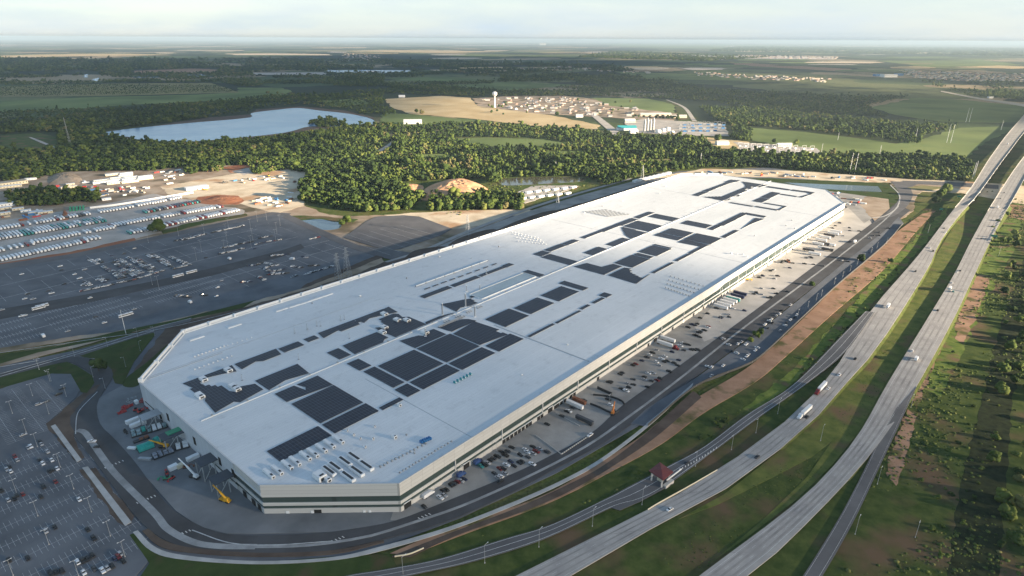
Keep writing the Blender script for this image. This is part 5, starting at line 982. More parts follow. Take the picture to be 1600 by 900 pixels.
# solar-water style grey array on the far roof: one rack per row
for i in range(7):
    x, y = ron(*zm(*Z5, [(395 + 15 * i, 222 - 1.5 * i)])[0]); r = empty('rack_row', (x, y, HB), TH, f'{ORD[i]} row of grey frames in the small grid on the far left roof', 'rack', 'small grid of grey roof frames'); s = MB()
    for k in range(6): s.box((0, -20 + 8 * k, .8), (3.2, 5, .2)); 
    s.obj('panel', m_grey, r); s = MB()
    for k in range(6): s.box((0, -20 + 8 * k, 0), (2, .3, .8))
    s.obj('leg', m_steel, r)

# ================================================================ vehicles
PAL = {'white': (.72, .73, .74), 'silver': (.38, .39, .41), 'black': (.014, .015, .018), 'dark grey': (.055, .058, .065), 'red': (.17, .015, .018), 'blue': (.03, .07, .2), 'teal': (.03, .22, .22), 'navy': (.02, .03, .08), 'orange': (.6, .2, .04)}
CARM = {k: mat(k.replace(' ', '_') + '_car_paint', c, .45, .05, clear=.15) for k, c in PAL.items()}
m_tyre = mat('tyre_rubber', (.015, .015, .016), .85); m_cglass = mat('car_glass', (.015, .02, .024), .1, spec=.35)
PROF = {'sedan': (4.8, 1.88, [(-2.4, .42), (-2.3, .3), (2.3, .3), (2.4, .5), (2.35, .78), (1.2, .95), (-1.85, 1.02), (-2.38, .9)], [(1.15, .94), (.35, 1.4), (-1.15, 1.42), (-1.95, 1.0)], [(.38, 1.38), (.3, 1.45), (-1.1, 1.47), (-1.2, 1.4)]),
        'hatchback': (4.6, 1.9, [(-2.3, .45), (-2.2, .32), (2.2, .32), (2.3, .55), (2.2, .88), (1.3, 1.05), (-2.1, 1.1), (-2.28, .9)], [(1.25, 1.04), (.55, 1.58), (-1.75, 1.6), (-2.15, 1.08)], [(.58, 1.56), (.5, 1.64), (-1.7, 1.67), (-1.8, 1.58)]),
        'pickup truck': (5.7, 2.0, [(-2.85, .6), (-2.8, .45), (2.75, .45), (2.85, .7), (2.8, 1.05), (1.5, 1.18), (-2.85, 1.18)], [(1.45, 1.16), (.8, 1.78), (-.6, 1.8), (-.75, 1.16)], [(.82, 1.76), (.75, 1.84), (-.55, 1.86), (-.64, 1.78)])}
def sideprism(mb, prof, w_, mi=0, taper=1.0):
    n = len(prof); zs = [z for _, z in prof]; z0, z1 = min(zs), max(zs); vs = []
    for s in (-1, 1):
        for x, z in prof: k = 1 - (1 - taper) * ((z - z0) / (z1 - z0 + 1e-9)); vs.append((x, s * w_ / 2 * k, z))
    fs = [tuple(range(n - 1, -1, -1)), tuple(range(n, 2 * n))] + [(i, (i + 1) % n, n + (i + 1) % n, n + i) for i in range(n)]
    A = sum(prof[i][0] * prof[(i + 1) % n][1] - prof[(i + 1) % n][0] * prof[i][1] for i in range(n))
    if A > 0: fs = [f[::-1] for f in fs]
    mb.add(vs, fs, mi)
CACHE = {}
def car_meshes(kind, col):
    if (kind, col) in CACHE: return CACHE[(kind, col)]
    Lc, Wc, bp, gp_, rp = PROF[kind]; b = MB(); sideprism(b, bp, Wc); sideprism(b, rp, Wc * .74)
    if kind == 'pickup truck': b.box((-1.8, .9, 1.18), (2, .14, .12)); b.box((-1.8, -.9, 1.18), (2, .14, .12))
    body = b.mesh('body', CARM[col]); g_ = MB(); sideprism(g_, gp_, Wc * .94, taper=.8); glass = g_.mesh('windows', m_cglass)
    wl = MB(); wl.tube((0, -.11, 0), (0, .11, 0), .34, n=10); wh = CACHE.get('wheel') or wl.mesh('wheel', m_tyre); CACHE['wheel'] = wh
    f = MB(); f.v, f.f, f.m = list(b.v), list(b.f), [0] * len(b.f); o_ = len(f.v); f.v += g_.v; f.f += [tuple(i + o_ for i in q) for q in g_.f]; f.m += [1] * len(g_.f)
    for sx in (-1, 1):
        for sy in (-1, 1): f.tube((sx * Lc * .31, sy * Wc * .44 - .1, .34), (sx * Lc * .31, sy * Wc * .44 + .1, .34), .34, n=7, mi=2)
    one = f.mesh('car', [CARM[col], m_cglass, m_tyre]); CACHE[(kind, col)] = (body, glass, wh, one, Lc, Wc); return CACHE[(kind, col)]
NCAR = 0; FAR = []
def car(x, y, z, rz, col, kind, label, group, parts=True, cls='car'):
    global NCAR
    if NCAR >= 296: FAR.append((x, y, z, rz, col, kind)); return
    NCAR += 1; body, glass, wh, one, Lc, Wc = car_meshes(kind, col); nm = kind.replace(' ', '_') if kind != 'sedan' else 'parked_car' if 'parked' in label else 'car'
    if not parts: return tag(inst(one, nm, (x, y, z), rz), label, 'car' if kind != 'pickup truck' else 'pickup truck', group)
    r = empty(nm, (x, y, z), rz, label, 'car' if kind != 'pickup truck' else 'pickup truck', group); inst(body, 'body', (0, 0, 0), parent=r); inst(glass, 'windows', (0, 0, 0), parent=r)
    for sx in (-1, 1):
        for sy in (-1, 1): inst(wh, 'wheel', (sx * Lc * .31, sy * Wc * .44, .34), parent=r)
    return r
def headto(A, B, px, py):      # heading of a road at the nearest edge sample
    x, y, _ = G(px, py); C = (A + B) / 2; i = int(np.argmin(np.hypot(C[:, 0] - x, C[:, 1] - y))); i = min(max(i, 1), len(C) - 2); d = C[i + 1] - C[i - 1]; return x, y, C[i][2], math.atan2(d[1], d[0])
def semi(x, y, z, rz, col, label, tr='white', group=None):
    r = empty('semi_truck', (x, y, z), rz, label, 'truck', group); t = MB(); t.box((-3, 0, 1.15), (15.5, 2.55, 2.8)); t.obj('trailer_box', CARM[tr], r)
    c = MB(); sideprism(c, [(5.6, .6), (11.4, .6), (11.5, 1.9), (9.6, 2.1), (9.0, 3.5), (6.8, 3.8), (6.4, 2.0), (5.6, 1.2)], 2.4); c.obj('cab', CARM[col], r); w_ = MB(); sideprism(w_, [(9.55, 2.15), (9.05, 3.1), (8.9, 3.1), (9.3, 2.15)], 2.2); w_.obj('windscreen', m_cglass, r)
    ch = MB(); ch.box((2, 0, .9), (11, 1.1, .25)); ch.obj('chassis', m_dark, r)
    for sx in (-9.6, -8.3, 5.9, 7.2, 10.6):
        for sy in (-1.05, 1.05): k = MB(); k.tube((0, -.2, 0), (0, .2, 0), .5, n=10); o = k.obj('wheel', m_tyre, r, (sx, sy, .5))
    return r
def boxtruck(x, y, z, rz, col, box, label, l=7.5):
    r = empty('box_truck', (x, y, z), rz, label, 'truck'); t = MB(); t.box((-1.2, 0, 1.0), (l - 2.2, 2.4, 2.5)); t.obj('cargo_box', CARM[box], r); c = MB(); sideprism(c, [(l / 2 - 2.3, .5), (l / 2, .5), (l / 2 + .1, 1.3), (l / 2 - .6, 2.3), (l / 2 - 2.3, 2.4)], 2.1); c.obj('cab', CARM[col], r); g_ = MB(); g_.box((l / 2 - .32, 0, 1.45), (.5, 1.9, .6), top=.8); g_.obj('windscreen', m_cglass, r)
    for sx in (-l * .3, l * .33):
        for sy in (-1, 1): k = MB(); k.tube((0, -.15, 0), (0, .15, 0), .42, n=9); k.obj('wheel', m_tyre, r, (sx, sy, .42))
    return r
def bus(x, y, z, rz, label, l=12, col='white'):
    r = empty('bus', (x, y, z), rz, label, 'bus'); b = MB(); b.box((0, 0, .4), (l, 2.5, 2.6), top=.97); b.obj('body', CARM[col], r); g_ = MB(); g_.box((0, 0, 1.6), (l * .985, 2.54, .8)); g_.obj('window_band', m_cglass, r); u_ = MB(); u_.box((-2, 0, 3), (2.6, 1.6, .25)); u_.box((3, 0, 3), (1.2, 1.2, .2)); u_.obj('roof_unit', m_grey, r)
    for sx in (-l * .3, l * .33):
        for sy in (-1.1, 1.1): k = MB(); k.tube((0, -.15, 0), (0, .15, 0), .48, n=9); k.obj('wheel', m_tyre, r, (sx, sy, .48))
KN = ['sedan', 'hatchback', 'sedan', 'pickup truck']
# --- highway traffic
for A, B, px, py, col, kd, lb in [
 (A1, B1, 1310, 591, 'white', 'hatchback', 'white hatchback ahead of the red semi on the left carriageway'), (A1, B1, 1293, 612.5, 'white', 'sedan', 'white car right beside the red semi-truck'), (A1, B1, 1259, 656.5, 'black', 'sedan', 'black car beside the white semi-truck'), (A1, B1, 1335, 566, 'black', 'sedan', 'black car with a long shadow uphill of the white hatchback'),
 (A1, B1, 1182, 718.5, 'dark grey', 'sedan', 'dark car alone on the left carriageway below the white semi'), (A1, B1, 1046, 800, 'white', 'sedan', 'white car on the lowest stretch of the left carriageway'), (A1, B1, 1429.5, 428, 'black', 'sedan', 'black car casting a thin shadow on the left carriageway near the bend'),
 (A1, B1, 1457, 396, 'black', 'hatchback', 'dark hatchback behind a white car far up the left carriageway'), (A1, B1, 1452, 391, 'white', 'sedan', 'white car in front of the dark hatchback far up the left carriageway'), (A1, B1, 1474, 361, 'black', 'sedan', 'black car close to the start of the left bridge'), (A1, B1, 1476, 367, 'white', 'sedan', 'white car just below the black car by the left bridge'),
 (A2, B2, 1488, 460, 'teal', 'hatchback', 'teal car beside the white box truck on the right carriageway'), (A2, B2, 1494, 429, 'white', 'sedan', 'white car in the far pair on the right carriageway'), (A2, B2, 1499, 427, 'dark grey', 'sedan', 'dark car in the far pair on the right carriageway'), (A2, B2, 1486, 446, 'white', 'sedan', 'white car just ahead of the white box truck'),
 (A2, B2, 1464, 489.5, 'black', 'sedan', 'black car alone behind the white box truck'), (A2, B2, 1424, 553.5, 'white', 'sedan', 'white car on the right carriageway ahead of the small box truck'), (A2, B2, 1532, 376.5, 'black', 'sedan', 'black car on the right carriageway by the green road sign'),
 (A2, B2, 1561, 317, 'black', 'sedan', 'black car at the foot of the right bridge'), (A2, B2, 1567, 308, 'dark grey', 'hatchback', 'grey hatchback at the foot of the right bridge'), (A4, B4, 1073, 726, 'dark grey', 'sedan', 'dark car waiting uphill of the red-roofed toll canopy')]:
    x, y, z, rz = headto(A, B, px, py); car(x, y, z + (1.6 if A is not A4 else 1.4), rz + (math.pi if A is A1 else 0), col, kd, lb, None)
x, y, z, rz = headto(A1, B1, 1281, 614); semi(x, y, z + 1.6, rz + math.pi, 'red', 'semi-truck with a red cab and white trailer on the left carriageway'); x, y, z, rz = headto(A1, B1, 1256, 651); semi(x, y, z + 1.6, rz + math.pi, 'white', 'all-white semi-truck leading on the left carriageway')
for A, B, px, py, lb, l in ((A1, B1, 1386, 484, 'white box truck on the left carriageway where the frontage road joins', 10), (A2, B2, 1483, 456, 'tall white box truck with a long shadow across the median', 11), (A2, B2, 1430, 567, 'small white box truck low on the right carriageway', 8), (A2, B2, 1557, 331, 'white truck high on the right carriageway near the bridge', 10), (A1, B1, 1573, 231, 'white truck far away at the top of the left bridge', 10)):
    x, y, z, rz = headto(A, B, px, py); boxtruck(x, y, z + 1.6, rz + (math.pi if A is A1 else 0), 'white', 'white', lb, l)
# --- loading yards along the long face
YD = [(z_, a, b, c) for z_, L_ in (((700, 680, 9.0), [(45,715,'black'),(85,690,'dark grey'),(130,668,'red'),(178,655,'silver'),(225,628,'navy'),(455,445,'teal'),(510,430,'black'),(550,402,'silver'),(595,362,'black'),(640,337,'dark grey'),(695,312,'black'),(750,245,'black'),(795,265,'black'),(840,235,'dark grey'),(805,295,'black'),(895,182,'black'),(1015,290,'black'),(1085,210,'white'),(1115,250,'white'),(1190,172,'black'),(1240,240,'red'),(1198,272,'silver'),(1292,200,'silver'),(1122,320,'dark grey'),(883,382,'navy'),(925,442,'black'),(820,430,'white'),(1005,400,'black'),(1038,382,'black'),(725,480,'red'),(768,482,'black'),(655,550,'dark grey'),(738,590,'white'),(700,606,'silver'),(800,548,'silver')]),
   ((560, 680, 6.43), [(852,565,'black'),(885,556,'black'),(862,600,'dark grey'),(822,635,'white'),(858,612,'silver'),(660,727,'black'),(950,500,'black')]),
   ((860, 480, 4.5), [(412,533,'black'),(490,476,'black'),(580,412,'black'),(600,403,'red'),(678,356,'dark grey'),(580,511,'dark grey'),(660,495,'black'),(688,470,'white'),(538,540,'silver'),(582,549,'black'),(550,569,'black'),(498,578,'black'),(532,593,'white'),(748,517,'red'),(770,505,'black'),(682,565,'black'),(835,457,'black'),(893,413,'black'),(745,390,'white'),(765,413,'silver'),(780,368,'white'),(805,350,'white'),(800,388,'black'),(820,382,'black'),(912,277,'white'),(932,256,'white'),(948,264,'black'),(972,269,'black'),(1036,304,'black'),(1015,131,'black'),(1032,121,'dark grey'),(1055,176,'black'),(1020,201,'black'),(1050,214,'black'),(420,692,'white')]),
   ((1060, 380, 4.09), [(190,535,'red'),(130,575,'black'),(102,592,'black'),(285,612,'silver'),(500,320,'black'),(530,330,'silver'),(572,352,'black'),(590,348,'black'),(622,325,'black'),(805,135,'black'),(730,130,'dark grey')]),
   ((1200, 350, 6.92), [(880,47,'black'),(885,77,'black'),(985,82,'dark grey'),(490,442,'dark grey'),(470,372,'black'),(410,372,'dark grey'),(210,737,'dark grey'),(20,803,'black'),(92,757,'black')])) for a, b, c in L_]
for i, (zk, a, b, c) in enumerate(YD):
    px, py = zm(*zk, [(a, b)])[0]; x, y, _ = G(px, py, .8); u, v = UVp(px, py); kd = KN[(i * 7 + len(c)) % 4]; k = cnt[('yd', c, kd)] = cnt.get(('yd', c, kd), 0) + 1
    car(x, y, 1.0, TH + math.pi / 2 + random.choice([0, math.pi]) + random.uniform(-.15, .15), c, kd, f'{c} {kd} parked on the yard, number {k} of its kind from the factory front' if False else f'{ORD[min(k-1, 19)]} {c} {kd} from the front, parked in the yard beside the long face', 'vehicles in the long side yard')
ED = [((1060, 380, 4.09), [(320,653,'white'),(380,648,'white'),(402,636,'silver'),(432,652,'white'),(345,692,'black'),(370,707,'white'),(285,787,'white'),(210,855,'silver'),(186,792,'white'),(212,797,'white'),(412,747,'white'),(437,727,'white'),(448,716,'silver'),(490,690,'white'),(503,671,'white'),(552,525,'white'),(574,546,'dark grey'),(580,500,'white'),(595,489,'white'),(600,515,'black'),(625,466,'silver'),(647,455,'white'),(655,434,'black'),(715,400,'silver'),(650,562,'silver'),(680,531,'white'),(690,511,'dark grey'),(715,495,'white'),(740,480,'black'),(755,464,'white')]),
      ((1200, 350, 6.92), [(1145,130,'dark grey'),(1200,96,'black'),(1205,130,'black'),(1300,51,'black'),(862,412,'black'),(1100,158,'silver'),(800,400,'silver'),(1092,312,'navy')])]
for zk, L_ in ED:
    for i, (a, b, c) in enumerate(L_):
        px, py = zm(*zk, [(a, b)])[0]; x, y, _ = G(px, py, .8); kd = KN[(i * 5) % 4]; k = cnt[('ed', c, kd)] = cnt.get(('ed', c, kd), 0) + 1
        car(x, y, 1.15, TH + random.choice([0, math.pi, .1, 1.57]), c, kd, f'{ORD[min(k-1,19)]} {c} {kd} from the front, in the long car park outside the perimeter road', 'cars in the long outer car park')
for i in range(62):
    u = random.choice([random.uniform(70, 330), random.uniform(330, 900), random.uniform(250, 620)]); v = -random.choice([9, 10, 24, 30, 35]) + random.uniform(-1, 1); x, y = XY(u, v); c = random.choice(['black', 'black', 'dark grey', 'white', 'silver', 'navy']); kd = KN[i % 4]; zn = 'near third' if u < 320 else ('middle third' if u < 620 else 'far third'); car(x, y, 1.05, TH + math.pi / 2 + random.choice([0, math.pi]) + random.uniform(-.1, .1), c, kd, f'{c} {kd} on the {zn} of the long side yard', f'{c} {kd}s on the {zn} of the side yard', parts=False)
for px, py, c, kd, lb, da in ((922, 681, 'white', 'pickup truck', 'white pickup stopped at the end of the row of white barriers', 0), (782, 753, 'black', 'sedan', 'dark car entering the perimeter road from the yard', 0), (144, 691, 'white', 'pickup truck', 'white pickup following the bend of the left service road', 2.3), (152, 699, 'black', 'sedan', 'black car behind the white pickup on the left service road', 2.3), (144, 563, 'black', 'hatchback', 'black car on the curve of the grass loop road', -.2), (1129, 529.6, 'silver', 'sedan', 'silver car driving on the perimeter road by the red pickup', 0), (1287, 416, 'dark grey', 'sedan', 'dark car driving on the far perimeter road', 0), (1139, 492, 'silver', 'sedan', 'silver car pulling out of the yard', .6)):
    x, y, _ = G(px, py, 1); car(x, y, 1.15, TH + da, c, kd, lb, None)
boxtruck(*G(669.6, 777, 0)[:2], 1.0, TH, 'white', 'white', 'white box truck parked closest to the building front on the yard', 9); boxtruck(*G(721, 746, 0)[:2], 1.0, TH, 'blue', 'blue', 'nearer blue dumper truck parked against the long face', 7); boxtruck(*G(747, 726, 0)[:2], 1.0, TH, 'navy', 'blue', 'farther blue dumper truck parked against the long face', 7)
boxtruck(*G(1335, 380, 0)[:2], 1.15, TH, 'white', 'white', 'white truck driving on the far perimeter road with a long shadow', 10)
# trailers and semis on the yard
TRM = {}
def trailer_mesh(col):
    if col not in TRM:
        b = MB(); b.box((0, 0, 1.15), (15.2, 2.55, 2.8)); b.box((2.4, 0, .95), (9, 1, .2), mi=1)
        for sx in (-6.3, -5): b.tube((sx, -1.2, .5), (sx, 1.2, .5), .5, n=8, mi=2)
        b.box((5, 0, 0), (.25, 1.8, 1.15), mi=1); TRM[col] = b.mesh('trailer', [CARM[col], m_dark, m_tyre])
    return TRM[col]
def trailer(x, y, z, rz, col, label, group): return tag(inst(trailer_mesh(col), 'semi_trailer', (x, y, z), rz), label, 'trailer', group)
def fullTrailer(px, py, col, label, da=0): x, y, _ = G(px, py, 1); trailer(x, y, 1.0, TH + math.pi / 2 + da, col, label, None)
semi(*G(1043, 540, 2)[:2], 1.0, TH - math.pi / 2, 'red', 'semi-truck with a red cab docked at the long face'); fullTrailer(1043, 533, 'white', 'white trailer docked right beside the red semi-truck'); fullTrailer(898, 636, 'white', 'lone white trailer docked next to the brown container', 0); fullTrailer(913, 660, 'dark grey', 'empty flat dark trailer standing in the middle of the yard')
for i in range(5): x, y, _ = G(1126 + i * 4.9, 480.5 - i * 3.3, 2); trailer(x, y, 1.0, TH + math.pi / 2, 'white', f'{ORD[i]} white trailer from the front in the row of five docked by the atrium', 'row of five docked white trailers')
for px, py, c, lb in ((1145, 470, 'teal', 'green trailer beside the row of five white ones'), (1152, 465, 'navy', 'nearer navy trailer beside the green one'), (1156, 461, 'navy', 'farther navy trailer of the dark pair')): fullTrailer(px, py, c, lb)
for i, (a, b) in enumerate([(435, 297), (500, 335), (535, 225), (600, 225), (660, 235), (600, 275), (640, 290), (570, 185), (610, 155), (660, 135), (700, 115), (730, 95)]): px, py = zm(1200, 350, 6.92, [(a, b)])[0]; fullTrailer(px, py, 'white' if i % 3 else 'dark grey', f'{ORD[i]} {"white" if i % 3 else "dark"} trailer from the front among those docked at the far yard')
# equipment in the yard: black fencing, lift, containers
def gbox(px, py, l, w_, h, m, name, label, cat, rz=TH, z=1.0, group=None, ribs=True):
    x, y, _ = G(px, py, z); r = empty(name, (x, y, z), rz, label, cat, group); b = MB(); b.box((0, 0, .1), (l, w_, h)); b.obj('shell', m, r); d = MB(); d.box((l / 2 + .03, 0, .25), (.08, w_ * .86, h * .85)); d.obj('door', m_grey, r)
    if ribs:
        k = MB(); n = max(2, int(l / 1.2))
        for i in range(n + 1): k.box((-l / 2 + l * i / n, 0, .1), (.1, w_ + .1, h + .04))
        k.obj('ribs', m, r)
    return r
m_rust = mat('rusty_brown', (.22, .09, .05), .8, var=.25, scale=.8); m_turq = mat('turquoise_sheet', (.02, .32, .26), .5, var=.15, scale=.5); m_green = mat('green_sheet', (.03, .26, .14), .6); m_yel = mat('crane_yellow', (.75, .38, .02), .5); m_cream = mat('cream_paint', (.62, .56, .42), .7); m_tan = mat('tan_roof', (.45, .38, .28), .8, var=.1, scale=.3); m_redm = mat('red_machine', (.45, .03, .03), .5)
gbox(905, 628, 12, 2.6, 2.6, m_rust, 'shipping_container', 'rusty brown container beside the lone docked trailer', 'container', TH + 1.57)
def screen(pts, zk, label, h=1.6):
    P = spline([G(*p) for p in zm(*zk, pts)], 26); s = MB()
    for i in range(25): a, b = P[i], P[i + 1]; s.box(((a[0] + b[0]) / 2, (a[1] + b[1]) / 2, 1.0), (float(np.linalg.norm(b - a)) + .1, .5, h), math.atan2(b[1] - a[1], b[0] - a[0]))
    tag(s.obj('windscreen_fence', m_dark), label, 'fence')
screen([(300, 628), (400, 638), (450, 650), (500, 672), (520, 695)], (860, 480, 4.5), 'upper curved black fence of the fenced pocket in the yard'); screen([(280, 692), (340, 715), (400, 745), (440, 760), (480, 745)], (860, 480, 4.5), 'lower curved black fence of the fenced pocket in the yard')
screen([(330, 580), (370, 600), (430, 625)], (860, 480, 4.5), 'short black fence by the ramp at the long face', 2.4)
def crane(px, py, rz, l, up, m, label, z=1.0, base='dark'):
    x, y, _ = G(px, py, z); r = empty('mobile_crane', (x, y, z), rz, label, 'crane'); c = MB(); c.box((0, 0, .7), (8, 2.6, .8)); c.obj('chassis', m if base == 'col' else m_dark, r); k = MB(); k.box((-1.5, 0, 1.5), (3.2, 2.4, 1.6), top=.85); k.obj('cab', m, r)
    b = MB(); e = (math.cos(up) * l, 0, 2.4 + math.sin(up) * l); h_ = (e[0] * .55 - 1, 0, 2.4 + (e[2] - 2.4) * .55); b.tube((-1, 0, 2.4), h_, .75, .7, n=6); b.tube(h_, e, .45, .4, n=6); b.obj('boom', m, r)
    for sx in (-3, -1.8, 1.8, 3):
        for sy in (-1.2, 1.2): w_ = MB(); w_.tube((0, -.2, 0), (0, .2, 0), .6, n=9); w_.obj('wheel', m_tyre, r, (sx, sy, .6))
def cz2(a, b): return zm(180, 600, 5.625, [(a, b)])[0]
crane(*cz2(435, 560), TH + 2.2, 11, .3, m_yel, 'yellow mobile crane with its boom across the turquoise covered stack'); crane(352, 783, TH + 1.9, 11, .75, m_yel, 'yellow crane at the near corner of the front yard', base='col'); crane(*cz2(700, 825), TH + 1.9, 15, .7, m_white, 'white-boomed crane left of the tall steel platforms')
crane(957.5, 646, TH + .4, 8, .6, MATS['orange_car_paint'], 'orange boom lift inside the fenced pocket')
def roll(p, q, wd, h, m, label, name='covered_stack'):
    a = np.array(G(*cz2(*p), 1)); b = np.array(G(*cz2(*q), 1)); d = b - a; l = float(np.linalg.norm(d)); r = empty(name, tuple((a[:2] + b[:2]) / 2) + (1.0,), math.atan2(d[1], d[0]), label, 'stack'); s = MB(); n = 8
    prof = [(math.cos(math.pi * i / n) * wd / 2, math.sin(math.pi * i / n) * h) for i in range(n + 1)]; k = len(prof)
    s.add([(x_, y_, z_ + .3) for x_ in (-l / 2, l / 2) for y_, z_ in prof], [(i, i + 1, k + i + 1, k + i) for i in range(k - 1)] + [tuple(range(k - 1, -1, -1)), tuple(range(k, 2 * k))]); s.obj('sheet', m, r); bb = MB(); bb.box((0, 0, 0), (l + 1, wd + .6, .3)); bb.obj('base', m_dark, r)
roll((200, 585), (335, 535), 8, 3.4, m_turq, 'turquoise sheeted stack at the front of the left yard, longer one'); roll((350, 510), (405, 485), 7, 3, m_turq, 'short turquoise sheeted stack under the yellow crane boom')
m_goods = mat('wrapped_goods', (.35, .42, .44), .7, c2=(.1, .2, .2), scale=.6); m_goods2 = mat('steel_goods', (.30, .33, .38), .6, c2=(.12, .13, .16), scale=.6)
def pallets(p, q, wd, rows, m, label):
    a = np.array(G(*cz2(*p), 1)); b = np.array(G(*cz2(*q), 1)); d = b - a; l = float(np.linalg.norm(d)); r = empty('pallet_platform', tuple((a[:2] + b[:2]) / 2) + (1.0,), math.atan2(d[1], d[0]), label, 'platform'); bb = MB(); bb.box((0, 0, 0), (l, wd, 1.1)); bb.obj('deck', m_dark, r); n = int(l / 3.2)
    for i in range(n):
        g_ = MB()
        for j in range(rows):
            if random.random() < .88: g_.box((-l / 2 + (i + .5) * l / n, -wd / 2 + (j + .5) * wd / rows, 1.1), (l / n * random.uniform(.6, .9), wd / rows * random.uniform(.6, .9), random.uniform(.6, 1.8)))
        if g_.v: g_.obj('crate_row', random.choice([m, m, m_white, m_turq]) if m is m_goods else m, r)
pallets((140, 455), (455, 362), 8.5, 3, m_goods, 'long dark platform loaded with wrapped and turquoise goods'); pallets((330, 650), (510, 585), 7.5, 3, m_goods2, 'dark platform loaded with grey steel parts below the turquoise stack'); pallets((525, 570), (650, 535), 7.5, 2, m_white, 'platform of white panels against the left end wall'); pallets((160, 520), (300, 470), 3, 1, m_rust, 'thin dark platform between the long goods platforms and the turquoise stack')
for i, (a, b, l, w_, h, m, lb) in enumerate([(155, 335, 9, 2.8, 2.8, m_white, 'first white container of the pair at the yard edge'), (185, 370, 8, 2.8, 2.8, m_white, 'second white container of the pair at the yard edge'), (245, 345, 6, 3.2, 3, m_white, 'short white cabin right of the two white containers'), (512, 748, 5.5, 3.4, 3, m_white, 'white square cabin left of the white crane'), (572, 733, 4, 3, 2.6, m_cream, 'small cream cabin touching the white square cabin'), (685, 660, 8, 3.2, 2.6, m_white, 'white container behind the white crane'), (190, 170, 3.4, 2.4, 2.6, m_white, 'small white box among the red frames')]):
    gbox(*cz2(a, b), l, w_, h, m, 'site_container', lb, 'container', TH + (1.57 if i in (2, 6) else 0))
gbox(*cz2(265, 665), 9, 2.2, 1.4, m_grey, 'flatbed_trailer', 'grey flatbed trailer alone in the middle of the front yard', 'trailer', TH + 2.2, ribs=False); gbox(*cz2(148, 568), 6, 2, 1.2, m_white, 'flatbed_trailer', 'small white flatbed left of the turquoise stack', 'trailer', TH + 2.2, ribs=False)
for i, (a, b) in enumerate([(60, 250), (75, 225), (95, 205), (120, 195), (235, 150), (135, 160), (150, 130)]):
    x, y, _ = G(*cz2(a, b), 1); r = empty('steel_frame', (x, y, 1.0), TH + i, f'{ORD[i]} {"red" if i < 5 else "grey"} steel frame from the left in the pile atop the front yard', 'frame', 'pile of red and grey frames'); s = MB()
    for k in (-1.4, 0, 1.4): s.box((0, k, .1), (6, .35, .5)); s.box((k * 2, 0, .6), (.35, 3.4, .35))
    s.obj('beam', m_redm if i < 5 else m_grey, r)
def machine(px, py, m, label, rz=0, s=1.0, cat='machine', name='work_machine', z=1.0):
    x, y, _ = G(px, py, z); r = empty(name, (x, y, z), rz, label, cat); r.scale = (s,) * 3; b = MB(); b.box((0, 0, .6), (4.2, 2, .9), top=.9); b.obj('body', m, r); c = MB(); c.box((-.5, 0, 1.5), (1.4, 1.5, 1.3), top=.85); c.obj('cab', m_cglass, r); a = MB(); a.tube((1.2, 0, 1.3), (3.2, 0, 2.4), .22, n=6); a.tube((3.2, 0, 2.4), (4.6, 0, .9), .18, n=6); a.box((4.7, 0, .2), (.9, 1.6, .8)); a.obj('arm', m, r)
    for sy in (-1, 1): w_ = MB(); w_.box((0, sy, 0), (4, .5, .9), top=.85); w_.obj('track', m_dark, r)
for i, (a, b, m, lb, s) in enumerate([(190, 235, m_redm, 'left red work machine above the white containers', 1.1), (225, 245, m_redm, 'right red work machine above the white containers', 1.1), (455, 790, m_redm, 'red work machine below the white square cabin', .9), (455, 835, m_green, 'olive work machine beside the small red one', 1.1), (505, 830, m_redm, 'small red machine right of the olive one', .8), (90, 420, m_dark, 'dark forklift at the left end of the goods platform', .9), (625, 735, m_rust, 'brown machine between the cream cabin and the white crane', 1.0)]): machine(*cz2(a, b), m, lb, i * 1.1, s)
# steel loading platforms on the left end wall
def platform(top, h, l, w_, m, label, z=1.0):
    x, y, _ = G(*top, h); r = empty('loading_platform', (x, y, z), TH, label, 'platform', 'steel platforms at the end wall'); d = MB(); d.box((0, 0, h - 1.2), (l, w_, .6)); d.obj('deck', m, r)
    for sx in (-.45, 0, .45):
        for sy in (-.45, .45): s = MB(); s.box((sx * l, sy * w_, 0), (.55, .55, h - 1.2)); s.obj('leg', m_steel, r)
    for sy in (-.45, .45):
        s = MB(); s.tube((-.45 * l, sy * w_, .4), (0, sy * w_, h - 1.6), .18, n=5); s.tube((.45 * l, sy * w_, .4), (0, sy * w_, h - 1.6), .18, n=5); s.obj('brace', m_steel, r)
m_pdeck = mat('platform_deck', (.06, .07, .085), .7)
platform((328.5, 715.5), 13, 17, 11, m_pdeck, 'tallest grey steel platform, left of the near pair at the end wall'); platform((351, 743), 11.5, 17, 10, m_pdeck, 'steel platform closest to the building corner'); platform(cz2(515, 430), 10, 18, 10, m_pdeck, 'steel platform with a green top beside the end wall'); platform(cz2(325, 265), 9.5, 16, 10, m_grey, 'farthest grey steel platform at the end wall')
x, y, _ = G(*cz2(525, 415), 10); s = MB(); s.box((0, 0, 0), (12, 6, 1.0), top=.9); s.box((-3, -4, 0), (5, 1.2, .5)); tag(s.obj('green_bales', m_green, None, (x, y, 9.85), TH), 'green sheeted goods lying on top of the steel platform', 'goods')
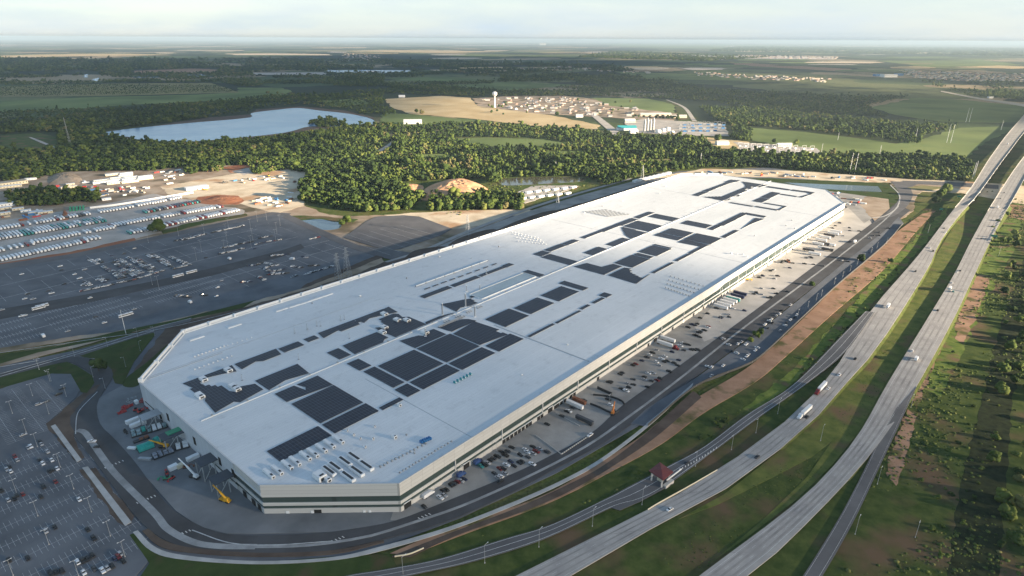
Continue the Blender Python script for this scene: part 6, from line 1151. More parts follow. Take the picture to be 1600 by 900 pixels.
# --- near car park and big left car park
NZ = (0, 560, 2.646)
NC = [(97,318,'silver'),(128,367,'white'),(118,372,'silver'),(165,345,'black'),(172,357,'silver'),(197,388,'silver'),(162,420,'dark grey'),(178,437,'white'),(215,423,'white'),(243,150,'black'),(257,127,'black'),(160,192,'silver'),(192,180,'dark grey'),(62,408,'red'),(72,422,'silver'),(40,452,'black'),(45,469,'white'),(30,462,'silver'),(205,468,'black'),(215,463,'black'),(237,458,'white'),(180,532,'black'),(230,512,'red'),(70,568,'black'),(95,563,'red'),(60,582,'black'),(35,588,'silver'),(170,575,'black'),(328,586,'white'),(5,548,'black'),(227,700,'black'),(190,718,'silver'),(363,710,'black'),(388,745,'black'),(115,828,'black'),(38,838,'black'),(322,845,'white'),(343,838,'black'),(363,830,'black'),(383,818,'black'),(475,830,'navy'),(490,822,'red'),(510,840,'black'),(497,812,'silver'),(390,872,'dark grey'),(425,880,'white'),(445,870,'silver'),(465,862,'black'),(347,888,'white'),(210,892,'black'),(232,886,'black'),(258,882,'black')]
for i, (a, b, c) in enumerate(NC):
    px, py = zm(*NZ, [(a, b)])[0]; x, y, _ = G(px, py, 1); kd = KN[(i * 3) % 4]; k = cnt[('nc', c, kd)] = cnt.get(('nc', c, kd), 0) + 1; u, v = UVp(px, py)
    car(x, y, 1.05, TH + (math.pi / 2 if py < 730 and v < 255 or v < 245 else 0) + random.choice([0, math.pi]), c, kd, f'{ORD[min(k-1,19)]} {c} {kd} from the top, parked in the near left car park', 'cars in the near left car park')
LC = []
def crow(zk, p, q, n, miss=.1, jit=.6):
    n = int(n * 2.0)
    (a, b), (c, d) = zm(*zk, [p, q])
    for i in range(n):
        t = i / max(1, n - 1)
        if random.random() > miss: LC.append((a + (c - a) * t + random.uniform(-jit, jit) * .5, b + (d - b) * t + random.uniform(-jit, jit) * .3))
A6 = (0, 330, 6.43); B6 = (200, 330, 6.43); C4 = (400, 330, 4.74)
for zk, p, q, n in [(A6, (1150, 480), (1400, 650), 13), (A6, (1200, 485), (1430, 620), 13), (A6, (1135, 510), (1360, 660), 12), (A6, (1300, 475), (1520, 610), 12), (A6, (1370, 480), (1543, 580), 9), (A6, (1030, 555), (1110, 605), 6), (A6, (1130, 600), (1250, 670), 8), (A6, (1150, 620), (1200, 680), 6), (A6, (1210, 600), (1260, 640), 4),
        (A6, (890, 485), (980, 530), 4), (A6, (980, 490), (1030, 515), 3), (A6, (980, 690), (1080, 690), 5), (A6, (1000, 660), (1050, 715), 4), (A6, (820, 745), (910, 745), 5), (A6, (850, 710), (890, 730), 3), (A6, (820, 805), (1130, 740), 17), (A6, (1190, 720), (1310, 700), 8),
        (B6, (190, 440), (440, 560), 12), (B6, (250, 440), (400, 520), 8), (B6, (420, 460), (620, 540), 11), (B6, (500, 500), (570, 530), 5), (B6, (0, 470), (250, 600), 13), (B6, (0, 540), (120, 620), 7), (B6, (470, 300), (780, 232), 18), (B6, (840, 218), (1150, 150), 18), (B6, (560, 290), (720, 250), 9), (B6, (920, 430), (1080, 400), 9), (B6, (1080, 395), (1165, 375), 5),
        (B6, (950, 370), (1040, 355), 5), (B6, (1070, 340), (1250, 310), 9), (B6, (1310, 275), (1450, 250), 7), (B6, (1290, 335), (1440, 300), 7), (B6, (1480, 300), (1540, 285), 3), (B6, (470, 580), (620, 540), 8), (B6, (60, 690), (350, 600), 14),
        (C4, (20, 485), (60, 510), 2), (C4, (60, 425), (150, 395), 4), (C4, (90, 470), (235, 460), 6), (C4, (115, 450), (210, 430), 5), (C4, (270, 490), (300, 480), 2), (C4, (270, 410), (340, 420), 3), (C4, (345, 340), (375, 345), 2), (C4, (395, 405), (460, 402), 4), (C4, (370, 470), (560, 412), 12), (C4, (10, 400), (40, 380), 2), (C4, (110, 330), (250, 320), 3), (C4, (390, 210), (460, 195), 3),
        (B6, (1200, 550), (1280, 545), 2), (B6, (1360, 520), (1500, 545), 4), (B6, (1360, 575), (1470, 630), 4), (B6, (1310, 660), (1370, 690), 3), (B6, (1140, 715), (1230, 710), 4), (B6, (480, 850), (620, 865), 3), (B6, (740, 840), (780, 850), 2)]: crow(zk, p, q, n)
LC += zm(0, 450, 5.29, [(205, 92), (275, 95), (230, 52), (430, 45), (745, 85), (180, 235), (205, 230), (790, 240), (1110, 177), (1490, 70), (20, 183), (560, 360), (865, 290)]) + zm(*A6, [(605, 557), (220, 635), (615, 595), (750, 637), (800, 678), (645, 735), (1350, 376), (1245, 430), (1120, 447), (850, 590), (275, 835), (520, 828), (480, 803)]) + zm(*B6, [(65, 376), (340, 417), (780, 470), (1020, 486), (1270, 380), (900, 770), (940, 700), (1455, 450), (890, 860)])
LC.sort(key=lambda p: -p[1])
rest_budget = 296 - NCAR
cw_ = ['white', 'white', 'white', 'silver', 'silver', 'black', 'black', 'dark grey', 'navy', 'red']
for i, (px, py) in enumerate(LC):
    x, y, _ = G(px, py, .7); c = 'red' if random.random() < .03 else random.choice(cw_[:-1]); kd = KN[i % 4]
    sec = 'near the grass edge' if py > 470 else ('in the packed middle rows' if px < 300 else 'towards the pond side')
    car(x, y, .72, TH + random.choice([0, math.pi]), c, kd, f'{c} {kd} parked in the big left car park, {sec}', f'{c} {kd}s {sec} of the big left car park', parts=False)
if FAR:
    fm = MB(); cols = list(PAL)
    for x, y, z, rz, col, kd in FAR:
        one = car_meshes(kd, col)[3]; ca, sa = math.cos(rz), math.sin(rz); base = len(fm.v); fm.v += [(x + v.co.x * ca - v.co.y * sa, y + v.co.x * sa + v.co.y * ca, z + v.co.z) for v in one.vertices]
        for pl in one.polygons: fm.f.append(tuple(i + base for i in pl.vertices)); fm.m.append([cols.index(col), len(cols), len(cols) + 1][pl.material_index])
    o = fm.obj('distant_parked_cars', [CARM[c] for c in cols] + [m_cglass, m_tyre]); tag(o, 'the remaining small cars crowding the far rows of the left car park', 'cars', None, 'stuff')
print('CARS', NCAR, 'far', len(FAR))
for px, py, lb, l in ((60.5, 482.5, 'left bus of the near pair on the lane across the left car park', 12), (66, 479.5, 'right bus of the near pair on the lane across the left car park', 12), (197, 493.5, 'long white bus parked near the tall lamp and the grass edge', 14), (278.5, 432, 'left white bus of the pair beyond the packed rows', 13), (299.5, 426, 'right white bus of the pair beyond the packed rows', 13)): x, y, _ = G(px, py, 1); bus(x, y, .82, TH, lb, l)
for px, py, lb, da in ((68, 526.5, 'white van alone at the grass edge of the left car park', 1.57), (297, 473.5, 'white van at the car park edge nearest the factory', 1.57), (456, 406, 'white van in the right end of the left car park', 2.0), (358.5, 405.5, 'white van crossing the middle of the left car park', 1.57)): x, y, _ = G(px, py, 1); boxtruck(x, y, .82, TH + da, 'white', 'white', lb, 7)
# --- trailer yard
NT = 0; EXTRA = []
def trow(zk, p, q, lbl, gp, cols=('white',), rows=1, gap=4.3, skip=.03):
    global NT
    (a, b), (c, d) = zm(*zk, [p, q]); u0, v0 = UVp(a, b); u1, v1 = UVp(c, d); n = int(abs(u1 - u0) / gap)
    for r_ in range(rows):
        for i in range(n + 1):
            if random.random() < skip: continue
            t = i / max(1, n); x, y = XY(u0 + (u1 - u0) * t, v0 + (v1 - v0) * t + 8 + r_ * 16.5); col = random.choice(cols)
            if NT < 298: NT += 1; trailer(x, y, .42, TH + math.pi / 2 + random.uniform(-.03, .03), col, f'{col} trailer ' + lbl, gp)
            else: EXTRA.append((x, y, col))
CZ = (240, 230, 5.714); WH = ('white',) * 9 + ('silver', 'red')
trow(A6, (-260, 580), (890, 322), 'in the row along the red soil strip by the left car park', 'trailers of the front row', WH); trow(A6, (885, 308), (1010, 290), 'in the short group at the right end of the front row', 'short group of the front row'); trow(A6, (1320, 240), (1530, 200), 'in the small group left of the big dark tree', 'trailers by the big tree', ('white', 'silver', 'teal'))
trow(B6, (370, 168), (1120, 8), 'in the front row right of the big dark tree', 'front row right of the tree', WH)
trow(A6, (-200, 460), (45, 412), 'in the second row at the picture edge', 'second row, left end'); trow(A6, (120, 395), (345, 350), 'in the loose start of the second row', 'second row, loose part', WH, gap=5.2); trow(A6, (350, 336), (700, 272), 'in the left half of the second row', 'second row, left half'); trow(A6, (700, 266), (1150, 185), 'in the middle of the second row', 'second row, middle'); trow(A6, (1130, 172), (1543, 92), 'in the second row behind the big dark tree', 'second row by the tree', WH)
trow(CZ, (0, 655), (620, 545), 'in the right part of the second row', 'second row, right part', WH)
trow(A6, (-150, 325), (1070, 115), 'in the double row of the trailer yard', 'double row', ('white', 'white', 'silver', 'white', 'teal'), 2)
trow(CZ, (-60, 597), (420, 502), 'in the dark row beside the red earth bank', 'dark row', ('dark grey', 'teal', 'black', 'red', 'silver', 'navy'))
trow(A6, (20, 195), (620, 96), 'in the far row at the foot of the dusty site', 'far left row', WH); trow(A6, (650, 88), (910, 45), 'in the short far row with dark first trailers', 'short far row', ('white', 'white', 'dark grey')); trow(CZ, (0, 515), (250, 462), 'in the far row below the long white wall', 'far right row'); trow((0, 250, 6.667), (1060, 560), (1320, 520), 'in the loose group below the green containers', 'loose far group'); trow((0, 250, 6.667), (1360, 510), (1600, 462), 'in the far row beside the loose group', 'far row')
if EXTRA:
    fm = MB(); cl_ = ['white', 'silver', 'red', 'teal', 'dark grey', 'black', 'navy']
    for x, y, c in EXTRA: fm.box((x, y, 1.5), (15.2, 2.55, 2.8), TH + math.pi / 2, mi=cl_.index(c)); fm.box((x, y, .42), (9, 1.6, 1.05), TH + math.pi / 2, mi=len(cl_))
    tag(fm.obj('distant_trailers', [CARM[c] for c in cl_] + [m_dark]), 'the remaining trailers in the far rows of the trailer yard', 'trailers', None, 'stuff')
print('TRAILERS', NT, len(EXTRA))
P_ = [G(*p) for p in zm(0, 250, 6.667, [(940, 508), (1200, 478), (1600, 415)])] + [G(302, 302)]; s = MB(); Q_ = spline(P_, 20)
for i in range(19): a, b = Q_[i], Q_[i + 1]; s.box(((a[0] + b[0]) / 2, (a[1] + b[1]) / 2, .4), (float(np.linalg.norm(b - a)) + .1, 1, 3), math.atan2(b[1] - a[1], b[0] - a[0]))
tag(s.obj('site_wall', m_white), 'long low white wall at the back of the trailer yard', 'wall')
# --- site huts and plant on the dusty ground
def hut(px, py, l, w_, h, m, label, cat='site office', name='site_hut', rz=TH, roof=m_roof, z=.4, gable=False, group=None):
    x, y, _ = G(px, py, z); r = empty(name, (x, y, z), rz, label, cat, group); b = MB(); b.box((0, 0, 0), (l, w_, h)); b.obj('wall', m, r); t = MB()
    if gable: e = .4; t.add([(-l / 2 - e, -w_ / 2 - e, h), (l / 2 + e, -w_ / 2 - e, h), (l / 2 + e, w_ / 2 + e, h), (-l / 2 - e, w_ / 2 + e, h), (-l / 2 - e, 0, h + w_ * .28), (l / 2 + e, 0, h + w_ * .28)], [(0, 1, 5, 4), (2, 3, 4, 5), (0, 4, 3), (1, 2, 5), (0, 3, 2, 1)])
    else: t.box((0, 0, h), (l + .6, w_ + .6, .35))
    t.obj('roof', roof, r); g_ = MB(); n = max(2, int(l / 5))
    for i in range(n):
        for sy in (-1, 1): g_.box((-l / 2 + (i + .5) * l / n, sy * (w_ / 2 + .02), h * .42), (1.4, .08, h * .3))
    g_.obj('window', m_cglass, r); return r
HT = [(1060, 240, 30, 9), (1060, 222, 28, 8), (1205, 245, 30, 10), (1225, 215, 28, 10), (1225, 195, 26, 8), (1355, 232, 30, 9), (1355, 210, 28, 9), (1360, 190, 26, 8), (1172, 158, 26, 9), (1315, 148, 24, 8), (1310, 168, 26, 8), (1515, 200, 28, 9), (1515, 180, 26, 9), (720, 292, 26, 5), (375, 555, 20, 12), (272, 540, 14, 8), (475, 555, 20, 8), (190, 520, 16, 7), (30, 470, 24, 12), (30, 515, 24, 8), (25, 570, 22, 8), (1110, 415, 14, 8), (735, 262, 14, 7), (95, 285, 40, 10), (320, 205, 20, 8)]
for i, (a, b, l, w_) in enumerate(HT):
    px, py = zm(0, 250, 6.667, [(a, b)])[0]; k = cnt['hut'] = cnt.get('hut', 0) + 1; hut(px, py, l, w_, 3.4, m_cream if i % 3 else m_white, f'{ORD[i % 20]} pale flat-roofed site office from the {"right" if i < 20 else "left"}, on the dusty ground above the trailers', rz=TH - .15, group='site offices')
hut(20, 288, 46, 22, 6, m_cream, 'large cream-roofed shed at the left picture edge beyond the dark tree clump', 'shed', 'shed', roof=m_tan); hut(8, 322, 26, 14, 5, m_white, 'white shed just below the tree clump at the left edge', 'shed', 'shed')
hut(85, 292.5, 16, 5, 3.2, m_redm, 'red site office on the dusty ground by the orange soil heap', roof=m_redm)
for i in range(10): px, py = zm(0, 250, 6.667, [(735 + (i % 5) * 34, 528 - (i % 5) * 3 - (i // 5) * 22)])[0]; gbox(px, py, 11, 2.5, 2.6, m_green, 'shipping_container', f'{ORD[i]} green container of the two rows beside the trailer yard', 'container', TH + 1.3, .4, 'green containers')
CP = [m_white, m_rust, m_cream, m_grey, m_redm, m_blue, m_tan, m_white, m_white]
def scatter(poly, n, label, gp, z=.4, name='shipping_container'):
    xs = [p[0] for p in poly]; ys = [p[1] for p in poly]; k = 0; nmz = {id(m_white): 'white', id(m_rust): 'rusty', id(m_cream): 'cream', id(m_grey): 'grey', id(m_redm): 'red', id(m_blue): 'blue', id(m_tan): 'tan'}
    while k < n:
        a, b = random.uniform(min(xs), max(xs)), random.uniform(min(ys), max(ys))
        if inpoly([a], [b], poly)[0]: m = random.choice(CP); gbox(a, b, random.uniform(6, 13), random.uniform(2.2, 3.2), random.uniform(1.2, 2.8), m, name, f'{nmz[id(m)]} container {label}', 'container', random.choice([TH, TH + 1.57, random.uniform(0, 3)]), z, gp, False); k += 1
scatter([(130, 296), (240, 290), (235, 302), (150, 310), (128, 310)], 34, 'among the plant left of the red earth bank', 'containers left of the red bank'); scatter([(70, 300), (120, 284), (180, 282), (160, 292), (100, 300)], 10, 'on the dusty ground above the tree clump', 'containers above the tree clump'); scatter([(0, 330), (60, 326), (110, 335), (60, 345), (0, 345)], 14, 'on the dark ground at the left edge of the site', 'containers at the left edge')
scatter([(385, 316), (470, 296), (474, 318), (440, 322), (396, 324)], 26, 'stored at the wood edge beside the pale sand', 'containers by the wood'); scatter([(350, 282), (440, 272), (450, 280), (380, 290)], 14, 'on the pale sand below the white pad', 'containers on the pale sand'); scatter([(240, 270), (300, 262), (300, 285), (250, 290)], 16, 'on the site right of the pale offices', 'containers by the offices')
scatter([(1100, 268), (1250, 271), (1390, 280), (1380, 283), (1200, 275), (1090, 273)], 44, 'on the sandy strip behind the factory', 'containers behind the factory', .9); scatter([(1280, 296), (1330, 304), (1352, 318), (1330, 322), (1300, 306)], 14, 'in the yard at the far end of the factory', 'containers at the far end', 1.1)
for i in range(20): px, py = 351 + i * 2.9, 257 - i * .75; x, y, _ = G(px, py, .5); col = ['red', 'white', 'silver'][i % 3 if i < 9 else 1 + i % 2]; tag(inst(car_meshes('pickup truck', col)[3], 'work_truck', (x, y, .45), TH + 1.4, 1.5), f'{col} work truck in the line along the red track at the wood edge', 'truck', 'trucks along the red track')
for i in range(13): px, py = 812 + (i % 7) * 14 + (i // 7) * 5, 303 - (i % 7) * 1.6 + (i // 7) * 8; gbox(px, py, 14, 6, 3, m_white, 'storage_container', f'{ORD[i]} white storage unit in the rows beside the creek', 'container', TH, .5, 'white units by the creek', False)
for i in range(8): px, py = 994 + i * 7, 284 - i * 1.7; gbox(px, py, 20, 7, 4, m_white, 'storage_container', f'{ORD[i]} white unit in the line outside the far left corner of the factory', 'container', TH, .9, 'white units by the far corner', False)
hut(280, 293, 1, 1, 1, m_white, 'tiny white hut by the red track') if False else None
hut(*zm(240, 230, 5.714, [(385, 372)])[0], 40, 14, 5, m_white, 'low white shed on the pale sand beside the red earth bank', 'shed', 'shed', rz=TH - .1)
for i, (px, py) in enumerate([(318, 297), (350, 286), (460, 285), (420, 275), (190, 300), (330, 268), (1190, 272), (1300, 279), (1110, 430 + 22), (1165, 438), (1222, 411), (1232, 410)]): machine(px, py, [m_yel, m_dark, m_rust][i % 3], f'{ORD[i]} {["yellow", "dark", "rusty"][i % 3]} digger counted from the left over the whole works', i * .7, 1.5, 'digger', 'digger', .6)
# mounds of red earth
def mound(pts, h, m, label, name='earth_mound', seed=0):
    W_ = [G(*p)[:2] for p in pts]; c = np.mean(W_, axis=0); rg = np.random.default_rng(seed); n = 40; P = spline([(*p, 0) for p in W_] + [(*W_[0], 0)], n)[:-1, :2]; rings_ = 9; V = []; 
    for k in range(rings_):
        t = k / (rings_ - 1); z = h * (1 - (1 - t) ** 1.6); q = c + (P - c) * (1 - t * .88); nzv = np.convolve(np.r_[rg.uniform(-1, 1, n - 1)], [.25, .5, .25], 'same'); V += [(a, b, .3 + z * (1 + .12 * w_) + .25 * w_ * (k > 0)) for (a, b), w_ in zip(q, nzv)]
    F = [(k * (n - 1) + i, k * (n - 1) + (i + 1) % (n - 1), (k + 1) * (n - 1) + (i + 1) % (n - 1), (k + 1) * (n - 1) + i) for k in range(rings_ - 1) for i in range(n - 1)]; s = MB(); s.add(V, F + [tuple((rings_ - 1) * (n - 1) + i for i in range(n - 1))]); tag(s.obj(name, m), label, 'earth mound')
m_mound = mat('orange_earth', (.46, .25, .14), .95, c2=(.62, .38, .22), scale=.05, detail=9, spec=.1)
mound([(650, 312), (672, 290), (715, 280), (745, 286), (766, 300), (752, 313), (700, 316)], 16, m_mound, 'large orange earth mound between the wood and the tree belt'); mound([(620, 296), (632, 288), (660, 290), (658, 300), (640, 304)], 6, m_mound, 'small orange earth mound left of the large one', seed=2)
mound([(76, 288), (84, 272), (110, 270), (128, 280), (118, 290)], 7, m_work, 'pale earth heap at the wood edge of the dusty site', seed=3); mound([(96, 345), (100, 328), (108, 338), (106, 344)], 5, m_reddirt, 'small pointed red heap at the end of the trailer yard', seed=4); mound([(314, 314), (340, 306), (372, 308), (378, 314), (350, 319)], 3.5, m_reddirt, 'low dark red bank beside the pale sand', seed=5)
# ================================================================ lamps, masts, pylons
def pole_proto(h, arm, name='street_lamp', two=False, r=.1):
    r0 = empty(name, (0, 0, -50), 0, 'x', 'street lamp'); s = MB(); s.tube((0, 0, 0), (0, 0, h), r * 1.2, r * .8, n=6); kid(s.obj('pole', m_steel, r0), r0)
    for sg in ((1, -1) if two else (1,)): s = MB(); s.tube((0, 0, h - .3), (sg * arm, 0, h), .06, n=5); s.box((sg * (arm + .3), 0, h - .1), (.8, .35, .14)); kid(s.obj('lamp_head', m_white, r0), r0)
    s = MB(); s.tube((0, 0, 0), (0, 0, .7), .3, n=8); kid(s.obj('footing', m_kerb, r0), r0); return r0
def lamps(pts, h, arm, two, gp, lab, z=1.1):
    p0 = None; pts = sorted(pts)
    for i, (px, py) in enumerate(pts):
        x, y, _ = G(px, py, z); lb = f'{ORD[i] if i < 20 else "last"} street lamp from the left {lab}'
        if p0 is None: p0 = pole_proto(h, arm, two=two); p0.location = (x, y, z); p0.rotation_euler = (0, 0, TH); p0['label'] = lb; p0['group'] = gp
        else: dup(p0, (x, y, z), TH + (0 if two else random.choice([0, 3.14])), lb)
lamps(zm(*NZ, [(162,47),(207,95),(135,155),(52,228),(203,230),(275,158),(108,305),(155,365),(250,450),(70,560),(305,540),(157,652),(378,635),(203,770),(457,735),(517,820),(55,898),(325,900)]), 11, 1.2, True, 'lamps of the near left car park', 'in the near left car park')
lamps(zm(0, 450, 5.29, [(325,675),(617,565),(890,483),(1140,405),(1280,393),(1160,520),(1040,652),(770,738),(425,770),(870,830)]), 10, 1.8, False, 'lamps of the gate road', 'along the gate road and lawn')
lamps(zm(*B6, [(207,317),(770,240),(740,410),(690,492),(1000,330),(975,415),(990,240),(1013,180),(1240,365),(1235,190),(1255,290),(1300,105),(1395,90),(1485,300),(1497,225),(1530,145),(510,250),(315,790),(245,740)]), 17, 1.5, True, 'tall lamps of the big left car park', 'in the big left car park', .8)
lamps([(630, 899), (757.5, 880), (842, 855), (925.5, 822.5), (1003, 789), (1086.5, 729), (1142.7, 703), (1181, 676.7), (1215, 646.7)], 13, 2.2, False, 'lamps along the frontage road', 'along the frontage road', .6)
lamps([(1282, 689), (1370.7, 756.7), (1336, 835), (1430, 840), (1423, 637), (1395, 500), (1450, 364), (1560, 400)], 13, 2, False, 'lamps beside the highway', 'beside the highway', .5)
lamps([(1275,471),(1283,464),(1303,446),(1316,436),(1328,425),(1339,415),(1350,405.6),(1361,396),(1370,389),(1385,381),(1246,496),(1262,482)], 9, 1.2, False, 'lamps of the outer car park', 'along the outer car park edge', 1.1)
lamps([(1124.5, 503), (776, 706), (723, 744), (952, 632), (1210, 432)], 9, 1, True, 'lamps of the loading yard', 'in the loading yard', 1.0)
x, y, _ = G(197, 522); s = MB()
def lattice(px, py, h, b, label, cat='pylon', arms=3, name='power_pylon', z=.3):
    x, y, _ = G(px, py, z); r = empty(name, (x, y, z), TH + .3, label, cat); t = MB(); q = .16
    for sx in (-1, 1):
        for sy in (-1, 1): t.tube((sx * b, sy * b, 0), (sx * b * .12, sy * b * .12, h), q, q * .7, n=4)
    n = 9
    for i in range(n):
        z0, z1 = h * i / n, h * (i + 1) / n; w0, w1 = b * (1 - .88 * i / n), b * (1 - .88 * (i + 1) / n)
        for (ax, ay, bx, by) in ((-1, -1, 1, -1), (1, -1, 1, 1), (1, 1, -1, 1), (-1, 1, -1, -1)): t.tube((ax * w0, ay * w0, z0), (bx * w1, by * w1, z1), .09, n=3); t.tube((ax * w1, ay * w1, z1), (bx * w1, by * w1, z1), .09, n=3)
    t.obj('lattice_mast', m_steel, r)
    for k in range(arms): c = MB(); zz = h * (.72 + .12 * k); l = h * (.16 - .02 * k); c.tube((-l, 0, zz), (l, 0, zz), .16, n=4); c.tube((-l, 0, zz), (0, 0, zz + 1.8), .1, n=3); c.tube((l, 0, zz), (0, 0, zz + 1.8), .1, n=3); c.obj('crossarm', m_steel, r)
lattice(731, 369, 32, 3.5, 'lattice pylon beside the road at the second car park'); lattice(544, 436, 40, 4, 'right lattice pylon of the pair by the brown verge'); lattice(529, 438, 34, 3.5, 'left lattice pylon of the pair by the brown verge'); lattice(1003, 283, 32, 3.5, 'lattice pylon near the far left corner of the factory'); lattice(871, 326, 30, 3.2, 'lattice pylon between the factory wall and the creek'); lattice(110.5, 229, 75, 2.2, 'tall slim radio mast rising from the dark wood on the left', 'radio mast', 0, 'radio_mast')
def mono(px, py, h, label, arms=3, z=.3, r=.7, group=None):
    x, y, _ = G(px, py, z); e = empty('power_pole', (x, y, z), TH, label, 'power pole', group); s = MB(); s.tube((0, 0, 0), (0, 0, h), r, r * .5, n=8); s.obj('pole', m_white, e)
    for k in range(arms): s = MB(); s.tube((-3, 0, h * (.78 + .1 * k)), (3, 0, h * (.8 + .1 * k)), .22, n=5); s.obj('crossarm', m_steel, e)
for px, py, h, lb in ((1327, 272, 46, 'left white power pole of the pair behind the water basin'), (1335, 272, 46, 'right white power pole of the pair behind the water basin'), (1479, 223, 52, 'left power pole of the pair on the river field'), (1485, 223.5, 52, 'right power pole of the pair on the river field'), (1509, 191, 50, 'left far power pole on the shaded field'), (1514, 191, 50, 'right far power pole on the shaded field'), (1430, 218, 34, 'power pole at the tip of the long wood'), (1374, 243, 26, 'power pole at the tree belt edge of the river field'), (1283, 240, 26, 'power pole at the corner of the pale yard'), (1094, 258, 28, 'power pole in the trees behind the far roof edge'), (1564, 203, 30, 'power pole beside the highway beyond the bridges'), (1519, 279, 34, 'left leg pole beside the left bridge'), (1522, 276, 34, 'right leg pole beside the left bridge'), (1480, 278, 20, 'short power pole before the dark wood near the bridge'), (1309, 219, 22, 'thin pole in the river field'), (197, 522, 26, 'tall mast at the grass strip between the left car park and gate road'), (868, 268, 22, 'power pole in the wood above the creek'), (1167, 240, 28, 'tall pole beside the scrub field')): mono(px, py, h, lb, 0 if px < 200 else (2 if h > 25 else 1), r=.3 if px < 200 else .5)
# sign gantry and green road signs
def sign(px, py, wd, h, label, z=0, rz=TH + 1.57):
    x, y, _ = G(px, py, z); r = empty('road_sign', (x, y, z), rz, label, 'road sign'); p = MB(); p.tube((-wd * .35, 0, 0), (-wd * .35, 0, h), .14, n=6); p.tube((wd * .35, 0, 0), (wd * .35, 0, h), .14, n=6); p.obj('post', m_steel, r); s = MB(); s.box((0, .25, h - 2.6), (wd, .12, 3)); s.obj('panel', CARM_green, r); b = MB()
    for zz in (h - 2.55, h + .28): b.box((0, .33, zz), (wd * .96, .06, .1))
    b.obj('border', m_white, r)
CARM_green = mat('sign_green', (.01, .2, .12), .5)
sign(1552, 374, 8, 6.5, 'green road sign right of the right carriageway'); sign(1498, 311, 7, 6, 'green road sign left of the left bridge approach'); sign(1470, 480 - 150, 5, 5, 'small green sign on the slope below the left bridge')
x, y, _ = G(1503, 468); r = empty('sign_gantry', (x, y, .4), TH + 1.57, 'tall steel cantilever sign gantry arching over the right carriageway', 'sign gantry'); s = MB(); s.tube((0, 0, 0), (0, 0, 9), .35, .28, n=8); s.obj('mast', m_steel, r); s = MB(); s.tube((0, 0, 8.3), (17, 0, 8.6), .2, n=6); s.tube((0, 0, 9), (17, 0, 9.3), .2, n=6)
for k in range(8): s.tube((k * 2.1, 0, 8.3), (k * 2.1 + 2.1, 0, 9.2), .09, n=4)
s.obj('arm', m_steel, r)
# toll canopy
x, y, _ = G(1034, 749, 0); zc = 1.4; xr, yr, _ = G(1033, 736, 9.5); A_ = G(1014, 735, 9); B_ = G(1031, 722, 9); C_ = G(1052, 737, 9); D_ = G(1036, 750, 9); cx = sum(q[0] for q in (A_, B_, C_, D_)) / 4; cy = sum(q[1] for q in (A_, B_, C_, D_)) / 4
r = empty('toll_canopy', (cx, cy, zc), 0, 'red-roofed toll canopy on pale columns across the frontage road', 'toll canopy'); m_red = mat('red_roof', (.15, .04, .04), .6, var=.1, scale=.6)
q4 = [(q[0] - cx, q[1] - cy) for q in (A_, B_, C_, D_)]; s = MB(); s.prism(q4, 7.0, 7.6); s.add([(*q, 7.6) for q in q4] + [(0, 0, 8.8)], [(0, 1, 4), (1, 2, 4), (2, 3, 4), (3, 0, 4)] if (q4[1][0] - q4[0][0]) * (q4[2][1] - q4[1][1]) - (q4[1][1] - q4[0][1]) * (q4[2][0] - q4[1][0]) > 0 else [(1, 0, 4), (2, 1, 4), (3, 2, 4), (0, 3, 4)]); s.obj('roof', m_red, r)
for q in q4: s = MB(); s.box((q[0] * .72, q[1] * .72, 0), (1, 1, 7)); s.obj('column', m_fbase, r)
s = MB(); s.box((0, 0, 0), (2, 4, 2.8), .7); s.obj('booth', m_cream, r)
x, y, _ = G(1044, 759, 0); s = MB(); s.box((0, 0, 0), (9, 2.4, 2.2)); tag(s.obj('concrete_block', m_fbase, None, (x, y, .5), .75), 'pale concrete block at the foot of the toll canopy', 'concrete block'); x, y, _ = G(1053, 745, 4); r = empty('road_sign', (x, y, .5), .75, 'white overhead arm sign just uphill of the toll canopy', 'road sign'); s = MB(); s.box((0, 0, 5), (17, .5, .8)); s.obj('arm', m_white, r); s = MB(); s.tube((-6, 0, 0), (-6, 0, 5), .3, n=6); s.obj('post', m_steel, r)
# guard rail along the frontage road and white bollards
s = MB(); P_ = spline([G(*p) for p in ((1012, 800), (1030, 789), (1075, 764), (1120, 738))], 30)
for i in range(29): a, b = P_[i], P_[i + 1]; s.box(((a[0] + b[0]) / 2, (a[1] + b[1]) / 2, 1.0), (float(np.linalg.norm(b - a)) + .1, .3, 1.4), math.atan2(b[1] - a[1], b[0] - a[0]))
tag(s.obj('guard_rail', m_cream), 'cream guard wall between the left carriageway and the toll canopy', 'guard rail')
for i in range(14): x, y, _ = G(1062 + i * 4.4, 735 - i * 2.2 - .03 * i * i, 1); s = MB(); s.tube((0, 0, 0), (0, 0, 1.1), .3, .2, n=6); tag(s.obj('bollard', m_white, None, (x, y, 1.45)), f'{ORD[i]} white bollard uphill of the toll canopy', 'bollard', 'white bollards on the frontage road')
s = MB(); P_ = spline([G(*p) for p in ((617, 872), (640, 868), (662, 859))], 12)
for i in range(11): a, b = P_[i], P_[i + 1]; s.box(((a[0] + b[0]) / 2, (a[1] + b[1]) / 2, .8), (float(np.linalg.norm(b - a)) + .1, .4, .9), math.atan2(b[1] - a[1], b[0] - a[0]))
tag(s.obj('low_wall', m_cream), 'short cream wall at the start of the dirt track', 'wall')
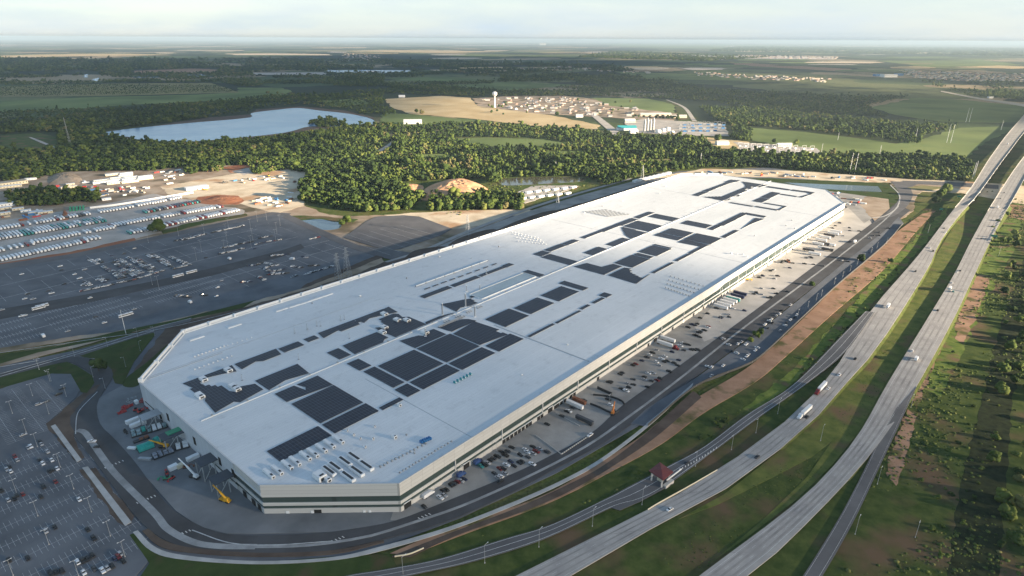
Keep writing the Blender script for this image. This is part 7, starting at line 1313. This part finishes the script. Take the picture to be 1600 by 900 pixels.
# perimeter fence between dirt bank and lots
def fence(pts, z, label, h=2.2, n=60):
    P = spline([G(*p) for p in pts], n); r = empty('mesh_fence', (0, 0, 0), 0, label, 'fence'); f = MB(); q = MB()
    for i in range(n - 1): a, b = P[i], P[i + 1]; f.box(((a[0] + b[0]) / 2, (a[1] + b[1]) / 2, z), (float(np.linalg.norm(b - a)) + .02, .06, h), math.atan2(b[1] - a[1], b[0] - a[0]))
    f.obj('mesh', m_fence, r)
    for i in range(0, n, 3): k = MB(); k.tube((P[i][0], P[i][1], z), (P[i][0], P[i][1], z + h + .2), .1, n=5); k.obj('post', m_steel, r)
m_fence = mat('dark_mesh', (.05, .05, .05), .8)
fence([(1012, 668), (1088, 606), (1160, 576), (1190, 558), (1250, 502), (1310, 446), (1380, 386), (1410, 352)], 1.2, 'dark mesh fence along the outer car park above the grass bank')
# ================================================================ water tower, village, works
x, y, _ = G(773, 168); r = empty('water_tower', (x, y, .8), 0, 'white ball-topped water tower standing in the village', 'water tower'); s = MB(); s.lathe([(6, 0), (3.2, 4), (2.6, 10), (2.6, 42), (3.4, 46)], 18); s.obj('stem', m_white, r, smooth=True); s = MB(); s.lathe([(3.4, 46), (7.5, 48), (10.3, 52), (10.8, 56), (9.4, 60.5), (5.5, 63.5), (0, 64.5)], 24); s.obj('tank', m_white, r, smooth=True)
VIL = [(748, 156), (800, 152), (880, 152), (930, 157), (945, 163), (1000, 170), (985, 184), (900, 179), (840, 176), (752, 164)]
HM = [mat('house_cream', (.55, .48, .38), .8), mat('house_grey', (.38, .38, .38), .8), mat('house_pink', (.5, .36, .3), .8), mat('house_white', (.5, .49, .47), .8)]; RM = [mat('roof_brown', (.18, .12, .09), .8), mat('roof_pale', (.5, .48, .45), .7), mat('roof_slate', (.14, .15, .17), .8)]
k = 0; HN = ['cream', 'grey', 'pinkish', 'white']; RNm = ['brown', 'pale', 'slate']
while k < 150:
    a, b = random.uniform(746, 1000), random.uniform(152, 184)
    if inpoly([a], [b], VIL)[0] and abs(a - 773) > 3:
        i, j = random.randrange(4), random.randrange(3); hut(a, b, random.uniform(9, 22), random.uniform(7, 12), random.uniform(3, 5.5), HM[i], f'{HN[i]} house with a {RNm[j]} roof in the village {"left of" if a < 773 else ("just right of" if a < 850 else "far right of")} the water tower', 'house', 'house', random.uniform(-.3, .3) + random.choice([0, 1.57]), RM[j], 1.0, True, f'{HN[i]} {RNm[j]}-roofed houses {"left" if a < 773 else ("near" if a < 850 else "far")} of the water tower'); k += 1
for i in range(26): a, b = random.uniform(750, 985), random.uniform(156, 180); x, y, _ = G(a, b); tree(x, y, random.uniform(8, 13), 'broadleaf_tree', 'dark garden tree among the village houses', 'garden trees of the village')
for px, py, l, w_, m, rf, lb in ((645, 193, 60, 26, m_white, m_white, 'large white barn on the mown field'), (628, 152, 30, 14, m_white, m_white, 'white shed at the upper corner of the straw field'), (905, 183, 26, 16, m_white, RM[1], 'white house at the village road'), (1024, 181, 120, 16, HM[0], RM[1], 'long low buff building beyond the works'), (1060, 184, 60, 14, HM[0], RM[1], 'shorter low buff building beyond the works'), (979, 203, 60, 26, m_white, MATS['teal_paint'], 'teal-roofed hall at the left of the works'), (990, 208, 24, 18, m_white, m_white, 'white hall in front of the teal-roofed hall'), (984, 191, 36, 18, m_cream, m_white, 'pale hall behind the teal-roofed hall'), (1128, 226, 34, 16, m_white, RM[1], 'pale house in the scrub field'), (1225, 229, 40, 10, m_cream, m_white, 'low building in the pale yard')):
    hut(px, py, l, w_, 7, m, lb, 'building', 'hall', 0.1, rf, 1.0, True)
for i, px in enumerate((1006.5, 1011, 1015.5, 1020)):
    x, y, _ = G(px, 207); r = empty('silo_tower', (x, y, 1), 0, f'{ORD[i]} tall grey silo tower from the left in the works', 'silo', 'tall silo towers'); s = MB(); s.tube((0, 0, 0), (0, 0, 34 + 4 * (i % 2)), 4, 3.6, n=12); s.obj('shaft', m_kerb, r); s = MB(); s.tube((0, 0, 34 + 4 * (i % 2)), (0, 0, 40 + 4 * (i % 2)), 2.2, 1.2, n=10); s.obj('cap', m_grey, r)
for i, (px, py, rr) in enumerate(((1028, 208, 9), (1036, 206, 8), (1043, 204, 8), (1050, 210, 6))): x, y, _ = G(px, py); r = empty('storage_tank', (x, y, 1), 0, f'{ORD[i]} round white storage tank from the left in the works', 'tank', 'round white tanks'); s = MB(); s.lathe([(rr, 0), (rr, 9)], 20); s.obj('shell', m_white, r, smooth=True); s = MB(); s.lathe([(rr, 9), (0, 11)], 20); s.obj('roof', m_roof, r)
for i in range(34):
    px, py = 1064 + (i % 12) * 6 + random.uniform(-1, 1), 196 + (i // 12) * 5 + random.uniform(-1, 1); x, y, _ = G(px, py); r = empty('switchgear', (x, y, 1), 0, f'{["grey", "blue"][i % 2]} switchgear frame in the {ORD[i // 12]} row of the substation', 'switchgear', f'{["grey", "blue"][i % 2]} switchgear of the {ORD[i // 12]} row'); s = MB(); s.box((0, 0, 0), (10, 7, 4)); s.obj('cabinet', m_grey if i % 2 == 0 else m_blue, r); s = MB(); s.tube((-5, 0, 0), (-5, 0, 11), .4, n=5); s.tube((5, 0, 0), (5, 0, 11), .4, n=5); s.tube((-5, 0, 11), (5, 0, 11), .4, n=5); s.obj('frame', m_steel, r)
for i in range(22):
    px, py = 1156 + (i % 11) * 11 + random.uniform(-3, 3), 229 + (i // 11) * 6 + (i % 11) * .5; x, y, _ = G(px, py); s = MB(); s.tube((-6, 0, 0), (-6, 0, 9), .3, n=5); s.tube((6, 0, 0), (6, 0, 9), .3, n=5); s.tube((-6, 0, 9), (6, 0, 9), .3, n=5); s.box((0, 0, 0), (5, 4, 3)); tag(s.obj('switchgear', m_white, None, (x, y, 1), .2), f'pale switchgear frame in the {["upper", "lower"][i // 11]} row of the pale yard', 'switchgear', f'{["upper", "lower"][i // 11]} row of the pale yard')
# distant settlements
def settlement(name, poly, n, label, sz=(14, 30), seed=1, ms=None):
    rg = random.Random(seed); fm = MB(); xs = [p[0] for p in poly]; ys = [p[1] for p in poly]; k = 0
    while k < n:
        a, b = rg.uniform(min(xs), max(xs)), rg.uniform(min(ys), max(ys))
        if inpoly([a], [b], poly)[0]: x, y, _ = G(a, b); mi = rg.randrange(4); l = rg.uniform(*sz); w_ = l * rg.uniform(.5, .9); h = rg.uniform(5, 9); rz = rg.choice([.1, 1.67]); fm.box((x, y, 1), (l, w_, h), rz, mi); fm.box((x, y, 1 + h), (l * 1.05, w_ * 1.05, 2.5), rz, 4 + mi % 3, top=.4); k += 1
    tag(fm.obj(name, HM + RM), label, 'housing', None, 'stuff')
settlement('distant_housing', [(1400, 111), (1500, 113), (1700, 118), (1720, 130), (1500, 127), (1430, 122)], 520, 'dense far housing estate on the right below the horizon', seed=1)
settlement('distant_housing', [(1150, 86), (1310, 89), (1305, 92.5), (1180, 91)], 330, 'thin pale band of houses near the horizon right of centre', (18, 36), 2)
settlement('distant_housing', [(1085, 113), (1180, 118), (1300, 124), (1290, 129), (1180, 125), (1090, 119)], 120, 'scattered far houses before the dark wood', seed=3)
settlement('distant_housing', [(700, 117), (770, 113), (900, 110), (1050, 118), (1000, 112), (880, 104), (760, 110)], 90, 'scattered far houses beyond the village', seed=4)
settlement('distant_housing', [(533, 84), (600, 87), (580, 97), (535, 95)], 90, 'small far settlement above the lake', seed=5); settlement('distant_housing', [(1300, 75), (1600, 76), (1700, 84), (1400, 84)], 200, 'faint band of houses on the right horizon', (20, 44), 6)
settlement('distant_housing', [(350, 62.5), (700, 62.5), (1000, 64), (900, 66), (500, 66)], 60, 'pale specks of far buildings on the left horizon', (40, 110), 7)
for px, py, l, w_, h, m, lb in ((1388, 120.5, 110, 60, 20, m_white, 'large white works hall at the far housing estate'), (1372, 119, 70, 40, 16, m_blue, 'blue works hall left of the white hall'), (1404, 118, 60, 40, 16, m_blue, 'blue works hall right of the white hall'), (848, 70.5, 300, 120, 90, m_kerb, 'pale power station block on the horizon'), (1547, 153.5, 24, 14, 8, m_white, 'white building beside the far highway'), (775, 97.5, 160, 30, 10, m_white, 'left long white roof in the far plain'), (810, 98, 140, 30, 10, m_white, 'right long white roof in the far plain'), (580, 112, 80, 30, 8, m_white, 'white roof beside the far water strip')): hut(px, py, l, w_, h, m, lb, 'building', 'hall', .1, m_white if m is not m_blue else m_blue, 1.0)
for i, px in enumerate((428, 394, 612)): x, y, _ = G(px, 63.5); s = MB(); s.tube((0, 0, 0), (0, 0, 190), 26, 16, n=10); tag(s.obj('far_tower', m_white, None, (x, y, 0)), f'{ORD[i]} tiny pale tower on the left horizon from the right' if False else f'tiny pale tower on the horizon at {["right of the lake", "the left third", "above the straw field"][i]}', 'tower')
